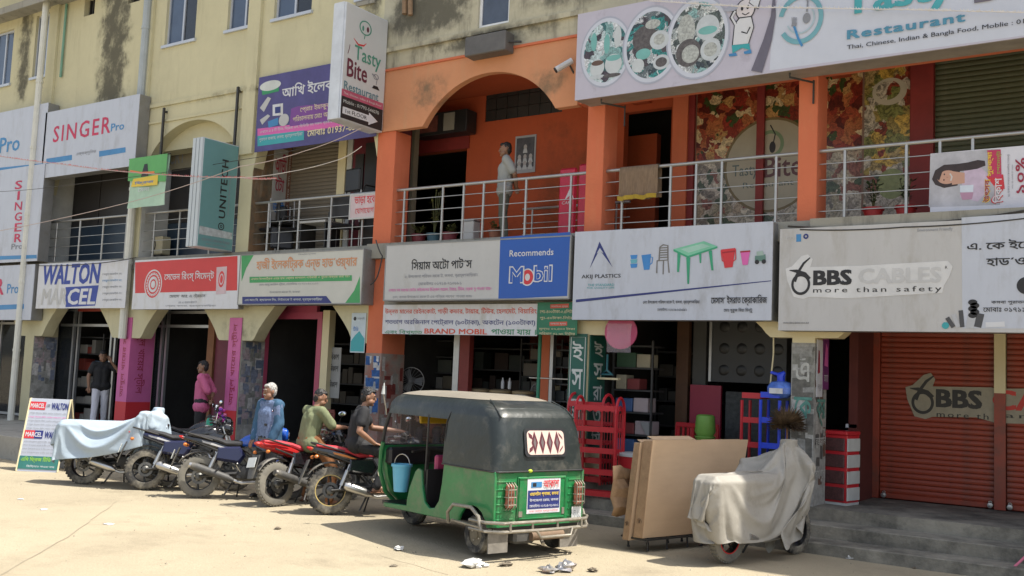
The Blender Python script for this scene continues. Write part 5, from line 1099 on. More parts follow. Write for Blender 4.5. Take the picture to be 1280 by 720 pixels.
F.poly([(802, 319), (814, 317.5), (812, 337), (805, 337.5)], JB); F.line([(813, 321), (816, 322), (815, 329), (812, 331)], .015, JB)
CHP = M("chair_print", (.16, .15, .14), .5)
F.line([(821, 341.5), (821.5, 326), (835, 325), (836.5, 341)], .02, CHP); F.line([(824, 326), (825, 309), (829, 306), (835, 307), (835, 325)], .02, CHP); F.line([(829, 343), (829.5, 326)], .018, CHP)
for k in range(5): F.line([(825.5, 310+k*3), (835, 309.5+k*3)], .015, CHP)
TGN = M("table_green", (.18, .50, .33), .45); TGD = M("table_leg_green", (.03, .30, .16), .45)
F.poly([(842, 311.5), (880, 301.5), (897, 308), (860, 320)], TGN); F.poly([(851, 311.5), (878, 304.5), (888, 308), (861, 316)], M("table_pale", (.32, .55, .45), .45)); F.poly([(842, 311.5), (860, 320), (897, 308), (897, 310), (860, 322.5), (842, 314)], TGD)
for q in (((847, 316), (851, 318), (849, 340), (846.5, 340)), ((858, 322), (863, 322), (861.5, 355), (859.5, 355)), ((874, 318), (877, 317), (876.5, 329), (875, 329)), ((886, 314), (890, 313), (892, 338), (889.5, 338))): F.poly(list(q), TGD)
F.poly([(901.5, 312), (919.5, 310), (916, 334), (906, 335)], RED); F.line([(901.5, 313), (903, 326), (908, 328)], .015, RED); F.line([(919.5, 311), (920, 324), (915, 328)], .015, RED); F.line([(903, 316), (919, 314)], .02, M("deep_red_print", (.3, .01, .02), .5))
F.poly([(925.5, 314), (938, 313), (935, 331), (928.5, 331.5)], PINK); F.poly([(925.5, 314), (938, 313), (938, 315), (925.5, 316)], M("deep_red_print", "f00"))
F.poly([(944, 320), (957, 318), (957.5, 326), (944, 327)], M("toy_green", (.10, .20, .17), .5)); F.poly([(946, 314.5), (954, 313.5), (955, 319), (946, 320)], M("toy_pale", (.3, .4, .36), .5)); F.disc((946.5, 327.5), .03, .03, BLACK); F.disc((955, 327), .03, .03, BLACK)
F.text("৫নং উপজেলা পরিষদ মার্কেট, কসবা, ব্রাহ্মণবাড়িয়া", (804, 381), (875, 377), (804, 375), BLACK, bold=.02); F.text("মোবাইলঃ ০১৮২৯-৮৫৮৫৯২", (822, 389), (859, 387), (822, 384.5), BLACK, bold=.01)
F.text("মেসার্স ইসরাত ক্রোকারিজ", (889, 382.5), (959, 380), (889, 369), BLACK, bold=.04); F.text("মোঃ সুরুজ মিয়া মিন্টু", (905, 391), (941, 389), (905, 385), BLACK, bold=.02)
# -- cable sign
t, F = board("shop_sign", "long grey and white sign reading BBS CABLES more than safety", "sign", from_px((975, 290), (975, 413), SY)[0], .6, from_px((975, 290), (975, 413), SY)[2], from_px((975, 286.5), (975, 413), SY)[3], SY, .28, M("light_grey_vinyl", (.46, .455, .45), .45, var=.04, dirt=(.36, .34, .31), dirt_amt=.45, stretch=(1.5, 1, .5), bump=.1, bscale=3), BOXM)
F.poly([(1202, 272), (1420, 257), (1420, 411), (1203, 410.5)], PALE, d=.002)
HAL = M("logo_halo", (.60, .60, .60), .45); CW = M("cable_grey_letters", (.50, .50, .50), .45)
def bbs(F, P, cables, hal, cw, s=1.0):
    """logo laid out from photo points given by P(x, y)"""
    F.polys([[P(982, 336), P(990, 333), P(1002, 320), P(1010, 318), P(1016, 324), P(1013, 334), P(1078, 332), P(1185, 326), P(1191, 333), P(1187, 345), P(1180, 357), P(1178, 366), P(1060, 373), P(1012, 371), P(1004, 374), P(992, 371), P(984, 350)]], hal, d=.004)
    F.disc(P(1001, 355.5), .125, .14, BLACK, d=.006, inner=.74); F.line([P(987, 338), P(996, 339), P(1006, 343), P(1012, 349)], [.01, .045, .06, .05], BLACK, d=.0062); F.line([P(993, 352), P(998, 340), P(1005, 329), P(1013, 322)], [.05, .035, .03, .015], BLACK, d=.0064)
    F.text("BBS", P(1016.5, 357), P(1065, 354), P(1016.5, 338), BLACK, bold=.08, d=.007)
    F.text("CABLES", P(1073, 355), P(1177, 350), P(1073, 336), cw, bold=.06, d=.007)
    F.text("more than safety", P(1016.5, 368), P(1177, 363.5), P(1016.5, 359.5), BLACK, bold=.01, spacing=1.35, d=.007)
bbs(F, lambda x, y: (x, y), None, HAL, CW)
F.disc((1183, 334.5), .03, .03, BLACK, inner=.85); F.text("R", (1181.5, 336), (1184.5, 335.8), (1181.5, 332.5), BLACK)
F.poly([(995.5, 293), (1001.5, 292.6), (1001.5, 302), (995.5, 302.4)], SBLU); F.disc((1007.5, 295.5), .035, .035, DKBLUE, inner=.4); F.text("ISO", (983, 300), (993, 299.5), (983, 296), CW); F.text("Environment Friendly", (1147, 291), (1191, 287), (1147, 286), GREYT); F.text("www.bbscables.com.bd", (979, 404.5), (1011, 404.3), (979, 402.3), BLACK)
F.text("এ. কে ইলেকট্রিক", (1209, 316), (1360, 308), (1209, 301), BLACK, bold=.04); F.text("হার্ডওয়্যার", (1233, 336), (1325, 334), (1233, 322.5), BLACK, bold=.04); F.disc((1283, 357), .1, .1, BLACK)
F.text("কসবা পুরাতন বাজার, কসবা", (1239, 381), (1330, 380), (1239, 376), BLACK, bold=.02); F.text("মোবাঃ ০১৭১১-৩৭২০৫৩", (1229, 390), (1320, 389), (1229, 384), BLACK, bold=.02)
CB = M("cable_dark", (.06, .06, .065), .4); CL = M("cable_light", (.45, .46, .48), .4)
for x0, y0, x1, y1, w_, c in ((1192, 409, 1184, 397, .05, CB), (1198, 409, 1192, 393, .05, CL), (1203, 409, 1201, 388, .05, CB), (1212, 410, 1218, 380, .09, CL), (1222, 409, 1226, 392, .08, CB), (1232, 406, 1256, 405, .06, WHITE)): F.line([(x0, y0), (x1, y1)], w_, c, d=.006)
for k in range(5): F.disc((1217+(k % 2)*2.5-1, 378+k*4), .05, .035, BLACK, d=.0065)
F.disc((1182, 407), .04, .04, TEAL)
# logo painted over the slats of the red shutter
SG = Face(s1, (-3.78, SHY-.012, .46), (1, 0, 0), (0, 0, 1), s1.location)
HL = M("painted_khaki", (.30, .27, .20), .6, var=.15, scale=8); RL = M("painted_red_letters", (.50, .04, .03), .6); BK = M("painted_black", (.03, .028, .026), .6)
def Q(x, y): return (1132+(x-982)*1.135, 467+(y-320)*1.0+(x-982)*.035)
o = SG.polys([[Q(982, 337), Q(990, 334), Q(1002, 321), Q(1010, 318), Q(1015, 326), Q(1012, 335), Q(1076, 334), (1242.8, 485), (1242.8, 528), Q(1060, 372), Q(1012, 373), Q(1004, 376), Q(992, 373), Q(984, 352)]], HL, d=.012)
SG.disc(Q(1001, 355.5), .15, .16, BK, d=.014, inner=.74); SG.line([Q(987, 338), Q(996, 339), Q(1006, 343), Q(1012, 349)], [.01, .05, .07, .06], BK, d=.0142); SG.line([Q(993, 352), Q(998, 340), Q(1005, 329), Q(1013, 322)], [.06, .045, .04, .02], BK, d=.0144)
SG.text("BBS", (1170, 509), (1228, 508.5), (1170, 486), BK, bold=.08, d=.015); SG.text("more th", (1171, 521), (1236, 522.5), (1171, 514), BK, bold=.01, d=.015, spacing=1.3)
S2 = Face(s2, (-2.14, SHY-.012, .46), (1, 0, 0), (0, 0, 1), s2.location)
S2.polys([[(1254.8, 486), (1440, 484), (1440, 534), (1254.8, 529)]], HL, d=.012); S2.text("CABLES", (1240.8, 512), (1395, 512), (1240.8, 487), RL, bold=.06, d=.015); S2.text("an safety", (1257, 524), (1395, 526), (1257, 516), BK, bold=.01, d=.015, spacing=1.3)
# -- the big restaurant sign on top
TY = 12.55
x0, x1_, z0_, z1_ = from_px((720.5, 17), (720.5, 126), TY)
x0 = at(720.5, 70, TY).x; z0_ = at(1000, 86, TY).z; z1_ = at(740, 14.5, TY).z
t = thing("restaurant_sign", "huge pale lilac restaurant sign with round food photos and a chef drawing", "sign", (x0+4, TY, z0_))
LIL = M("lilac_vinyl", (.46, .44, .52), .45, var=.05, dirt=(.32, .29, .35), dirt_amt=.2); LIL2 = M("pale_blue_vinyl", (.52, .55, .63), .45, var=.05)
H = z1_-z0_
obj("panel", MB().box(-4, 4.5, 0, .02, .0, H), LIL, t); obj("box_frame", MB().box(-4, 4.5, .02, .22, 0, H, .01), M("sign_back_metal", (.30, .27, .24), .5, metal=.2, var=.2), t)
obj("sign_soffit", MB().box(-4, 4.5, .22, D-.03-TY, 0.02, .06), M("sign_soffit_metal", (.30, .27, .24), .6, var=.2), t)
for x in (-3.6, -.75, 2.2): obj("bracket", MB().tube([(x, .1, .0), (x, .1, -.06), (x+.2, D-TY-.03, -.06)], .014, 6).tube([(x+.2, D-TY-.03, -.03), (x+.2, D-TY-.03, -.35)], .014, 6), DARKMETAL, t)
F = Face(t, (x0, TY, z0_), (1, 0, 0), (0, 0, 1), t.location)
SIL = M("plate_silver", (.36, .38, .46), .45, var=.05); 
F.poly([(962, 88), (966, 20), (985, -40), (1400, -90), (1400, 28)], LIL2, d=.0015)
FT = [food_mat("drinks_photo", ["8fb4b4", "b4c4c8", "3a6a6c", "c8ccd0", "4a4048", "7ca0a0"], 6.5, 2, .5), food_mat("salad_photo", ["6a7478", "c8ccd0", "3c4a50", "3a8a88", "b0b8bc", "50484c"], 9, 5, .3), food_mat("noodle_photo", ["c8ccd0", "56605c", "8ab0b0", "a0a8a8", "3c4448", "d0d4d4"], 9, 9, .3)]
for k, ((cx, cy), R) in enumerate((((757, 65), .54), ((814, 56), .58), ((872, 47), .60))):
    F.disc((cx, cy), R*.8, R*1.0, SIL, d=.003+.001*k, name="plate_rim"); F.disc((cx, cy), R*.76, R*.95, LIL2, d=.0033+.001*k, name="plate_rim"); F.disc((cx, cy), R*.68, R*.85, FT[k], d=.0036+.001*k, name="food_photo")
# what lies on the plates of the three round photos
def dish(c, items):
    u0, v0 = F.uv(*c)
    for k, (du, dv, ru, rv, m_) in enumerate(items): F.disc((u0+du, v0+dv), ru, rv, m_, 'food_print', px=False, d=.0062+.0002*k)
CUPW = M("cup_print", (.52, .56, .58), .5); TEA = M("tea_print", (.12, .07, .05), .5); AQG = M("glass_print", (.16, .40, .38), .5); DKF = M("dark_food_print", (.10, .09, .09), .5, var=.5, scale=20); PLT = M("plate_pale_print", (.48, .52, .55), .5, var=.12, scale=9); NOO = M("noodle_print", (.40, .42, .40), .5, var=.45, scale=26)
dish((757, 65), [(-.13, -.22, .12, .13, CUPW), (-.13, -.15, .10, .04, TEA), (.14, -.20, .14, .15, CUPW), (.14, -.11, .12, .045, AQG), (.02, .12, .05, .15, AQG), (-.2, .18, .05, .14, AQG), (-.13, -.36, .13, .03, PLT), (.12, -.37, .15, .03, DKF), (.2, .2, .06, .16, CUPW)])
dish((814, 56), [(-.1, .1, .2, .2, DKF), (.13, .05, .15, .14, PLT), (.13, .06, .09, .08, NOO), (-.12, -.12, .12, .08, AQG), (.17, -.28, .13, .11, PLT), (.17, -.28, .09, .07, DKF), (-.2, -.28, .1, .1, CUPW), (.02, .3, .12, .07, NOO)])
dish((872, 47), [(.15, .12, .17, .18, PLT), (.15, .08, .14, .06, AQG), (-.17, .12, .13, .24, NOO), (-.13, -.2, .19, .2, DKF), (-.1, -.22, .13, .13, NOO), (.2, -.2, .15, .16, PLT), (.2, -.2, .1, .1, NOO)])
# a plain chef drawing
SKIN_P = M("drawing_cream", (.62, .58, .60), .5)
F.disc((932, 12), .14, .15, BLACK); F.disc((932, 12), .125, .135, SKIN_P); F.poly([(936, 4), (941, -8), (952, -4), (948, 12)], BLACK); F.poly([(937, 3), (942, -6), (951, -3), (947, 11)], WHITE)
F.poly([(918, 30), (924, 22), (940, 20), (943, 34), (936, 56), (915, 58)], BLACK); F.poly([(919, 31), (925, 23.5), (939, 21.5), (942, 34), (935.5, 54.5), (916.5, 56.5)], WHITE)
F.line([(920, 31), (914, 22), (919, 13)], .05, BLACK); F.line([(920, 31), (915, 22), (919.5, 14)], .03, WHITE); F.line([(938, 34), (934, 42), (927, 40)], .02, BLACK)
F.poly([(915, 57), (937, 54.5), (938, 63), (928, 60), (916, 67)], TEAL); F.poly([(911, 68), (920, 66), (922, 70), (912, 71)], SBLU); F.poly([(930, 65), (939, 62), (940, 67), (931, 68)], SBLU)
F.disc((928, 11), .018, .03, BLACK); F.disc((935, 9), .018, .03, BLACK); F.line([(928, 17), (932, 19), (937, 16)], .014, BLACK); F.disc((914, 11.5), .1, .035, SIL)
F.line([(968, -10), (967, 20), (960, 50), (946, 90)], [.02, .07, .12, .16], M("charcoal_swoosh", (.13, .12, .16), .5))
F.disc((1001, 24), .30, .34, M("aqua_ring", (.15, .36, .42), .5), inner=.8, a0=-2.6, a1=2.9); F.disc((1001, 24), .19, .2, M("aqua_soft", (.38, .50, .56), .5), inner=.9, a0=-2.8, a1=.6)
F.disc((1008.5, 23), .05, .07, GREYT); F.line([(1009, 15), (1010, 2), (1004, -10)], .02, GREYT); F.line([(993, 33), (998, 48), (1003, 58)], .03, SBLU)
for dx in (-3, -1, 1, 3): F.line([(993+dx*.9, 22), (993+dx*.7, 31)], .01, GREYT)
F.line([(990, 31), (996, 31)], .05, GREYT)
F.text("Tasty", (1054, 31), (1195, 2), (1054, -13), M("aqua_letters", (.06, .34, .38), .45), bold=.05); F.text("Bite", (1218, 5), (1330, -20), (1218, -40), M("charcoal_swoosh", "333"), bold=.05)
F.text("Restaurant", (1059, 50), (1207, 28), (1059, 38.5), M("slate_aqua_letters", (.07, .24, .36), .45), bold=.06, spacing=1.15)
F.text("Thai, Chinese, Indian & Bangla Food, Moblie : 01799-544070", (1059, 64), (1345, 22), (1059, 57), BLACK, bold=.012)
# string of decoration over that sign
def wire(label, pts, r, mat, name="string", cat="string", sag=0, tw=None, seg=40, group=None):
    P = []
    for a_, b_ in zip(pts[:-1], pts[1:]):
        a_, b_ = Vector(a_), Vector(b_)
        for k in range(seg): tt_ = k/seg; p = a_.lerp(b_, tt_); p.z -= sag*4*tt_*(1-tt_); P.append(p)
    P.append(Vector(pts[-1])); t = thing(name, label, cat, P[0], 0, group)
    obj("strand", MB().tube([tuple(p-P[0]) for p in P], r, 5), mat, t)
    if tw:
        mb = MB(); rnd = random.Random(4)
        for i in range(0, len(P)-1):
            for s_ in range(3): c = P[i].lerp(P[i+1], s_/3)-P[0]; mb.add([tuple(c), (c.x+rnd.uniform(-.03, .03), c.y, c.z+rnd.uniform(.01, .035)), (c.x+.03, c.y+.01, c.z-rnd.uniform(0, .02))], [(0, 1, 2)])
        o = obj("tinsel", mb, tw, t, fix=False); o["kind"] = "stuff"
    return t
TIN = M("silver_tinsel", (.6, .58, .56), .35, metal=.4); RSTR = M("pink_string", (.50, .41, .38), .6); WSTR = M("white_string", (.66, .62, .58), .6)
wire("silver tinsel string across the top of the huge restaurant sign", [at(812, 1, 12.45), at(940, 9, 12.45), at(1130, 12, 12.45), at(1300, 16, 12.45)], .006, WSTR, tw=TIN)
wire("red and white twisted string above the green banner at the left", [at(-20, 192, 11.8), at(75, 205, 11.8), at(185, 217, 11.9), at(300, 222, 12), at(345, 223, 12)], .007, RSTR, sag=.02, tw=M("red_flecks", (.6, .12, .12), .6), group="strings across the left shops")
wire("pale string rising from the left edge to the tall restaurant sign", [at(-20, 292, 11.2), at(165, 252, 11.4), at(300, 208, 11.6), at(380, 189, 11.8), at(452, 160, 11.9)], .007, RSTR, sag=.03, group="strings across the left shops")
wire("faint white string above the railing with the stacked chairs", [at(300, 222, 11.9), at(360, 215, 11.9), at(425, 199, 11.9), at(452, 183, 11.92)], .006, WSTR, sag=.02, group="strings across the left shops")
wire("thin dark cable crossing the left signs", [at(-20, 240, 12.3), at(80, 232, 12.3), at(300, 200, 12.4), at(420, 175, 12.5)], .006, DARKMETAL, sag=.03, name="cable", cat="cable")
wire("slack black cable under the pink poster along the ledge", [at(985, 283, D-.28), at(1120, 281, D-.28), at(1290, 262, D-.28)], .014, BLACKPL, sag=.03, name="cable", cat="cable")
wire("second black cable on the ledge above the cable company sign", [at(1000, 287, D-.30), at(1130, 284, D-.3), at(1290, 272, D-.3)], .01, BLACKPL, sag=.02, name="cable", cat="cable")
wire("dark cable hanging by the orange pillar between the two buildings", [at(470, 300, D-.2), at(478, 320, D-.2), at(472, 345, D-.25), at(463, 356, D-.3)], .012, BLACKPL, sag=.03, name="cable", cat="cable")
wire("cable run along the bottom of the white brand banner", [at(45, 332, SY-.02), at(110, 330, SY-.02), at(170, 322, SY-.02)], .01, DARKMETAL, sag=.02, name="cable", cat="cable")
# -- poster on the right railing
t, F = board("railing_poster", "long white poster with a smiling dark haired woman printed sideways, tied to the right railing", "poster", *from_px((1163, 192), (1420, 262), D-.02), D-.02, .01, M("poster_white", (.60, .60, .66), .45, var=.06))
PB = M("poster_backdrop", (.42, .42, .46), .5, var=.3, scale=3); F.poly([(1163, 192), (1250, 186), (1250, 256), (1161, 259)], PB, d=.0012)
HR = M("hair_print", (.035, .022, .022), .5, var=.3, scale=12); SK = M("skin_print", (.52, .30, .22), .5, var=.06)
F.poly([(1206, 208), (1222, 206), (1236, 218), (1236, 238), (1222, 252), (1200, 247), (1203, 226)], M("blouse_print", (.52, .42, .54), .5, var=.15, scale=9))
F.poly([(1165, 224), (1169, 213), (1180, 206), (1196, 205), (1210, 203), (1222, 200), (1231, 201), (1232, 207), (1222, 211), (1210, 213), (1200, 214), (1197, 232), (1180, 235), (1169, 231)], HR)
F.poly([(1190, 214), (1206, 216), (1206, 229), (1190, 231)], SK); F.disc((1184, 221.5), .115, .085, SK); F.poly([(1170, 222), (1176, 211), (1186, 211), (1178, 215), (1174, 226)], HR)
F.line([(1187.5, 217), (1190, 221), (1188.5, 226)], .016, WHITE); F.disc((1180.5, 218), .008, .012, HR); F.disc((1180, 225), .008, .012, HR); F.line([(1183, 221.5), (1185.5, 221.8)], .006, M("skin_shadow_print", (.35, .17, .12), .5))
F.poly([(1200, 232), (1217, 231), (1216.5, 240), (1200, 240.5)], M("phone_print", (.6, .66, .75), .4)); F.poly([(1200, 241), (1217, 240.5), (1215, 249), (1203, 250)], M("sleeve_print", (.44, .25, .36), .5))
F.text("উৎসব", (1228, 254), (1238, 254), (1228, 224), YELLOW, turn=1, bold=.08); F.text("উৎসব", (1229, 253), (1237, 253), (1229, 225), MAROON, turn=1, bold=.03)
F.poly([(1233, 220), (1254, 218), (1256, 236), (1247, 238), (1234, 222)], RED); F.poly([(1234, 188), (1251, 187), (1252, 222), (1238, 222)], M("crimson_patch", (.48, .03, .10), .5))
F.text("সুরক্ষা", (1234.5, 221), (1242, 221), (1234.5, 190), YELLOW, turn=1, bold=.04); F.text("পেমেন্ট", (1245, 218), (1252, 218), (1245, 189), M("olive_letters", (.30, .30, .06), .5), turn=1, bold=.04)
F.text("বিকাশ", (1239, 255), (1254, 255), (1239, 222), RED, turn=1, bold=.12); F.text("বিকাশ", (1240.5, 254), (1252.5, 254), (1240.5, 223), WHITE, turn=1, bold=.04)
F.text("৯৫ হাজার দোকানে কেনাকাটায় পেমেন্ট", (1259, 246), (1263, 246), (1259, 193), GREYT, turn=1); F.text("মার্চেন্ট একাউন্ট নম্বর", (1264.5, 236), (1267, 236), (1264.5, 206), GREYT, turn=1)
F.text("১০%", (1269.5, 242), (1282, 242), (1269.5, 198), MAROON, turn=1, bold=.04); F.text("ক্যাশব্যাক অফার", (1292, 245), (1310, 245), (1292, 190), MAROON, turn=1, bold=.03)
# -- A frame board on the ground
a0 = atz(30, 587, 0); 
t = thing("sandwich_board", "white A frame board with MARCEL and WALTON lines standing at the left edge", "sign", (atz(48, 588).x, atz(48, 588).y+.12, 0), radians(34))
t.scale = (.80, 1, 1); lean = .20; HB = 1.22; wB = .44
def sheet(y0, y1, nm, mat):
    mb = MB(); mb.add([(-wB, y0, 0), (wB, y0, 0), (wB, y1, HB), (-wB, y1, HB), (-wB, y0+.02, 0), (wB, y0+.02, 0), (wB, y1+.02, HB), (-wB, y1+.02, HB)], [(0, 1, 2, 3), (7, 6, 5, 4), (0, 4, 5, 1), (1, 5, 6, 2), (2, 6, 7, 3), (3, 7, 4, 0)]); return obj(nm, mb, mat, t)
BW_ = M("board_white", (.42, .45, .52), .5, var=.05)
fp = sheet(-.3, 0, "front_panel", BW_); sheet(.42, .03, "back_panel", M("board_back_grey", (.36, .37, .38), .6, var=.1))
for s_ in (-1, 1):
    obj("leg", MB().tube([(s_*wB, -.3, 0), (s_*wB, 0, HB)], .018, 6), CREAM, t); obj("leg", MB().tube([(s_*wB, .44, 0), (s_*wB, .03, HB)], .018, 6), CREAM, t)
Rz = Matrix.Rotation(radians(13), 3, 'Z'); nrm = Vector((0, .3, HB)).normalized()
F = Face(t, Vector((-wB, -.302, 0)), (1, 0, 0), tuple(nrm), (0, 0, 0)); L_ = sqrt(.09+HB*HB)
F.poly([(.02, 1.06), (.36, 1.06), (.36, 1.2), (.02, 1.2)], RED, px=False); F.text_uv("MARCEL", .04, 1.09, .34, 1.17, WHITE, bold=.04); F.text_uv("এবং", .38, 1.1, .46, 1.16, BLACK); F.text_uv("WALTON", .49, 1.07, .86, 1.19, DKBLUE, bold=.06)
F.poly([(.02, .56), (.42, .56), (.42, .70), (.02, .70)], RED, px=False); F.poly([(.24, .56), (.42, .56), (.42, .70), (.24, .70)], DKBLUE, px=False); F.text_uv("MARCEL", .05, .59, .40, .67, WHITE, bold=.04); F.text_uv("WALTON", .46, .57, .86, .69, DKBLUE, bold=.06)
for k, c in enumerate((GREYT, PINK, GREYT, GREYT, GREYT)): F.text_uv("শোরুম ফ্রিজ টিভি মোটর সাইকেল এসি", .04, .98-k*.066, .84, 1.015-k*.066, c, bold=.01)
for k in range(4): F.text_uv("কসবা উপজেলা মার্কেট নীচ তলা মোবাইল", .04, .49-k*.062, .8, .525-k*.062, GREYT, bold=.01)
F.poly([(.02, .04), (.88, .04), (.88, .26), (.02, .26)], M("board_teal", (.03, .16, .14), .5), px=False); F.text_uv("এসি ফ্রিজ টিভি", .06, .15, .7, .25, M("lime_letters", (.25, .5, .05), .5), bold=.04); F.poly([(.14, .05), (.86, .05), (.86, .12), (.14, .12)], RED, px=False, d=.004); F.text_uv("কিস্তিতে পাওয়া যায়", .2, .06, .8, .11, WHITE, d=.006)
# pink rod at the lower right corner
p = atz(1256, 722, 0); q = at(1284, 686, p.y+.15)
t = thing("pink_rod", "pink plastic rod leaning into the lower right corner on the ground", "rod", (p.x, p.y, 0)); obj("rod", MB().tube([(0, 0, .02), (q.x-p.x+.1, .15, q.z+.05)], .014, 8), M("pink_plastic_rod", (.62, .16, .24), .4), t)
# ------------------------------------------------------------------ motorbikes
RUB = M("tyre_rubber", (.028, .027, .026), .85, var=.3, scale=12, dirt=(.28, .25, .19), dirt_amt=.75, dscale=5)
RUBG = M("dusty_tyre_rubber", (.20, .185, .15), .9, var=.3, scale=8, dirt=(.05, .048, .045), dirt_amt=.6, dscale=4)
RIM = M("black_rim", (.02, .02, .02), .4, metal=.3, var=.2); CHROME = M("dull_chrome", (.50, .49, .47), .3, metal=.9, var=.15)
ENG = M("engine_metal", (.12, .118, .11), .5, metal=.6, var=.3, scale=15, dirt=(.16, .14, .11), dirt_amt=.5); ENGB = M("black_engine", (.03, .03, .03), .5, metal=.3, var=.3)
SEATB = M("black_seat", (.025, .025, .027), .6, var=.2); SEATR = M("red_seat", (.50, .035, .05), .6, var=.12)
GLOSSB = M("gloss_black", (.012, .012, .014), .15, var=.1, coat=.6); GLOSSBL = M("gloss_blue", (.01, .08, .42), .2, var=.1, coat=.6); GLOSSR = M("gloss_red", (.42, .02, .02), .25, var=.1, coat=.5)
NAVY = M("navy_plastic", (.010, .012, .045), .3, var=.1, coat=.3); LRED = M("tail_lamp_red", (.50, .02, .02), .2, var=.05); LAMB = M("amber_lens", (.6, .18, .03), .25)
MIRG = M("mirror_glass", (.8, .84, .9), .03, metal=1, var=0); PLATE = M("number_plate_white", (.62, .64, .62), .5, var=.1)
DUSTP = M("dusty_black_plastic", (.07, .068, .064), .6, var=.35, scale=5, dirt=(.22, .2, .16), dirt_amt=.5)
def rr(hw, hh, x, cy, cz, n=12, p=2.6):
    return [(x, cy+hw*math.copysign(abs(cos(2*pi*k/n))**(2/p), cos(2*pi*k/n)), cz+hh*math.copysign(abs(sin(2*pi*k/n))**(2/p), sin(2*pi*k/n))) for k in range(n)]
def wheel(t, x, R, w, tyre, rim, spokes=6, disc=True, stripe=None):
    r0 = R-w*.95
    tr = obj("wheel", MB().at((x, 0, R)).lathe([(R-w*.9, -w*.42), (R-w*.45, -w*.52), (R-w*.12, -w*.40), (R-.004, -w*.18), (R, 0), (R-.004, w*.18), (R-w*.12, w*.40), (R-w*.45, w*.52), (R-w*.9, w*.42), (R-w*.9, -w*.42)], 40, 'Y', False), tyre, t)
    mb = MB()
    for k in range(36):
        a = 2*pi*k/36
        for s in (-1, 1): mb.at((x, 0, R), (0, a, 0)); mb.box(-.012, .016, min(0, s*w*.34), max(0, s*w*.34), R-.014, R+.004)
    obj("tread_block", mb, tyre, tr, fix=False)["kind"] = "stuff"
    obj("rim", MB().at((x, 0, R)).lathe([(r0, -w*.4), (r0+.016, -w*.42), (r0+.016, w*.42), (r0, w*.4), (r0-.012, 0), (r0, -w*.4)], 36, 'Y', False), rim, tr)
    if stripe: obj("rim_stripe", MB().at((x, 0, R)).lathe([(r0-.004, -w*.43), (r0+.008, -w*.44), (r0+.008, w*.44), (r0-.004, w*.43)], 36, 'Y', False), stripe, tr)
    for k in range(spokes):
        a = 2*pi*k/spokes; mb = MB().at((x, 0, R), (0, a, 0)); mb.tube([(0, 0, .03), (.012, 0, r0*.6), (0, 0, r0)], [.022, .013, .016], 6); obj("spoke", mb, rim, tr)
    obj("hub", MB().at((x, 0, R)).lathe([(.03, -.09), (.055, -.07), (.06, 0), (.055, .07), (.03, .09)], 16, 'Y'), ENG, tr)
    if disc: obj("brake_disc", MB().at((x, 0, R)).lathe([(.07, -.056), (.11, -.056), (.11, -.053), (.07, -.053)], 24, 'Y', False), ENG, tr)
    return tr
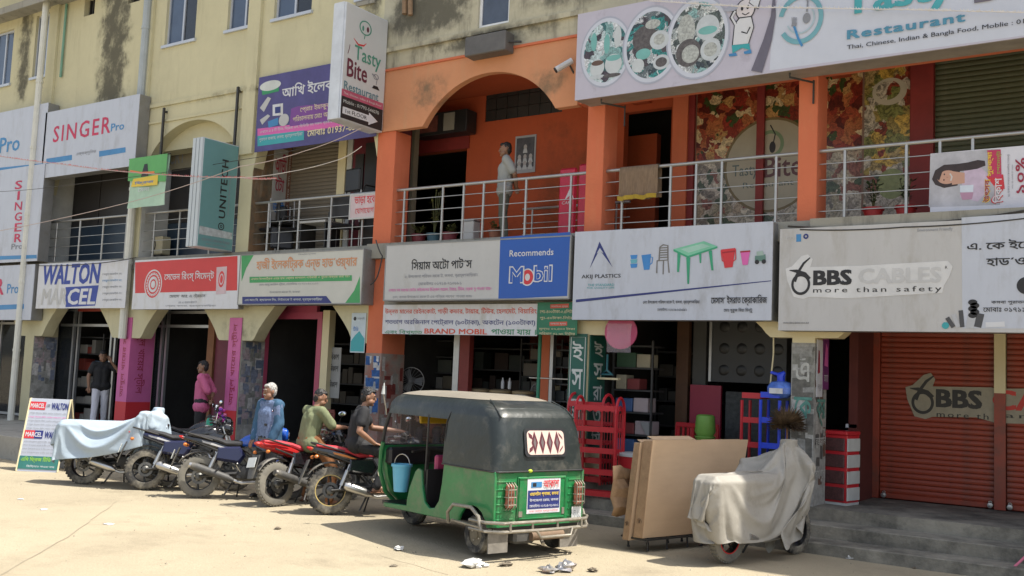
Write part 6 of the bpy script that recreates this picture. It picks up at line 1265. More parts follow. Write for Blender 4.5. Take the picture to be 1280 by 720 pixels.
def motorbike(label, loc, rz, tank=GLOSSBL, tail=GLOSSB, seat=SEATB, tyre=RUB, stripe=None, muffler="long", plate=True, rack_=False, lean=radians(7), extra=None, seat_stripe=None, R=.305, body=NAVY, group="motorbikes parked in a row"):
    t = thing("motorbike", label, "motorbike", loc, rz, group); t.rotation_euler = (-lean, 0, rz)   # x forward
    wheel(t, -.66, R, .12, tyre, RIM, 6, True, stripe); wheel(t, .66, R, .095, tyre, RIM, 6, True, stripe)
    o = obj("swingarm", MB().tube([(-.66, .10, R), (-.1, .09, .36)], [.02, .032], 8).tube([(-.66, -.10, R), (-.1, -.09, .36)], [.02, .032], 8), DARKMETAL, t)
    obj("chain_cover", MB().at((0, .12, 0)).prism([(-.72, R-.03), (-.5, R-.05), (-.12, .36), (-.12, .43), (-.5, R+.08), (-.7, R+.06)], -.012, .012), DUSTP, t)
    obj("frame_tubes", MB().tube([(.42, 0, .95), (.2, 0, .82), (-.15, 0, .74), (-.5, 0, .78), (-.78, 0, .84)], .02, 8).tube([(.42, 0, .9), (.3, 0, .5), (.12, 0, .3), (-.15, 0, .28), (-.12, 0, .7)], .02, 8).tube([(-.12, .1, .4), (-.4, .12, .68), (-.72, .1, .8)], .013, 6).tube([(-.12, -.1, .4), (-.4, -.12, .68), (-.72, -.1, .8)], .013, 6), DARKMETAL, t)
    mb = MB(); mb.lathe([(.0, 0)], 3) if False else None
    mb.at((.04, 0, .38)).box(-.2, .17, -.11, .11, -.12, .09, .035); mb.at((.12, 0, .47), (0, radians(25), 0)); 
    for k in range(7): mb.box(-.09, .09, -.09, .09, .0+k*.028, .012+k*.028, .004)
    mb.box(-.07, .07, -.07, .07, 0, .22); eng = obj("engine", mb, ENG, t)
    for s in (-1, 1): obj("engine_cover", MB().at((-.02, s*.12, .37)).lathe([(.1, -.03), (.095, .02), (.05, .03)] if s > 0 else [(.05, -.03), (.095, -.02), (.1, .03)], 20, 'Y'), ENGB if s < 0 else ENG, eng)
    # exhaust on the right side (y<0)
    ex = obj("exhaust_pipe", MB().tube([(.24, -.05, .56), (.34, -.09, .4), (.25, -.13, .24), (-.05, -.15, .22), (-.2, -.16, .27)], .022, 8), CHROME, t)
    if muffler == "long": obj("muffler", MB().tube([(-.16, -.165, .25), (-.25, -.17, .29), (-.7, -.185, .44), (-.78, -.188, .465)], [.025, .05, .058, .045], 14), DUSTP, ex); obj("muffler_cap", MB().tube([(-.77, -.188, .463), (-.80, -.189, .473)], [.047, .04], 14), CHROME, ex)
    else: obj("muffler", MB().tube([(-.12, -.165, .25), (-.2, -.17, .28), (-.46, -.18, .37), (-.5, -.18, .38)], [.028, .06, .062, .04], 14), CHROME, ex)
    for s in (-1, 1):
        obj("shock_absorber", MB().tube([(-.55, s*.11, .33), (-.42, s*.115, .66)], .014, 8).tube([(-.53, s*.11, .38), (-.45, s*.115, .58)], .03, 10), CHROME if s < 0 else DARKMETAL, t)
        obj("footpeg", MB().tube([(-.08, s*.1, .3), (-.08, s*.28, .3)], .016, 8), BLACKPL, t); obj("footpeg", MB().tube([(-.38, s*.11, .42), (-.4, s*.25, .42)], .014, 8), BLACKPL, t)
        obj("fork_leg", MB().tube([(.66, s*.075, R), (.60, s*.075, .5), (.44, s*.075, .98)], [.026, .024, .018], 10), CHROME, t)
        obj("side_panel", MB().at((0, s*.115, 0)).loft([[(-.45, 0, .55), (-.1, 0, .50), (-.02, 0, .62), (-.1, 0, .75), (-.42, 0, .74)], [(-.42, s*.03, .58), (-.12, s*.035, .54), (-.06, s*.035, .62), (-.12, s*.03, .72), (-.4, s*.025, .71)]]), body, t)
        obj("turn_signal", MB().ell((-.88, s*.15, .76), (.03, .035, .025), 10, 6), LAMB, t); obj("signal_stalk", MB().tube([(-.86, 0, .77), (-.88, s*.13, .76)], .008, 5), BLACKPL, t)
        obj("handlebar", MB().tube([(.40, 0, 1.02), (.36, s*.14, 1.06), (.27, s*.33, 1.07)], [.013, .013, .017], 8), CHROME, t); obj("grip", MB().tube([(.29, s*.27, 1.07), (.24, s*.38, 1.065)], .019, 8), BLACKPL, t)
        m = obj("mirror", MB().tube([(.32, s*.2, 1.07), (.34, s*.26, 1.2), (.33, s*.30, 1.25)], .007, 6).at((.33, s*.32, 1.27), (0, 0, radians(-12*s))).ell((0, 0, 0), (.022, .075, .042), 14, 8), BLACKPL, t); obj("mirror_glass", MB().at((.33, s*.32, 1.27), (0, 0, radians(-12*s))).lathe([(.001, -.0235), (.6, -.0235)], 3) if False else MB().at((.33, s*.32, 1.27), (0, 0, radians(-12*s))).ell((-.012, 0, 0), (.014, .066, .035), 14, 8), MIRG, m)
        obj("brake_lever", MB().tube([(.33, s*.2, 1.06), (.33, s*.36, 1.05)], .006, 5), CHROME, t)
    # tank, seat, tail
    tk = [(-.12, .06, .05, .80), (-.05, .12, .08, .83), (.1, .155, .115, .86), (.28, .16, .12, .88), (.40, .12, .10, .87), (.46, .05, .05, .85)]
    obj("fuel_tank", MB().loft([rr(hw, hh, x, 0, z, 16) for x, hw, hh, z in tk]), tank, t)
    for s in (-1, 1): obj("tank_shroud", MB().at((0, s*.14, 0)).loft([[(.1, 0, .78), (.42, 0, .72), (.5, 0, .86), (.3, 0, .9)], [(.14, s*.035, .79), (.40, s*.04, .75), (.46, s*.03, .84), (.3, s*.03, .87)]]), tank, t)
    obj("tank_cap", MB().at((.2, 0, .985)).lathe([(.04, 0), (.04, .012), (.03, .018)], 14), CHROME, t)
    st = [(-.86, .05, .022, .905), (-.78, .09, .03, .90), (-.58, .11, .04, .87), (-.42, .125, .045, .835), (-.3, .13, .05, .79), (-.12, .12, .05, .79), (.0, .08, .045, .83)]
    obj("seat", MB().loft([rr(hw, hh, x, 0, z, 14) for x, hw, hh, z in st]), seat, t)
    tl = [(-.97, .03, .018, .89), (-.9, .06, .04, .865), (-.7, .10, .06, .82), (-.45, .12, .075, .76), (-.25, .11, .07, .70), (-.1, .09, .05, .70)]
    tc = obj("tail_cowl", MB().loft([rr(hw, hh, x, 0, z, 14) for x, hw, hh, z in tl]), tail, t)
    obj("tail_lamp", MB().loft([rr(.03, .014, -.985, 0, .885, 10), rr(.055, .028, -.94, 0, .872, 10), rr(.055, .028, -.92, 0, .868, 10)]), LRED, t)
    for s in (-1, 1): obj("tail_stripe", MB().loft([[(-.94, s*.05, .885), (-.94, s*.052, .875), (-.93, s*.04, .875)], [(-.5, s*.128, .79), (-.5, s*.129, .76), (-.5, s*.11, .76)], [(-.28, s*.122, .72), (-.28, s*.122, .70), (-.28, s*.1, .70)]]), seat_stripe or tail, tc)
    obj("grab_rail", MB().tube([(-.5, .14, .83), (-.85, .12, .93), (-.93, 0, .95), (-.85, -.12, .93), (-.5, -.14, .83)], .012, 8), DARKMETAL, t)
    # rear mudguard with plate
    mb = MB(); P = []
    for k in range(9):
        a = radians(60+k*11); q = R+.05; P.append((-.66+q*cos(a), R+q*sin(a)))
    mb.loft([[(x, -.06, z), (x-.0, -.045, z+.02), (x, .045, z+.02), (x, .06, z), (x, .05, z-.004), (x, -.05, z-.004)] for x, z in P]); fd = obj("rear_mudguard", mb, DUSTP, t)
    obj("mudflap", MB().loft([[(-.97, -.075, .72), (-.97, .075, .72), (-.95, .075, .72), (-.95, -.075, .72)], [(-1.05, -.08, .5), (-1.05, .08, .5), (-1.04, .08, .5), (-1.04, -.08, .5)], [(-1.08, -.06, .40), (-1.08, .06, .40), (-1.07, .06, .40), (-1.07, -.06, .40)]]), DUSTP, t)
    if plate:
        p = obj("number_plate", MB().at((-1.045, 0, .62), (0, radians(18), 0)).box(-.006, 0, -.09, .09, -.07, .07), PLATE, t)
    obj("front_mudguard", MB().loft([[(.66+(R+.03)*cos(radians(a)), y_, R+(R+.03+dz)*sin(radians(a))) for y_, dz in ((-.06, -.01), (-.03, .012), (.03, .012), (.06, -.01))] for a in range(20, 150, 14)], cap=False, closed=False), tank, t)
    hl = obj("headlight", MB().loft([rr(.05, .05, .40, 0, .97, 14), rr(.11, .10, .48, 0, .96, 14), rr(.11, .10, .55, 0, .94, 14), rr(.08, .08, .58, 0, .93, 14)]), tank, t); obj("lens", MB().loft([rr(.085, .07, .572, 0, .93, 14), rr(.07, .055, .60, 0, .925, 14)]), MIRG, hl)
    obj("instrument_cluster", MB().at((.38, 0, 1.08), (0, radians(-30), 0)).box(-.05, .05, -.08, .08, -.02, .03, .012), BLACKPL, t)
    obj("side_stand", MB().tube([(-.08, .1, .28), (-.12, .26, .02)], .012, 6), DARKMETAL, t); obj("centre_stand", MB().tube([(-.16, -.1, .26), (-.28, -.16, .05), (-.3, -.22, .05)], .014, 6), DARKMETAL, t)
    obj("kick_lever", MB().tube([(-.06, -.13, .36), (-.14, -.2, .48), (-.12, -.26, .5)], .01, 6), CHROME, t)
    if rack_: obj("leg_guard", MB().tube([(.25, -.1, .75), (.28, -.28, .55), (.26, -.24, .35), (.2, -.1, .3)], .012, 8).tube([(.25, .1, .75), (.28, .28, .55), (.26, .24, .35), (.2, .1, .3)], .012, 8), CHROME, t)
    return t
def onground(px, py): p = atz(px, py, 0); return p.x, p.y
def bike_at(px, py, head, R=.305):
    """place so that the rear wheel meets the ground at the photo point; head = heading angle"""
    x, y = onground(px, py); return (x+.66*cos(head), y+.66*sin(head), gz(x, y)+.005)
h_ = radians(50); motorbike("black and blue motorbike second in the row, short chrome muffler and round mirror", bike_at(180, 611, h_), h_, tank=GLOSSB, tail=NAVY, muffler="short", seat_stripe=M("white_stripe", (.5, .5, .5), .4))
h_ = radians(47); motorbike("motorbike with a blue tank, silver striped seat and long grey muffler, third in the row", bike_at(247, 621, h_), h_, tank=GLOSSBL, tail=GLOSSB, seat_stripe=M("silver_stripe", (.45, .44, .43), .35), tyre=RUBG, body=NAVY)
h_ = radians(84); motorbike("red seated motorbike with a white number plate, the green shirted man on it", bike_at(344, 632, h_), h_, tank=GLOSSB, tail=GLOSSR, seat=SEATR, tyre=RUBG, body=GLOSSB, rack_=True, seat_stripe=GLOSSR)
h_ = radians(56); b5 = motorbike("black and red motorbike with a knobbly tyre and gold rim line beside the rickshaw", bike_at(411, 643, h_), h_, tank=GLOSSB, tail=GLOSSB, seat=SEATR, tyre=RUB, stripe=M("gold_line", (.42, .32, .12), .4), muffler="short", plate=False, seat_stripe=M("yellow_red_sticker", (.6, .2, .03), .4), body=GLOSSB, R=.315)
h_ = radians(62); motorbike("dark motorbike mostly hidden behind the blue tanked one, pink flowers on its handlebar", (-14.05, 11.15, 0), h_, tank=GLOSSB, tail=GLOSSB)
t = thing("flower_garland", "pink and purple garland on the handlebar of the hidden motorbike", "garland", (-13.72, 11.35, 1.0))
for k in range(12): obj("flower", MB().ell((.05*cos(k*1.3), .05*sin(k*1.7), .02*k*.9), (.035, .035, .03), 8, 6), M("garland_"+str(k % 3), [(.5, .05, .3), (.22, .05, .4), (.6, .15, .3)][k % 3], .7), t)
t = thing("drink_bottle", "green bottle with a dark cap standing on the hidden motorbike's seat", "bottle", (-13.45, 10.9, .82)); obj("bottle_body", MB().lathe([(.05, 0), (.055, .02), (.055, .19), (.03, .24)], 16), M("sea_green_plastic", (.02, .30, .18), .3), t); obj("cap", MB().lathe([(.035, .24), (.035, .28), (.02, .29)], 14), BLACKPL, t)

# ------------------------------------------------------------------ cloth over vehicles
def drape(t, name, mat, proxies, x0, x1, w0, w1, z0, frames=42, step=.032, yoff=0.0, stiff=.4, shear=0.0):
    """lets a real sheet fall over rough stand-ins of what is beneath it and keeps the shape it comes to rest in; the stand-ins are removed"""
    cols = []
    for p in proxies:
        me = bpy.data.meshes.new("tmp"); me.from_pydata(p.v, [], p.f); bm = bmesh.new(); bm.from_mesh(me); bmesh.ops.recalc_face_normals(bm, faces=bm.faces); bm.to_mesh(me); bm.free()
        o = bpy.data.objects.new("tmp", me); COL.objects.link(o); md = o.modifiers.new("c", 'COLLISION'); o.collision.thickness_outer = .012; o.collision.cloth_friction = 25; o.collision.damping = .5; cols.append(o)
    nx = int((x1-x0)/step); ny = int(max(w0, w1)/step); vs = []; uvs = []
    for i in range(nx+1):
        f = i/nx; x = x0+(x1-x0)*f; w = w0+(w1-w0)*f
        for j in range(ny+1): g = j/ny-.5; vs.append((x+.004*noise.noise(Vector((i*.3, j*.3, 0)))+shear*g, yoff+w*g, z0+.01*noise.noise(Vector((x*3, g*5, 2)))))
    me = bpy.data.meshes.new(name); me.from_pydata(vs, [], [(i*(ny+1)+j, (i+1)*(ny+1)+j, (i+1)*(ny+1)+j+1, i*(ny+1)+j+1) for i in range(nx) for j in range(ny)])
    o = bpy.data.objects.new("tmp", me); COL.objects.link(o); md = o.modifiers.new("cloth", 'CLOTH'); st = md.settings; st.quality = 5; st.mass = .25; st.tension_stiffness = 12; st.compression_stiffness = 12; st.shear_stiffness = 5; st.bending_stiffness = stiff; st.tension_damping = 8; st.compression_damping = 8; st.air_damping = 2.0
    md.collision_settings.collision_quality = 3; md.collision_settings.distance_min = .008; md.collision_settings.use_self_collision = False
    md.point_cache.frame_start = 1; md.point_cache.frame_end = frames+1
    for k in range(1, frames+1): SC.frame_set(k)
    m2 = bpy.data.meshes.new_from_object(o.evaluated_get(bpy.context.evaluated_depsgraph_get())); SC.frame_set(1) if False else None
    for q in cols+[o]: bpy.data.objects.remove(q)
    SC.frame_set(1)
    m2.name = name; m2.materials.clear(); m2.materials.append(mat); m2.polygons.foreach_set("use_smooth", [True]*len(m2.polygons))
    ob = put(name, m2, t); md = ob.modifiers.new("thickness", 'SOLIDIFY'); md.thickness = .004; md = ob.modifiers.new("smooth", 'SUBSURF'); md.levels = 1; md.render_levels = 1; return ob
# first of the row: light blue sheet over a motorbike
h_ = radians(36); loc = bike_at(104, 604, h_)
ba = motorbike("motorbike under a light blue sheet, first in the row at the left", loc, h_, tank=GLOSSB, muffler="short", plate=False, lean=0)
for ch_ in list(ba.children):
    if ch_.name.split(".")[0] in ("turn_signal", "signal_stalk", "mirror", "kick_lever"):
        for c2 in list(ch_.children): bpy.data.objects.remove(c2)
        bpy.data.objects.remove(ch_)
t = thing("vehicle_cover", "light blue sheet draped over the first motorbike by the sandwich board", "cover", loc, h_)
BSHT = M("light_blue_sheet", (.34, .41, .47), .7, var=.08, scale=3, bump=.4, bscale=7)
PB = [MB().box(-1.06, .15, -.20, .20, .6, .97, .06), MB().loft([rr(.12, .10, -.1, 0, .84, 10), rr(.16, .13, .25, 0, .92, 10), rr(.1, .1, .46, 0, .95, 10)]), MB().tube([(.26, -.40, 1.07), (.40, 0, 1.05), (.26, .40, 1.07)], .035, 8), MB().box(.36, .56, -.11, .11, .8, 1.10, .04), MB().box(-.9, .8, -.10, .10, .2, .5, .04), MB().tube([(.33, .30, 1.0), (.33, .32, 1.20)], .07, 10), MB().tube([(.33, -.30, 1.0), (.33, -.32, 1.16)], .07, 10)]
drape(t, "sheet", BSHT, PB, -1.48, 1.10, 1.45, 2.0, 1.32, frames=42, step=.032, stiff=.3)
# covered scooter on the right, grey sheet
h_ = radians(74); X_, Y_ = onground(908, 703)
sc = thing("motor_scooter", "scooter under a grey beige cover leaning beside the cardboard", "scooter", (X_+.66*cos(h_), Y_+.66*sin(h_), 0), h_)
wheel(sc, -.66, .27, .11, RUBG, RIM, 5, False, LRED); wheel(sc, .62, .27, .10, RUB, RIM, 5, False)
obj("swingarm", MB().tube([(-.66, -.1, .27), (-.1, -.1, .3)], .03, 8).tube([(-.66, .1, .27), (-.1, .1, .3)], .03, 8), CHROME, sc); obj("engine", MB().box(-.3, .15, -.12, .12, .22, .5, .04), ENGB, sc)
obj("leg_shield", MB().box(-.9, .6, -.14, .14, .5, .74, .06), DUSTP, sc); obj("exhaust_pipe", MB().tube([(.2, -.14, .25), (-.2, -.18, .24), (-.55, -.2, .3)], [.02, .03, .045], 10), CHROME, sc)
obj("rear_shock", MB().tube([(-.64, -.12, .28), (-.5, -.13, .62)], .028, 10), PLATE, sc); obj("side_stand", MB().tube([(0, .1, .3), (-.05, .25, .02)], .014, 6), DARKMETAL, sc)
for s in (-1, 1): obj("fork_leg", MB().tube([(.62, s*.07, .27), (.42, s*.07, .85)], .022, 8), DARKMETAL, sc)
t = thing("vehicle_cover", "grey beige weatherproof cover over the scooter in front of the crockery shop", "cover", sc.location, h_)
GCV = M("grey_beige_cover", (.31, .29, .25), .6, var=.1, scale=3, bump=.5, bscale=7, dirt=(.22, .2, .165), dirt_amt=.4)
PC = [MB().box(-1.08, .18, -.17, .17, .55, .95, .06), MB().loft([rr(.16, .18, .1, 0, .8, 10), rr(.15, .2, .4, 0, .98, 10), rr(.1, .1, .56, 0, 1.0, 10)]), MB().tube([(.50, -.30, 1.04), (.48, 0, 1.08), (.30, .36, 1.03), (.18, .46, 1.01)], [.035, .05, .05, .06], 8), MB().tube([(.46, 0, .9), (.46, 0, 1.2), (.46, 0, 1.62), (.46, 0, 1.68)], [.13, .085, .075, .05], 12), MB().box(-.95, .75, -.12, .12, .2, .6, .05)]
drape(t, "sheet", GCV, PC, -1.66, 1.40, 1.56, 2.35, 1.80, frames=50, step=.03, stiff=.8)
# ------------------------------------------------------------------ auto rickshaw
RG = M("rickshaw_green", (.010, .175, .05), .38, var=.25, scale=2.2, bump=.45, bscale=4, dirt=(.11, .15, .085), dirt_amt=.55, dscale=3, coat=.25)
CAN = M("black_canvas_hood", (.018, .024, .023), .36, var=.25, scale=2, bump=.6, bscale=4, dirt=(.10, .095, .08), dirt_amt=.35)
ROOFD = M("dusty_beige_canvas", (.21, .185, .145), .85, var=.12, scale=2.5, bump=.2, bscale=9)
TUBM = M("worn_bumper_tube", (.30, .27, .22), .45, metal=.5, var=.35, scale=12)
hd = radians(162); fwv = Vector((cos(hd), sin(hd), 0)); lfv = Vector((-sin(hd), cos(hd), 0)); rp = atz(596, 693, 0)-lfv*.55
rk = thing("auto_rickshaw", "green three wheeled auto rickshaw with a black canvas hood and dusty roof", "rickshaw", (rp.x, rp.y, .0), hd)
def arcpts(cx, cz, r, a0, a1, n): return [(cx+r*cos(radians(a0+(a1-a0)*k/n)), cz+r*sin(radians(a0+(a1-a0)*k/n))) for k in range(n+1)]
side = [(-.38, .36), (-.30, .33)]+arcpts(0, .26, .27, 165, 15, 8)+[(.5, .31), (1.90, .28), (1.90, .33), (1.36, .36), (1.36, .42), (1.31, .58), (1.20, .78), (1.14, .82), (1.06, .80), (1.03, .62), (.97, .45), (.86, .39), (.75, .41), (.67, .50), (.63, .68), (.60, .93), (-.38, .93)]
for s, nm in ((1, "side_panel"), (-1, "side_panel")):
    o = obj(nm, MB().prism(side, s*.60, s*.635), RG, rk)
    md = o.modifiers.new("b", 'BEVEL'); md.width = .008; md.segments = 2; md.limit_method = 'ANGLE'
# rear panel and raised engine lid
mb = MB(); mb.loft([[(x, y, z) for x, y in ((-.38, -.58), (-.34, -.625), (-.3, -.625), (-.3, .625), (-.34, .625), (-.38, .58))] for z in (.34, .5, .93)]); rear = obj("rear_panel", mb, RG, rk)
for z in (.42, .50, .58, .66, .74, .82, .90):
    obj("pressed_rib", MB().tube([(-.381, .37, z), (-.381, .58, z), (-.345, .625, z)], .008, 6), RG, rear); obj("pressed_rib", MB().tube([(-.381, -.40, z), (-.381, -.58, z), (-.345, -.625, z)], .008, 6), RG, rear)
obj("engine_lid", MB().box(-.395, -.38, -.36, .33, .40, .87, .01), RG, rk); obj("lid_hinge", MB().box(-.402, -.395, -.34, -.30, .45, .52), TUBM, rk); obj("lid_hinge", MB().box(-.402, -.395, .26, .31, .44, .5), TUBM, rk)
obj("lid_frame", MB().tube([(-.396, -.34, .42), (-.396, .31, .42), (-.396, .31, .85), (-.396, -.34, .85), (-.396, -.34, .42)], .008, 6), RG, rk)
obj("floor_pan", MB().box(-.34, 2.0, -.59, .59, .30, .34), BLACKPL, rk); obj("chassis", MB().box(-.3, 1.9, -.25, .25, .22, .3), DARKMETAL, rk)
obj("rear_seat", MB().box(.0, .5, -.55, .55, .5, .64, .04), M("maroon_vinyl_seat", (.30, .03, .08), .5, var=.12), rk); obj("rear_backrest", MB().box(-.12, .02, -.55, .55, .62, 1.1, .04), M("maroon_vinyl_seat", "f"), rk)
obj("partition", MB().box(.98, 1.01, -.6, .6, .34, .82), BLACKPL, rk); obj("driver_backrest", MB().box(1.01, 1.08, -.46, .46, .66, .98, .02), M("rose_vinyl", (.42, .05, .14), .5, var=.1), rk); obj("driver_seat", MB().box(1.04, 1.4, -.4, .4, .5, .62, .04), BLACKPL, rk)
obj("window_curtain", MB().box(.75, 1.1, -.6, -.585, 1.02, 1.42), food_mat("curtain_print", ["7a2a30", "c8a8a0", "50282c", "a05a50"], 9, 3, .4), rk)
# front cowl
def cow(z, xf, hw, n=12):
    return [(2.05+(xf-2.05)*sin(pi*k/n)**.7, hw*cos(pi*k/n), z) for k in range(n+1)]+[(2.02, -hw*.96, z), (2.02, hw*.96, z)]
mb = MB().loft([cow(.30, 2.22, .30), cow(.42, 2.34, .44), (cow(.62, 2.40, .53)), cow(.85, 2.36, .58), cow(.98, 2.26, .60), cow(1.02, 2.18, .60)]); obj("front_cowl", mb, RG, rk)
for s in (-1, 1):
    obj("cowl_edge", MB().tube([(2.06, s*.34, .28), (2.09, s*.50, .44), (2.08, s*.60, .70), (2.03, s*.625, .95), (2.0, s*.62, 1.06)], .028, 8), RG, rk)
    obj("front_pillar", MB().tube([(2.06, s*.60, 1.0), (2.0, s*.60, 1.25), (1.9, s*.58, 1.50)], .022, 8), BLACKPL, rk)
    obj("middle_pillar", MB().tube([(1.02, s*.605, .8), (1.01, s*.60, 1.46)], .012, 8), DARKMETAL, rk)
    obj("headlight", MB().at((2.30, s*.42, .66), (0, 0, s*.5)).lathe([(.02, -.02), (.075, 0), (.07, .04), (.03, .055)], 16, 'X'), MIRG, rk)
obj("windscreen", MB().add([(2.09, -.57, 1.03), (2.09, .57, 1.03), (1.94, .55, 1.48), (1.94, -.55, 1.48)], [(0, 1, 2, 3)]), wrap, rk); obj("windscreen_frame", MB().tube([(2.09, -.58, 1.02), (2.09, .58, 1.02), (1.93, .56, 1.49), (1.93, -.56, 1.49), (2.09, -.58, 1.02)], .016, 6), BLACKPL, rk)
obj("dashboard", MB().box(1.92, 2.1, -.56, .56, .78, 1.0, .03), BLACKPL, rk); obj("handlebar", MB().tube([(1.82, -.3, .95), (1.9, 0, .98), (1.82, .3, .95)], .016, 8), DARKMETAL, rk); obj("steering_column", MB().tube([(1.98, 0, .4), (1.9, 0, .98)], .03, 8), DARKMETAL, rk)
obj("sun_visor", MB().at((1.75, -.1, 1.40), (0, radians(12), 0)).box(-.02, .02, -.42, .36, -.09, .05, .01), M("yellow_visor", (.55, .36, .02), .5), rk)
# hood : U shaped skirt, then the closed roof
def uring(z, xr, hw, rc, xf, n=6):
    pts = [(xf, hw, z)]
    for k in range(n+1): a = pi/2+pi/2*k/n; pts.append((xr+rc+rc*cos(a), hw-rc+rc*sin(a), z))
    for k in range(n+1): a = pi+pi/2*k/n; pts.append((xr+rc+rc*cos(a), -hw+rc+rc*sin(a), z))
    pts.append((xf, -hw, z)); return pts
def thick(ring, d):
    out = []
    cx = sum(p[0] for p in ring)/len(ring)+.4
    for p in ring: l = sqrt((p[0]-cx)**2+p[1]**2); out.append((p[0]-(p[0]-cx)/l*d, p[1]-p[1]/l*d, p[2]))
    return out
U = [(.915, -.395, .645, .10), (1.0, -.39, .64, .11), (1.2, -.37, .628, .13), (1.38, -.34, .615, .15), (1.50, -.30, .60, .17)]
mb = MB(); outer = [uring(z, xr, hw, rc, .62-.03*(i > 2)) for i, (z, xr, hw, rc) in enumerate(U)]; mb.loft([thick(outer[0], .02)]+outer+[thick(outer[-1], .02)], cap=False, closed=False); skirt = obj("hood_skirt", mb, CAN, rk, sharp=50)
obj("hood_seam", MB().tube([(p[0], p[1], .925) for p in uring(.92, -.402, .65, .1, .62)], .009, 5), BLACKPL, rk)
def cring(z, xr, xf, hw, rr_, rf): 
    pts = []
    for (cx, cy, a0, r) in ((xf-rf, hw-rf, 0, rf), (xr+rr_, hw-rr_, 90, rr_), (xr+rr_, -hw+rr_, 180, rr_), (xf-rf, -hw+rf, 270, rf)):
        for k in range(7): a = radians(a0+90*k/6); pts.append((cx+r*cos(a), cy+r*sin(a), z))
    return pts
R_ = [cring(1.43, -.32, 1.96, .607, .16, .06), cring(1.50, -.30, 1.98, .60, .17, .08), cring(1.57, -.24, 1.98, .585, .2, .1), cring(1.63, -.14, 1.95, .56, .22, .14), cring(1.675, .02, 1.90, .51, .25, .18)]
mb = MB().loft(R_, cap=False); mb.loft([R_[0], cring(1.44, -.29, 1.93, .58, .16, .06), cring(1.60, -.2, 1.93, .56, .16, .06)], cap=False); obj("hood_roof", mb, CAN, rk, sharp=60)
mb = MB(); Q_ = [cring(1.676, .015, 1.905, .515, .25, .18), cring(1.70, .10, 1.86, .46, .26, .2), cring(1.722, .22, 1.78, .36, .24, .2), cring(1.735, .40, 1.62, .2, .15, .15)]; mb.loft(Q_, cap=False); mb.add(Q_[-1], [tuple(range(len(Q_[-1])))]); obj("roof_canvas", mb, ROOFD, rk, sharp=60)
for s in (-1, 1): obj("roof_seam", MB().tube([(.60, s*.628, 1.18), (.60, s*.618, 1.40), (.56, s*.60, 1.50), (.4, s*.52, 1.66)], .007, 5), BLACKPL, rk)
obj("hood_fold", MB().tube([(-.30, .52, 1.50), (-.17, .50, 1.60), (.02, .44, 1.68)], .008, 5).tube([(-.30, -.52, 1.50), (-.17, -.50, 1.60), (.02, -.44, 1.68)], .008, 5), CAN, rk)
# rear window (white sheet with dark lozenges), slightly tilted like the hood
tw = math.atan2(.05, .3)
def RW(y, z, d): return (-.372-d+(z-1.2)*.17, y, z)
def rwpoly(pts, d, mat, nm, par=rk):
    me = bpy.data.meshes.new(nm); me.from_pydata([RW(y, z, d) for y, z in pts], [], [tuple(range(len(pts)))]); me.materials.append(mat)
    if me.polygons[0].normal.x > 0: me.flip_normals()
    return put(nm, me, par)
def rrect(cy, cz, w, h, r, n=5): return [(cy+sx*(w-r)+r*cos(a), cz+sz*(h-r)+r*sin(a)) for sx, sz, a0 in ((1, 1, 0), (-1, 1, 90), (-1, -1, 180), (1, -1, 270)) for a in [radians(a0+90*k/n) for k in range(n+1)]]
win = rwpoly(rrect(-.05, 1.235, .30, .155, .05), .012, BLACKPL, "rear_window"); rwpoly(rrect(-.05, 1.235, .265, .13, .05), .016, M("pale_pink_sheet", (.60, .46, .40), .5, var=.06), "window_sheet", win)
LOZ = M("dark_maroon_lozenge", (.10, .02, .03), .5)
for k in range(4):
    cy = -.05+.16-k*.107; w = .045; rwpoly([(cy-w, 1.235), (cy, 1.11), (cy+w, 1.235), (cy, 1.36)], .019, LOZ, "lozenge", win); rwpoly([(cy-w*.45, 1.235), (cy, 1.17), (cy+w*.45, 1.235), (cy, 1.30)], .021, M("grey_lozenge", (.14, .11, .11), .5), "lozenge", win)
for sy in (-1, 1):
    for sz in (-1, 1): cy = -.05+sy*.215; rwpoly([(cy-.03, 1.235+sz*.03), (cy+.02*sy, 1.235+sz*.06), (cy+.03, 1.235+sz*.11), (cy-.02*sy, 1.235+sz*.08)], .019, LOZ, "leaf_mark", win)
# tail lamps with cages, poster on the lid, small plate
for s, cy in ((1, .44), (-1, -.53)):
    l = obj("tail_lamp", MB().at((-.40, cy, .665)).box(-.03, .02, -.06, .06, -.13, .13, .02), M("amber_red_lamp", (.30, .09, .05), .3, var=.6, scale=18), rk)
    mb = MB()
    for k in range(4): y = cy-.055+k*.036; mb.tube([(-.40, y*1.0+s*.0, .52), (-.45, y, .56), (-.45, y, .77), (-.40, y, .81)], .006, 5)
    for z in (.58, .66, .74): mb.tube([(-.40, cy-.07, z), (-.452, cy-.05, z), (-.452, cy+.05, z), (-.40, cy+.07, z)], .005, 5)
    obj("lamp_cage", mb, TUBM, l)
t = rk; FR = Face(rk, (0, 0, 0), (0, -1, 0), (0, 0, 1), (0, 0, 0)); FR.N = Vector((-1, 0, 0)); 
def pp(pts, mat, d, nm="poster_print"):
    me = bpy.data.meshes.new(nm); me.from_pydata([(-.396-d, -u, v) for u, v in pts], [], [tuple(range(len(pts)))]); me.materials.append(mat)
    if me.polygons[0].normal.x > 0: me.flip_normals()
    return put(nm, me, rk)
def pt_(s_, u0, v0, u1, v1, mat, bold=0):
    me = text_mesh(s_, u1-u0, v1-v0, bold); me.materials.append(mat)
    for v in me.vertices: x, y, z = v.co; v.co = (-.409-z, -(u0+x), v0+y)
    return put("lettering", me, rk)
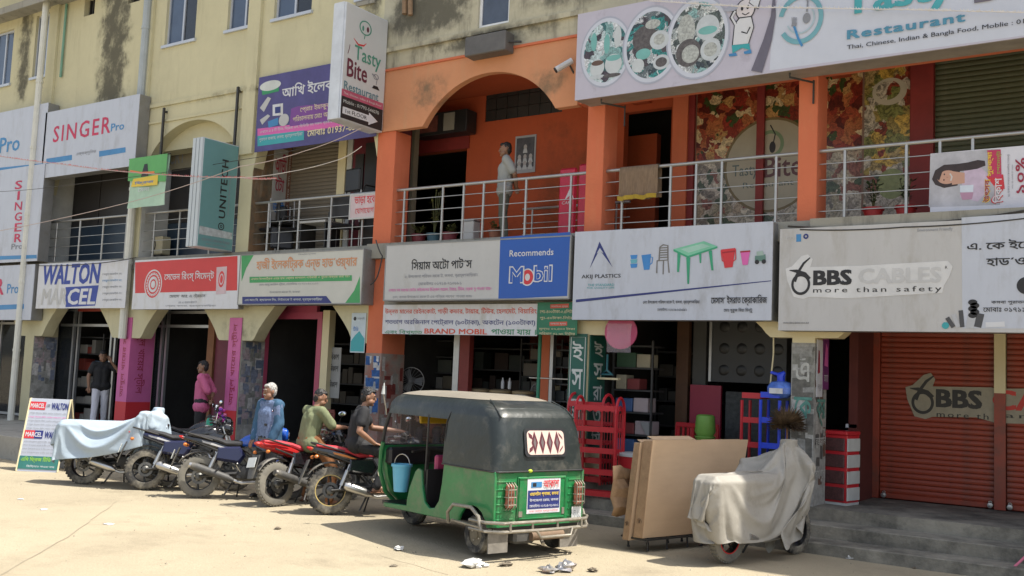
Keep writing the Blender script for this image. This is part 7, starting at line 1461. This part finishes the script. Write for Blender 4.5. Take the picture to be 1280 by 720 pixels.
pp([(-.20, .47), (.27, .47), (.27, .85), (-.20, .85)], WHITE, .003, "poster_sheet"); pp([(-.19, .52), (.26, .52), (.26, .72), (-.19, .72)], DKBLUE, .006); pt_("আকাশ", .02, .745, .24, .83, RED, .03); pp([(-.15, .75), (.0, .75), (.0, .81), (-.15, .81)], SBLU, .007); pp([(-.13, .76), (-.08, .76), (-.08, .80), (-.13, .80)], BLACK, .009)
pt_("ওয়ালটন প্লাজা, কসবা", -.17, .65, .24, .71, YELLOW, .03); pt_("উপজেলা রোড, কসবা", -.17, .595, .24, .635, WHITE, .01); pt_("মোবাইলঃ ০১৭১৪-৭১০৮৮১", -.17, .535, .24, .575, WHITE, .01); pt_("ঢাকা মেট্রো ব্রাহ্মণবাড়িয়া", -.17, .48, .24, .51, RED, .01)
pp([(.45, .37), (.59, .37), (.59, .52), (.45, .52)], PLATE, .003, "small_plate"); pt_("12-34", .47, .43, .57, .49, GREYT) if False else pt_("ব-১১", .47, .40, .57, .48, GREYT)
obj("lime_ribbon", MB().ell((-.40, .17, .93), (.02, .03, .02), 8, 6), M("lime_yellow", (.4, .5, .03), .6), rk)
# bumper and wheel guard tubes
obj("rear_bumper", MB().tube([(-.1, .74, .40), (-.36, .72, .40), (-.50, .58, .40), (-.53, 0, .40), (-.50, -.58, .40), (-.36, -.72, .40), (-.1, -.74, .40)], .018, 8).tube([(-.1, .74, .31), (-.36, .72, .31), (-.50, .58, .31), (-.53, 0, .31), (-.50, -.58, .31), (-.36, -.72, .31)], .018, 8), TUBM, rk)
for y in (-.5, -.15, .2, .5): obj("bumper_stay", MB().tube([(-.515, y, .30), (-.515, y, .41)], .014, 6), TUBM, rk)
obj("bumper_hoop", MB().tube([(-.54, .16, .31), (-.56, .12, .24), (-.56, -.3, .24), (-.54, -.34, .31)], .016, 8), TUBM, rk)
for s in (-1, 1):
    obj("wheel_guard", MB().tube([(.36, s*.70, .30), (.34, s*.73, .42), (.22, s*.74, .52), (-.12, s*.74, .53), (-.26, s*.74, .45), (-.32, s*.74, .31)], .02, 8).tube([(.30, s*.70, .34), (-.3, s*.74, .34)], .014, 6), TUBM, rk)
    obj("mudflap", MB().at((-.30, s*.50, .19)).box(-.008, .008, -.13, .13, -.13, .13), M("dusty_mudflap", (.22, .20, .17), .9, var=.3, scale=10), rk)
    w = obj("rear_wheel", MB().at((0, s*.53, .215)).lathe([(.12, -.06), (.19, -.065), (.215, -.03), (.215, .03), (.19, .065), (.12, .06), (.12, -.06)], 32, 'Y', False), RUB, rk)
    obj("wheel_rim", MB().at((0, s*.53, .215)).lathe([(.125, s*.045), (.10, s*.03), (.05, s*.035), (.045, s*.055), (.02, s*.06)][::1], 24, 'Y'), M("dusty_rim", (.20, .17, .12), .7, metal=.3, var=.3, scale=14), w)
    for k in range(4): a = k*pi/2+.5; obj("wheel_nut", MB().at((.07*cos(a), s*.575, .215+.07*sin(a))).lathe([(.009, -.008), (.009, .008)], 6, 'Y'), CHROME, w)
    obj("axle_arm", MB().tube([(.05, s*.45, .22), (.4, s*.2, .28)], .03, 8), DARKMETAL, rk)
obj("muffler", MB().tube([(-.36, .1, .22), (-.36, -.35, .22)], .05, 12), M("rusty_muffler", (.22, .15, .10), .8, metal=.3, var=.3), rk); obj("engine_block", MB().box(-.34, .1, .0, .3, .14, .3, .03), DUSTP, rk); obj("tail_pipe", MB().tube([(-.36, -.05, .18), (-.44, -.02, .14)], .02, 8), TUBM, rk)
w = obj("front_wheel", MB().at((2.08, .06, .215), (0, 0, radians(12))).lathe([(.12, -.05), (.19, -.055), (.215, -.03), (.215, .03), (.19, .055), (.12, .05), (.12, -.05)], 32, 'Y', False), RUB, rk)
obj("wheel_rim", MB().at((2.08, .06, .215), (0, 0, radians(12))).lathe([(.125, .03), (.09, .02), (.04, .05)], 20, 'Y'), DARKMETAL, w); obj("front_mudguard", MB().loft([[(2.08+.26*cos(radians(a)), y, .215+.26*sin(radians(a))) for y in (-.09, 0, .09)] for a in range(10, 180, 17)], cap=False, closed=False), RG, rk)
obj("mirror_rod", MB().tube([(1.98, .60, 1.40), (2.0, .66, 1.68), (1.99, .66, 1.70)], .008, 6), TUBM, rk); obj("mirror_head", MB().tube([(2.0, .66, 1.66), (1.985, .66, 1.80)], [.026, .006], 8), M("white_plastic", "f"), rk)
t = thing("bucket", "light blue plastic bucket hanging at the driver's side of the rickshaw", "bucket", tuple(Vector((rp.x, rp.y, .50))+fwv*1.56+lfv*.60))
obj("bucket_body", MB().lathe([(.085, 0), (.115, .30), (.13, .30), (.13, .33), (.11, .33), (.08, .03)], 20), M("sky_blue_plastic", (.12, .42, .60), .4, var=.06), t); obj("handle", MB().tube([(.12*cos(a), .12*sin(a)*0, .33+.12*sin(a)) for a in [pi*k/8 for k in range(9)]], .006, 5), STEEL, t)

# ------------------------------------------------------------------ cardboard
CARD = M("cardboard", (.52, .36, .22), .85, var=.07, scale=2, bump=.1, bscale=6, stretch=(1, 1, 4)); CARDE = M("cardboard_edge", (.34, .215, .12), .9, var=.2, scale=14)
ch = radians(72); cd = Vector((cos(ch), sin(ch), 0)); cn = Vector((sin(ch), -cos(ch), 0))
P0 = at(803, 680, 10.6)
def carton(label, off, back, L, T, H, z, tip, mark=True):
    base = Vector((P0.x, P0.y, z))+cn*off+cd*back
    t = thing("cardboard_carton", label, "carton", base, ch, "flattened cartons beside the covered scooter"); t.rotation_euler = (tip, 0, ch)
    # local: x along the carton, y towards -cn, z up
    mb = MB(); n = 14; vs = []
    for j in range(n+1):
        for i in range(n+1):
            x = L*i/n; zz = H*j/n; vs.append((x+.004*sin(j), -.03*sin(pi*i/n)*sin(pi*j/n)+.014*noise.noise(Vector((x*4, zz*4, off*9))), zz))
    mb.add(vs, [(j*(n+1)+i, j*(n+1)+i+1, (j+1)*(n+1)+i+1, (j+1)*(n+1)+i) for j in range(n) for i in range(n)])
    mb.box(0, L, .012, T, 0, H-.004); mb.box(0, .012, .0, .012, 0, H); mb.v = [(x+.16*z_, y, z_) for x, y, z_ in mb.v]; obj("carton_body", mb, CARD, t)
    ef = MB().box(-.006, 0, .004, T-.004, .004, H-.01); ef.v = [(x+.16*z_, y, z_) for x, y, z_ in ef.v]; obj("end_flap", ef, CARDE, t)
    for x0, a in ((.03, .35), (L*.5, -.25)): f = MB().at((x0+.16*H, .01, H), (a, 0, 0)); f.box(0, L*.42, 0, T*.8, 0, .005); obj("top_flap", f, CARD, t)
    if mark:
        mb = MB(); mb.at((-.008+.026*H, T*.5, H*.16)).torus(min(.035, T*.3), .003, 14, 4, 'X'); mb.at((-.008+.026*H, T*.5, H*.16)).box(-.001, .001, -.012, .012, -.02, .02); obj("printed_mark", mb, M("brown_ink", (.12, .07, .04), .8), t)
    return t
carton("large carton with its broad sunlit side showing, nearest of the leaning three", 0, 0, 1.72, .15, 1.12, .15, -.05)
carton("second leaning carton, only its edge and a sunlit strip showing", -.19, -.04, 1.0, .10, 1.13, .1, -.03)
carton("thin leaning carton at the left end of the three", -.29, .06, 1.0, .07, 1.02, .2, -.02, False)
t = thing("torn_cardboard", "crumpled piece of torn cardboard at the left edge of the leaning cartons", "cardboard", Vector((P0.x, P0.y, .32))-cn*.42+cd*.15, ch)
rnd = random.Random(5); mb = MB(); vs = [(.10*(i-2)+.03*rnd.random(), .10*rnd.random(), .11*j+.03*rnd.random()+(.06 if j > 4 else 0)*rnd.random()) for j in range(6) for i in range(4)]
mb.add(vs, [(j*4+i, j*4+i+1, (j+1)*4+i+1, (j+1)*4+i) for j in range(5) for i in range(3)]); o = obj("torn_sheet", mb, CARDE, t, sharp=10); md = o.modifiers.new("s", 'SOLIDIFY'); md.thickness = .006
t = thing("metal_table", "low black steel legged stand holding up the cartons", "stand", Vector((P0.x, P0.y, 0))+cd*.5-cn*.12, ch)
for x in (-.42, -.1, .25, .5):
    for y in (-.12, .2): obj("leg", MB().tube([(x+.01, y, 0), (x, y, .15)], .012, 6).tube([(x+.01, y, 0), (x+.01, y, .02)], .018, 6), BLACKPL, t)
obj("top_frame", MB().box(-.5, .56, -.15, .24, .12, .14), DARKMETAL, t)

# ------------------------------------------------------------------ litter
def crumple(label, px, py, r, mat, seed, flat=.5, group="litter on the concrete"):
    x, y = onground(px, py); rnd = random.Random(seed); t = thing("crumpled_litter", label, "litter", (x, y, gz(x, y)+.0), rnd.uniform(0, 6), group)
    mb = MB(); n, m = 14, 8; vs = []
    for j in range(m+1):
        for i in range(n):
            a = 2*pi*i/n; b = pi*j/m; q = r*(1+.75*noise.noise(Vector((cos(a)*2+seed, sin(a)*2, b*1.7)))+.25*rnd.uniform(-1, 1)); vs.append((q*sin(b)*cos(a)*1.3, q*sin(b)*sin(a), max(.002, r*flat*.9-q*flat*cos(b))))
    mb.add(vs, [(j*n+i, j*n+(i+1) % n, (j+1)*n+(i+1) % n, (j+1)*n+i) for j in range(m) for i in range(n)]); obj("crumpled_sheet", mb, mat, t, sharp=12); return t
BAGM = M("white_polythene", (.62, .62, .60), .35, var=.2, scale=14, dirt=(.35, .3, .22), dirt_amt=.5); FOIL = M("silver_foil", (.48, .46, .44), .3, metal=.6, var=.4, scale=18, dirt=(.4, .15, .1), dirt_amt=.4); ROCK = M("mud_lump", (.17, .14, .10), .95, var=.3, scale=12)
crumple("white crumpled plastic bag in front of the rickshaw's left rear wheel", 591, 706, .085, BAGM, 1); crumple("small white paper with a red spot beside the plastic bag", 606, 706, .035, BAGM, 21)
crumple("silver foil packet, leftmost of the pair below the rickshaw bumper", 686, 714, .07, FOIL, 2); crumple("crumpled silver packet standing up right of the first foil packet", 707, 713, .075, FOIL, 3, .7); crumple("brown and white rag lying under the rickshaw's rear bumper", 633, 705, .055, ROCK, 4, .35); crumple("small grey clod right of the foil packets", 741, 714, .04, ROCK, 5); crumple("dry brown leaf scrap between rickshaw wheels' shadow and litter", 492, 705, .035, ROCK, 6, .2)
crumple("crumpled grey paper left of the rickshaw's rear wheel", 499, 685, .045, BAGM, 7); crumple("small stone on the sunny concrete in front of the motorbikes", 347, 661, .03, ROCK, 8); crumple("pale scrap of paper at the left of the sunny concrete", 26, 622, .04, BAGM, 9, .15); crumple("flat pale scrap in the middle of the sunny concrete", 137, 655, .05, BAGM, 10, .1); crumple("flat pale scrap at the left lower part of the concrete", 55, 635, .045, BAGM, 11, .12); crumple("crumpled wrapper on the ground by the lowest step", 1062, 697, .045, BAGM, 12, .5); crumple("dark chip on the shaded ground by the lowest step", 1143, 709, .02, ROCK, 13)
mb = MB(); rnd = random.Random(11)
for k in range(380):
    x = rnd.uniform(-18, -1); y = rnd.uniform(5.0, 12.0); r = rnd.choice((.004, .006, .008, .008, .014)); z = gz(x, y)
    mb.add([(x-r, y-r*.6, z), (x+r*.8, y-r, z), (x+r, y+r*.7, z), (x-r*.5, y+r, z), (x, y, z+r*1.1)], [(0, 1, 4), (1, 2, 4), (2, 3, 4), (3, 0, 4)])
tag(obj("gravel_specks", mb, M("gravel_specks", (.30, .26, .19), .95, var=.5, scale=4), fix=False), kind="stuff")

# ------------------------------------------------------------------ people
def cap(mb, a, b, ra, rb, n=14):
    a, b = Vector(a), Vector(b); d = (b-a); L = d.length
    if L < 1e-6: return mb.ell(tuple(a), (ra, ra, ra))
    d /= L; pts = []; rs = []
    for k in range(4): w = pi/2*k/4; pts.append(a-d*ra*cos(w)); rs.append(max(ra*sin(w), .0008))
    pts.append(a); rs.append(ra); pts.append(b); rs.append(rb)
    for k in range(1, 5): w = pi/2*k/4; pts.append(b+d*rb*sin(w)); rs.append(max(rb*cos(w), .0008))
    return mb.tube([tuple(p) for p in pts], rs, n)
def blob(name, mb, voxel, mat, parent, wrinkle=0, smooth=4, wscale=14, mats=None):
    me = bpy.data.meshes.new(name); me.from_pydata(mb.v, [], mb.f); bm = bmesh.new(); bm.from_mesh(me); bmesh.ops.recalc_face_normals(bm, faces=bm.faces); bm.to_mesh(me); bm.free()
    o = bpy.data.objects.new("tmp", me); COL.objects.link(o)
    md = o.modifiers.new("r", 'REMESH'); md.mode = 'VOXEL'; md.voxel_size = voxel
    md = o.modifiers.new("s", 'SMOOTH'); md.iterations = smooth; md.factor = .5
    bpy.context.view_layer.update(); m2 = bpy.data.meshes.new_from_object(o.evaluated_get(bpy.context.evaluated_depsgraph_get())); bpy.data.objects.remove(o)
    if wrinkle:
        nn = [v.normal.copy() for v in m2.vertices]
        for v, nrm_ in zip(m2.vertices, nn):
            c = v.co; w = noise.noise(Vector((c.x*wscale, c.y*wscale, c.z*wscale*.55)))+.6*noise.noise(Vector((c.x*wscale*2.2+7, c.y*wscale*2.2, c.z*wscale)))
            v.co = c+nrm_*w*wrinkle
    m2.name = name; m2.materials.clear(); m2.materials.append(mat); m2.polygons.foreach_set("use_smooth", [True]*len(m2.polygons)); return put(name, m2, parent)
def V3(*a): return Vector(a)
def person(label, base, head_rz, J, shirt, trousers, hair, skin, shoe=None, sleeve=.55, jacket=None, hemz=-.12, turn=0, nod=0, voxel=.0085, shirt_r=1.0, beard=False, group=None, legs_r=1.0):
    """J: joints in the person's own axes, x forward, y left, z up"""
    t = thing("person", label, "person", base, head_rz, group); j = {k: Vector(v) for k, v in J.items()}
    mb = MB(); pel, che, nk, hdp = j["pelvis"], j["chest"], j["neck"], j["head"]
    sh = {s: j["sh"+s] for s in "LR"}
    def ellm(c, r, rot=(0, 0, 0)): mb.at(tuple(c), rot).ell((0, 0, 0), r, 16, 12); mb.at()
    hr = (0, nod, turn)
    # trunk
    cap(mb, pel+V3(0, .07, 0), pel+V3(0, -.07, 0), .105, .105); cap(mb, pel, pel.lerp(che, .5), .115, .115); cap(mb, pel.lerp(che, .5)+V3(0, .04, 0), che+V3(0, .05, 0), .10, .115); cap(mb, pel.lerp(che, .5)+V3(0, -.04, 0), che+V3(0, -.05, 0), .10, .115)
    cap(mb, sh["L"]+V3(0, -.02, -.01), sh["R"]+V3(0, .02, -.01), .062, .062); cap(mb, che+V3(0, 0, .08), nk, .09, .05); cap(mb, nk, hdp+V3(-.01, 0, -.05), .052, .05)
    # head with face
    ellm(hdp+V3(-.008, 0, .02), (.095, .078, .108), hr)
    Mh = Matrix.Translation(hdp) @ Matrix.Rotation(turn, 4, 'Z') @ Matrix.Rotation(nod, 4, 'Y')
    def hp(x, y, z): return Mh @ V3(x, y, z)
    cap(mb, hp(.03, .025, -.06), hp(.03, -.025, -.06), .05, .05); cap(mb, hp(.062, 0, -.095), hp(.05, 0, -.09), .026, .03); cap(mb, hp(.088, 0, .015), hp(.103, 0, -.028), .010, .015, 8); cap(mb, hp(.083, .028, .028), hp(.083, -.028, .028), .014, .014); cap(mb, hp(.083, .013, -.058), hp(.083, -.013, -.058), .011, .011)
    for s in (1, -1): mb.at(tuple(hp(-.01, s*.08, -.005)), hr).ell((0, 0, 0), (.02, .010, .03), 10, 8); mb.at()
    for s, sg in (("L", 1), ("R", -1)):
        S, E, W, H = sh[s], j["el"+s], j["wr"+s], j["ha"+s]
        cap(mb, S, E, .052, .040); cap(mb, E, E.lerp(W, .35), .040, .041); cap(mb, E.lerp(W, .35), W, .041, .027)
        # palm, four bent fingers and a thumb
        d = (H-W).normalized(); up = V3(0, 0, 1) if abs(d.z) < .8 else V3(1, 0, 0); sd = d.cross(up).normalized(); nrm2 = sd.cross(d); cv = j.get("curl", .5) if not isinstance(j.get("curl"), Vector) else .5
        cap(mb, W+sd*.018+d*.02, H+sd*.022, .017, .016); cap(mb, W-sd*.018+d*.02, H-sd*.022, .017, .016)
        for k, (o_, l) in enumerate(((.028, .062), (.0095, .072), (-.0095, .068), (-.028, .052))):
            p1 = H+sd*o_; p2 = p1+d*l*.55-nrm2*l*.2; p3 = p2+d*l*.28-nrm2*l*.38; cap(mb, p1, p2, .0095, .0088, 8); cap(mb, p2, p3, .0088, .0075, 8)
        p1 = W+d*.03+sd*.03; p2 = p1+sd*.028+d*.03-nrm2*.008; cap(mb, p1, p2, .012, .010, 8); cap(mb, p2, p2+d*.028-nrm2*.008, .010, .0085, 8)
        Hp, K, A, T = j["hp"+s], j["kn"+s], j["an"+s], j["to"+s]
        cap(mb, Hp, K, .085, .055); cap(mb, K, K.lerp(A, .35), .055, .054); cap(mb, K.lerp(A, .35), A, .054, .036); cap(mb, A+V3(0, 0, -.02), T, .036, .026); he = A-(T-A).normalized()*.035; cap(mb, V3(he.x, he.y, min(A.z, T.z)), T, .034, .026)
    body = blob("body", mb, voxel, skin, t, smooth=2)
    # eyes and lips
    for s in (1, -1):
        e = obj("eye", MB().at(tuple(hp(.082, s*.03, .008))).ell((0, 0, 0), (.007, .011, .0045), 10, 6), M("eye_white", (.30, .26, .23), .5), t); obj("iris", MB().at(tuple(hp(.0885, s*.03, .008))).ell((0, 0, 0), (.003, .005, .0045), 8, 6), BLACK, e)
        obj("eyebrow", MB().tube([tuple(hp(.095, s*.012, .031)), tuple(hp(.094, s*.03, .035)), tuple(hp(.084, s*.046, .030))], .004, 5), hair, t)
    obj("lips", MB().tube([tuple(hp(.087, .022, -.058)), tuple(hp(.094, 0, -.057)), tuple(hp(.087, -.022, -.058))], [.003, .006, .003], 6), M("lip_brown", (.20, .08, .06), .5), t)
    if beard: obj("moustache", MB().tube([tuple(hp(.086, .03, -.052)), tuple(hp(.102, 0, -.043)), tuple(hp(.086, -.03, -.052))], [.004, .008, .004], 6), hair, t)
    # hair
    mb = MB(); mb.at(tuple(hp(-.018, 0, .045)), hr).ell((0, 0, 0), (.088, .080, .092), 20, 12); mb.at(tuple(hp(-.045, 0, .0)), hr).ell((0, 0, 0), (.060, .078, .08), 16, 10); mb.at(tuple(hp(.045, .0, .083)), hr).ell((0, 0, 0), (.045, .058, .03), 14, 8); mb.at()
    blob("hair", mb, .007, hair, t, .010, 0, 75)
    # shirt
    mb = MB(); e = .020*shirt_r; hem = pel+V3(0, 0, hemz)
    cap(mb, hem+V3(0, .075, .1), hem+V3(0, -.075, .1), .118+e, .118+e); cap(mb, pel+V3(0, .04, .0), che+V3(0, .055, 0), .118+e*.5, .118+e*.7); cap(mb, pel+V3(0, -.04, .0), che+V3(0, -.055, 0), .118+e*.5, .118+e*.7); cap(mb, sh["L"]+V3(0, -.01, -.01), sh["R"]+V3(0, .01, -.01), .062+e*.7, .062+e*.7); cap(mb, che+V3(0, 0, .08), nk+V3(0, 0, -.035), .09+e*.5, .062)
    for s in "LR":
        S, E, W = sh[s], j["el"+s], j["wr"+s]
        if sleeve <= 1: cap(mb, S, S.lerp(E, sleeve), .056+e, .050+e*1.2)
        else: cap(mb, S, E, .056+e, .046+e); cap(mb, E, E.lerp(W, min(1, sleeve-1)), .046+e, .036+e)
    # collar
    shirt_o = blob("shirt", mb, .012, shirt, t, .008, 3, 13)
    obj("collar", MB().at(tuple(nk+V3(.0, 0, -.005))).lathe([(.066, -.03), (.074, -.01), (.062, .022), (.056, .022), (.062, -.01)], 16, 'Z', False), shirt, shirt_o)
    if jacket:
        mb = MB(); e2 = e+.002
        for s, sg in (("L", 1), ("R", -1)):
            cap(mb, pel+V3(-.03, sg*.09, -.10), che+V3(-.03, sg*.08, 0), .105+e2, .105+e2); S, E, W = sh[s], j["el"+s], j["wr"+s]; cap(mb, S, E, .058+e2, .05+e2); cap(mb, E, E.lerp(W, .9), .05+e2, .04+e2)
        cap(mb, pel+V3(-.06, 0, -.10), che+V3(-.045, 0, 0), .11+e, .11+e); cap(mb, sh["L"]+V3(-.02, 0, 0), sh["R"]+V3(-.02, 0, 0), .062+e2, .062+e2)
        blob("jacket", mb, .012, jacket, t, .010, 3, 11)
    mb = MB(); e = .016*legs_r
    cap(mb, pel+V3(0, .06, -.02), pel+V3(0, -.06, -.02), .108+e, .108+e)
    for s in "LR": Hp, K, A = j["hp"+s], j["kn"+s], j["an"+s]; cap(mb, Hp, K, .085+e, .058+e); cap(mb, K, A, .058+e, .046+e)
    blob("trousers", mb, .012, trousers, t, .008, 2, 14)
    for s in "LR":
        A, T = j["an"+s], j["to"+s]; mb = MB(); he = A-(T-A).normalized()*.04; zb = T.z-.012
        if shoe: cap(mb, V3(he.x, he.y, zb+.02), V3(T.x, T.y, zb+.015), .04, .036); cap(mb, V3(he.x, he.y, zb+.03), A+V3(0, 0, -.02), .04, .042); blob("shoe", mb, .01, shoe, t, 0, 1)
        else:
            dd = (T-A); dd.z = 0; dd.normalize(); mb.at((he.x, he.y, zb-.022), (0, 0, math.atan2(dd.y, dd.x))); mb.box(-.045, .21, -.042, .042, 0, .014, .006); mb.tube([(.10, -.045, .01), (.11, 0, .055), (.10, .045, .01)], .008, 6); obj("sandal", mb, BROWN, t)
    return t
def stand_pose(**k):
    J = dict(pelvis=(0, 0, .93), chest=(-.01, 0, 1.24), neck=(-.01, 0, 1.43), head=(.015, 0, 1.57), shL=(-.01, .168, 1.38), shR=(-.01, -.168, 1.38), elL=(-.03, .215, 1.10), elR=(-.03, -.215, 1.10), wrL=(.05, .205, .86), wrR=(.05, -.205, .86), haL=(.08, .2, .78), haR=(.08, -.2, .78),
             hpL=(0, .09, .90), hpR=(0, -.09, .90), knL=(.01, .10, .48), knR=(.01, -.10, .48), anL=(-.03, .11, .09), anR=(-.03, -.11, .09), toL=(.12, .13, .035), toR=(.12, -.13, .035)); J.update(k); return J
def ride_pose(**k):
    J = dict(pelvis=(-.10, 0, .97), chest=(-.02, 0, 1.25), neck=(.02, 0, 1.43), head=(.05, 0, 1.56), shL=(.01, .168, 1.38), shR=(.01, -.168, 1.38), elL=(.16, .25, 1.16), elR=(.16, -.25, 1.16), wrL=(.33, .24, 1.12), wrR=(.33, -.24, 1.12), haL=(.40, .22, 1.11), haR=(.40, -.22, 1.11),
             hpL=(-.08, .10, .93), hpR=(-.08, -.10, .93), knL=(.26, .22, .78), knR=(.26, -.22, .78), anL=(.08, .26, .38), anR=(.08, -.26, .38), toL=(.22, .27, .33), toR=(.22, -.27, .33)); J.update(k); return J
SK1 = M("brown_skin", (.22, .115, .07), .5, var=.08, scale=6); SK2 = M("warm_brown_skin", (.27, .14, .085), .5, var=.08, scale=6)
HB_ = M("black_hair", (.012, .011, .011), .6, var=.3, scale=30); HG = M("grey_hair", (.36, .35, .33), .7, var=.4, scale=40)
TRB = M("black_trousers", (.018, .018, .02), .8, var=.2); BSH_ = M("black_shoe", (.015, .014, .014), .4)
person("man in black shirt and white trousers holding a phone to his ear in the doorway", (-20.25, 13.35, .44), radians(-30), stand_pose(elR=(.0, -.27, 1.12), wrR=(.02, -.25, .88), haR=(.03, -.24, .80), elL=(.10, .36, 1.22), wrL=(.10, .17, 1.46), haL=(.08, .12, 1.54), knR=(.09, -.10, .5), anR=(.16, -.12, .12), toR=(.3, -.13, .05)), M("black_shirt", (.012, .012, .014), .8, var=.2), M("white_trousers", (.55, .55, .60), .8, var=.06), HB_, SK1, BSH_, sleeve=.6, nod=.15)
pk_ = at(252, 500, 12.72)
person("man in a pink kurta shirt seen from the side, hands behind his back", (pk_.x, 12.72, .3), radians(215), stand_pose(elL=(-.16, .20, 1.12), elR=(-.16, -.22, 1.12), wrL=(-.17, .02, .95), wrR=(-.17, -.04, .95), haL=(-.19, -.05, .92), haR=(-.19, .05, .92)), M("pink_shirt", (.52, .12, .24), .85, var=.08), TRB, HB_, SK1, BSH_, sleeve=1.15, hemz=-.22, shirt_r=1.1, turn=.1, beard=True)
CHK = M("blue_check_shirt", (.13, .18, .30), .85, var=.35, scale=30); JKT = M("teal_blue_jacket", (.035, .095, .17), .85, var=.12)
person("grey haired man in a blue jacket standing behind the motorbikes looking left", (-11.42, 10.34, 0), radians(272), stand_pose(elL=(.0, .215, 1.10), elR=(.02, -.21, 1.10), wrL=(.10, .17, .87), wrR=(.12, -.17, .87), haL=(.15, .17, .80), haR=(.17, -.17, .80), pelvis=(0, 0, .91)), CHK, TRB, HG, SK1, BSH_, sleeve=1.9, jacket=JKT, turn=-.25, hemz=-.18, beard=True)
b4 = [o for o in COL.objects if o.name.startswith("motorbike") and o.get("label", "").startswith("red seated")][0]
person("man in an olive green shirt and brown trousers sitting on the red seated motorbike", (b4.location.x, b4.location.y, -.02), radians(78), ride_pose(anR=(.06, -.34, .10), toR=(.2, -.36, .04), knR=(.14, -.28, .52), anL=(.06, .3, .10), toL=(.2, .32, .04), knL=(.2, .27, .55), pelvis=(-.14, 0, .94), chest=(-.08, 0, 1.22), neck=(-.03, 0, 1.40), head=(.03, 0, 1.53), shL=(-.06, .19, 1.35), shR=(-.06, -.19, 1.35), elR=(.10, -.27, 1.12), elL=(.1, .27, 1.12)), M("olive_shirt", (.17, .19, .10), .85, var=.12), M("rust_brown_trousers", (.20, .08, .025), .85, var=.15), HB_, SK2, None, sleeve=.85, shirt_r=1.0, turn=-.5, nod=.2, hemz=-.16)
person("man in black with a bare forearm sitting on the motorbike beside the rickshaw", (b5.location.x, b5.location.y, -.01), radians(50), ride_pose(pelvis=(-.34, 0, .98), chest=(-.30, 0, 1.27), neck=(-.25, 0, 1.45), head=(-.20, 0, 1.59), shL=(-.27, .19, 1.40), shR=(-.27, -.19, 1.40), elR=(-.34, -.30, 1.14), wrR=(-.12, -.25, .98), haR=(-.05, -.22, .96), elL=(-.1, .26, 1.16), hpL=(-.31, .10, .94), hpR=(-.31, -.10, .94), knR=(.10, -.22, .84), anR=(-.06, -.27, .42), toR=(.08, -.28, .36)), M("black_tshirt", (.016, .016, .018), .85, var=.2), TRB, HB_, SK2, None, sleeve=.6, turn=-.1, nod=.1)
pb = at(630, 230, 13.75)
person("man in a white shirt standing on the balcony under the orange arch", (at(631, 230, 13.5).x, 13.5, 4.16), radians(215), stand_pose(elL=(-.16, .22, 1.12), elR=(-.16, -.22, 1.12), wrL=(-.2, .06, .92), wrR=(-.2, -.04, .92), haL=(-.21, -.03, .90), haR=(-.21, .05, .88)), M("white_grey_shirt", (.28, .29, .28), .85, var=.08), M("olive_grey_trousers", (.10, .11, .09), .85), HB_, SK1, BSH_, sleeve=.75, hemz=-.16, turn=.1)
ps = at(541, 490, 14.3)
person("shopkeeper with short dark hair sitting in the dark auto parts shop behind the rickshaw", (ps.x, 14.3, .12), radians(300), ride_pose(pelvis=(-.1, 0, .80), chest=(-.02, 0, 1.12), neck=(.02, 0, 1.30), head=(.05, 0, 1.44), shL=(.0, .185, 1.26), shR=(.0, -.185, 1.26), elL=(.16, .25, 1.03), elR=(.16, -.25, 1.03), wrL=(.33, .2, 1.0), wrR=(.33, -.2, 1.0), haL=(.40, .18, 1.0), haR=(.40, -.18, 1.0), hpL=(-.08, .10, .78), hpR=(-.08, -.10, .78), knL=(.35, .16, .78), knR=(.35, -.16, .78), anL=(.33, .16, .42), anR=(.33, -.16, .42), toL=(.46, .17, .36), toR=(.46, -.17, .36)), M("rust_shirt", (.20, .05, .03), .85), TRB, HB_, SK2, BSH_, sleeve=.8)
t = thing("stool", "low wooden stool the shopkeeper sits on", "stool", (ps.x-.05, 14.38, .44)); obj("seat", MB().box(-.18, .18, -.18, .18, .28, .33, .01), BROWN, t)
for sx in (-1, 1):
    for sy in (-1, 1): obj("leg", MB().box(sx*.15-.02, sx*.15+.02, sy*.15-.02, sy*.15+.02, 0, .28), BROWN, t)
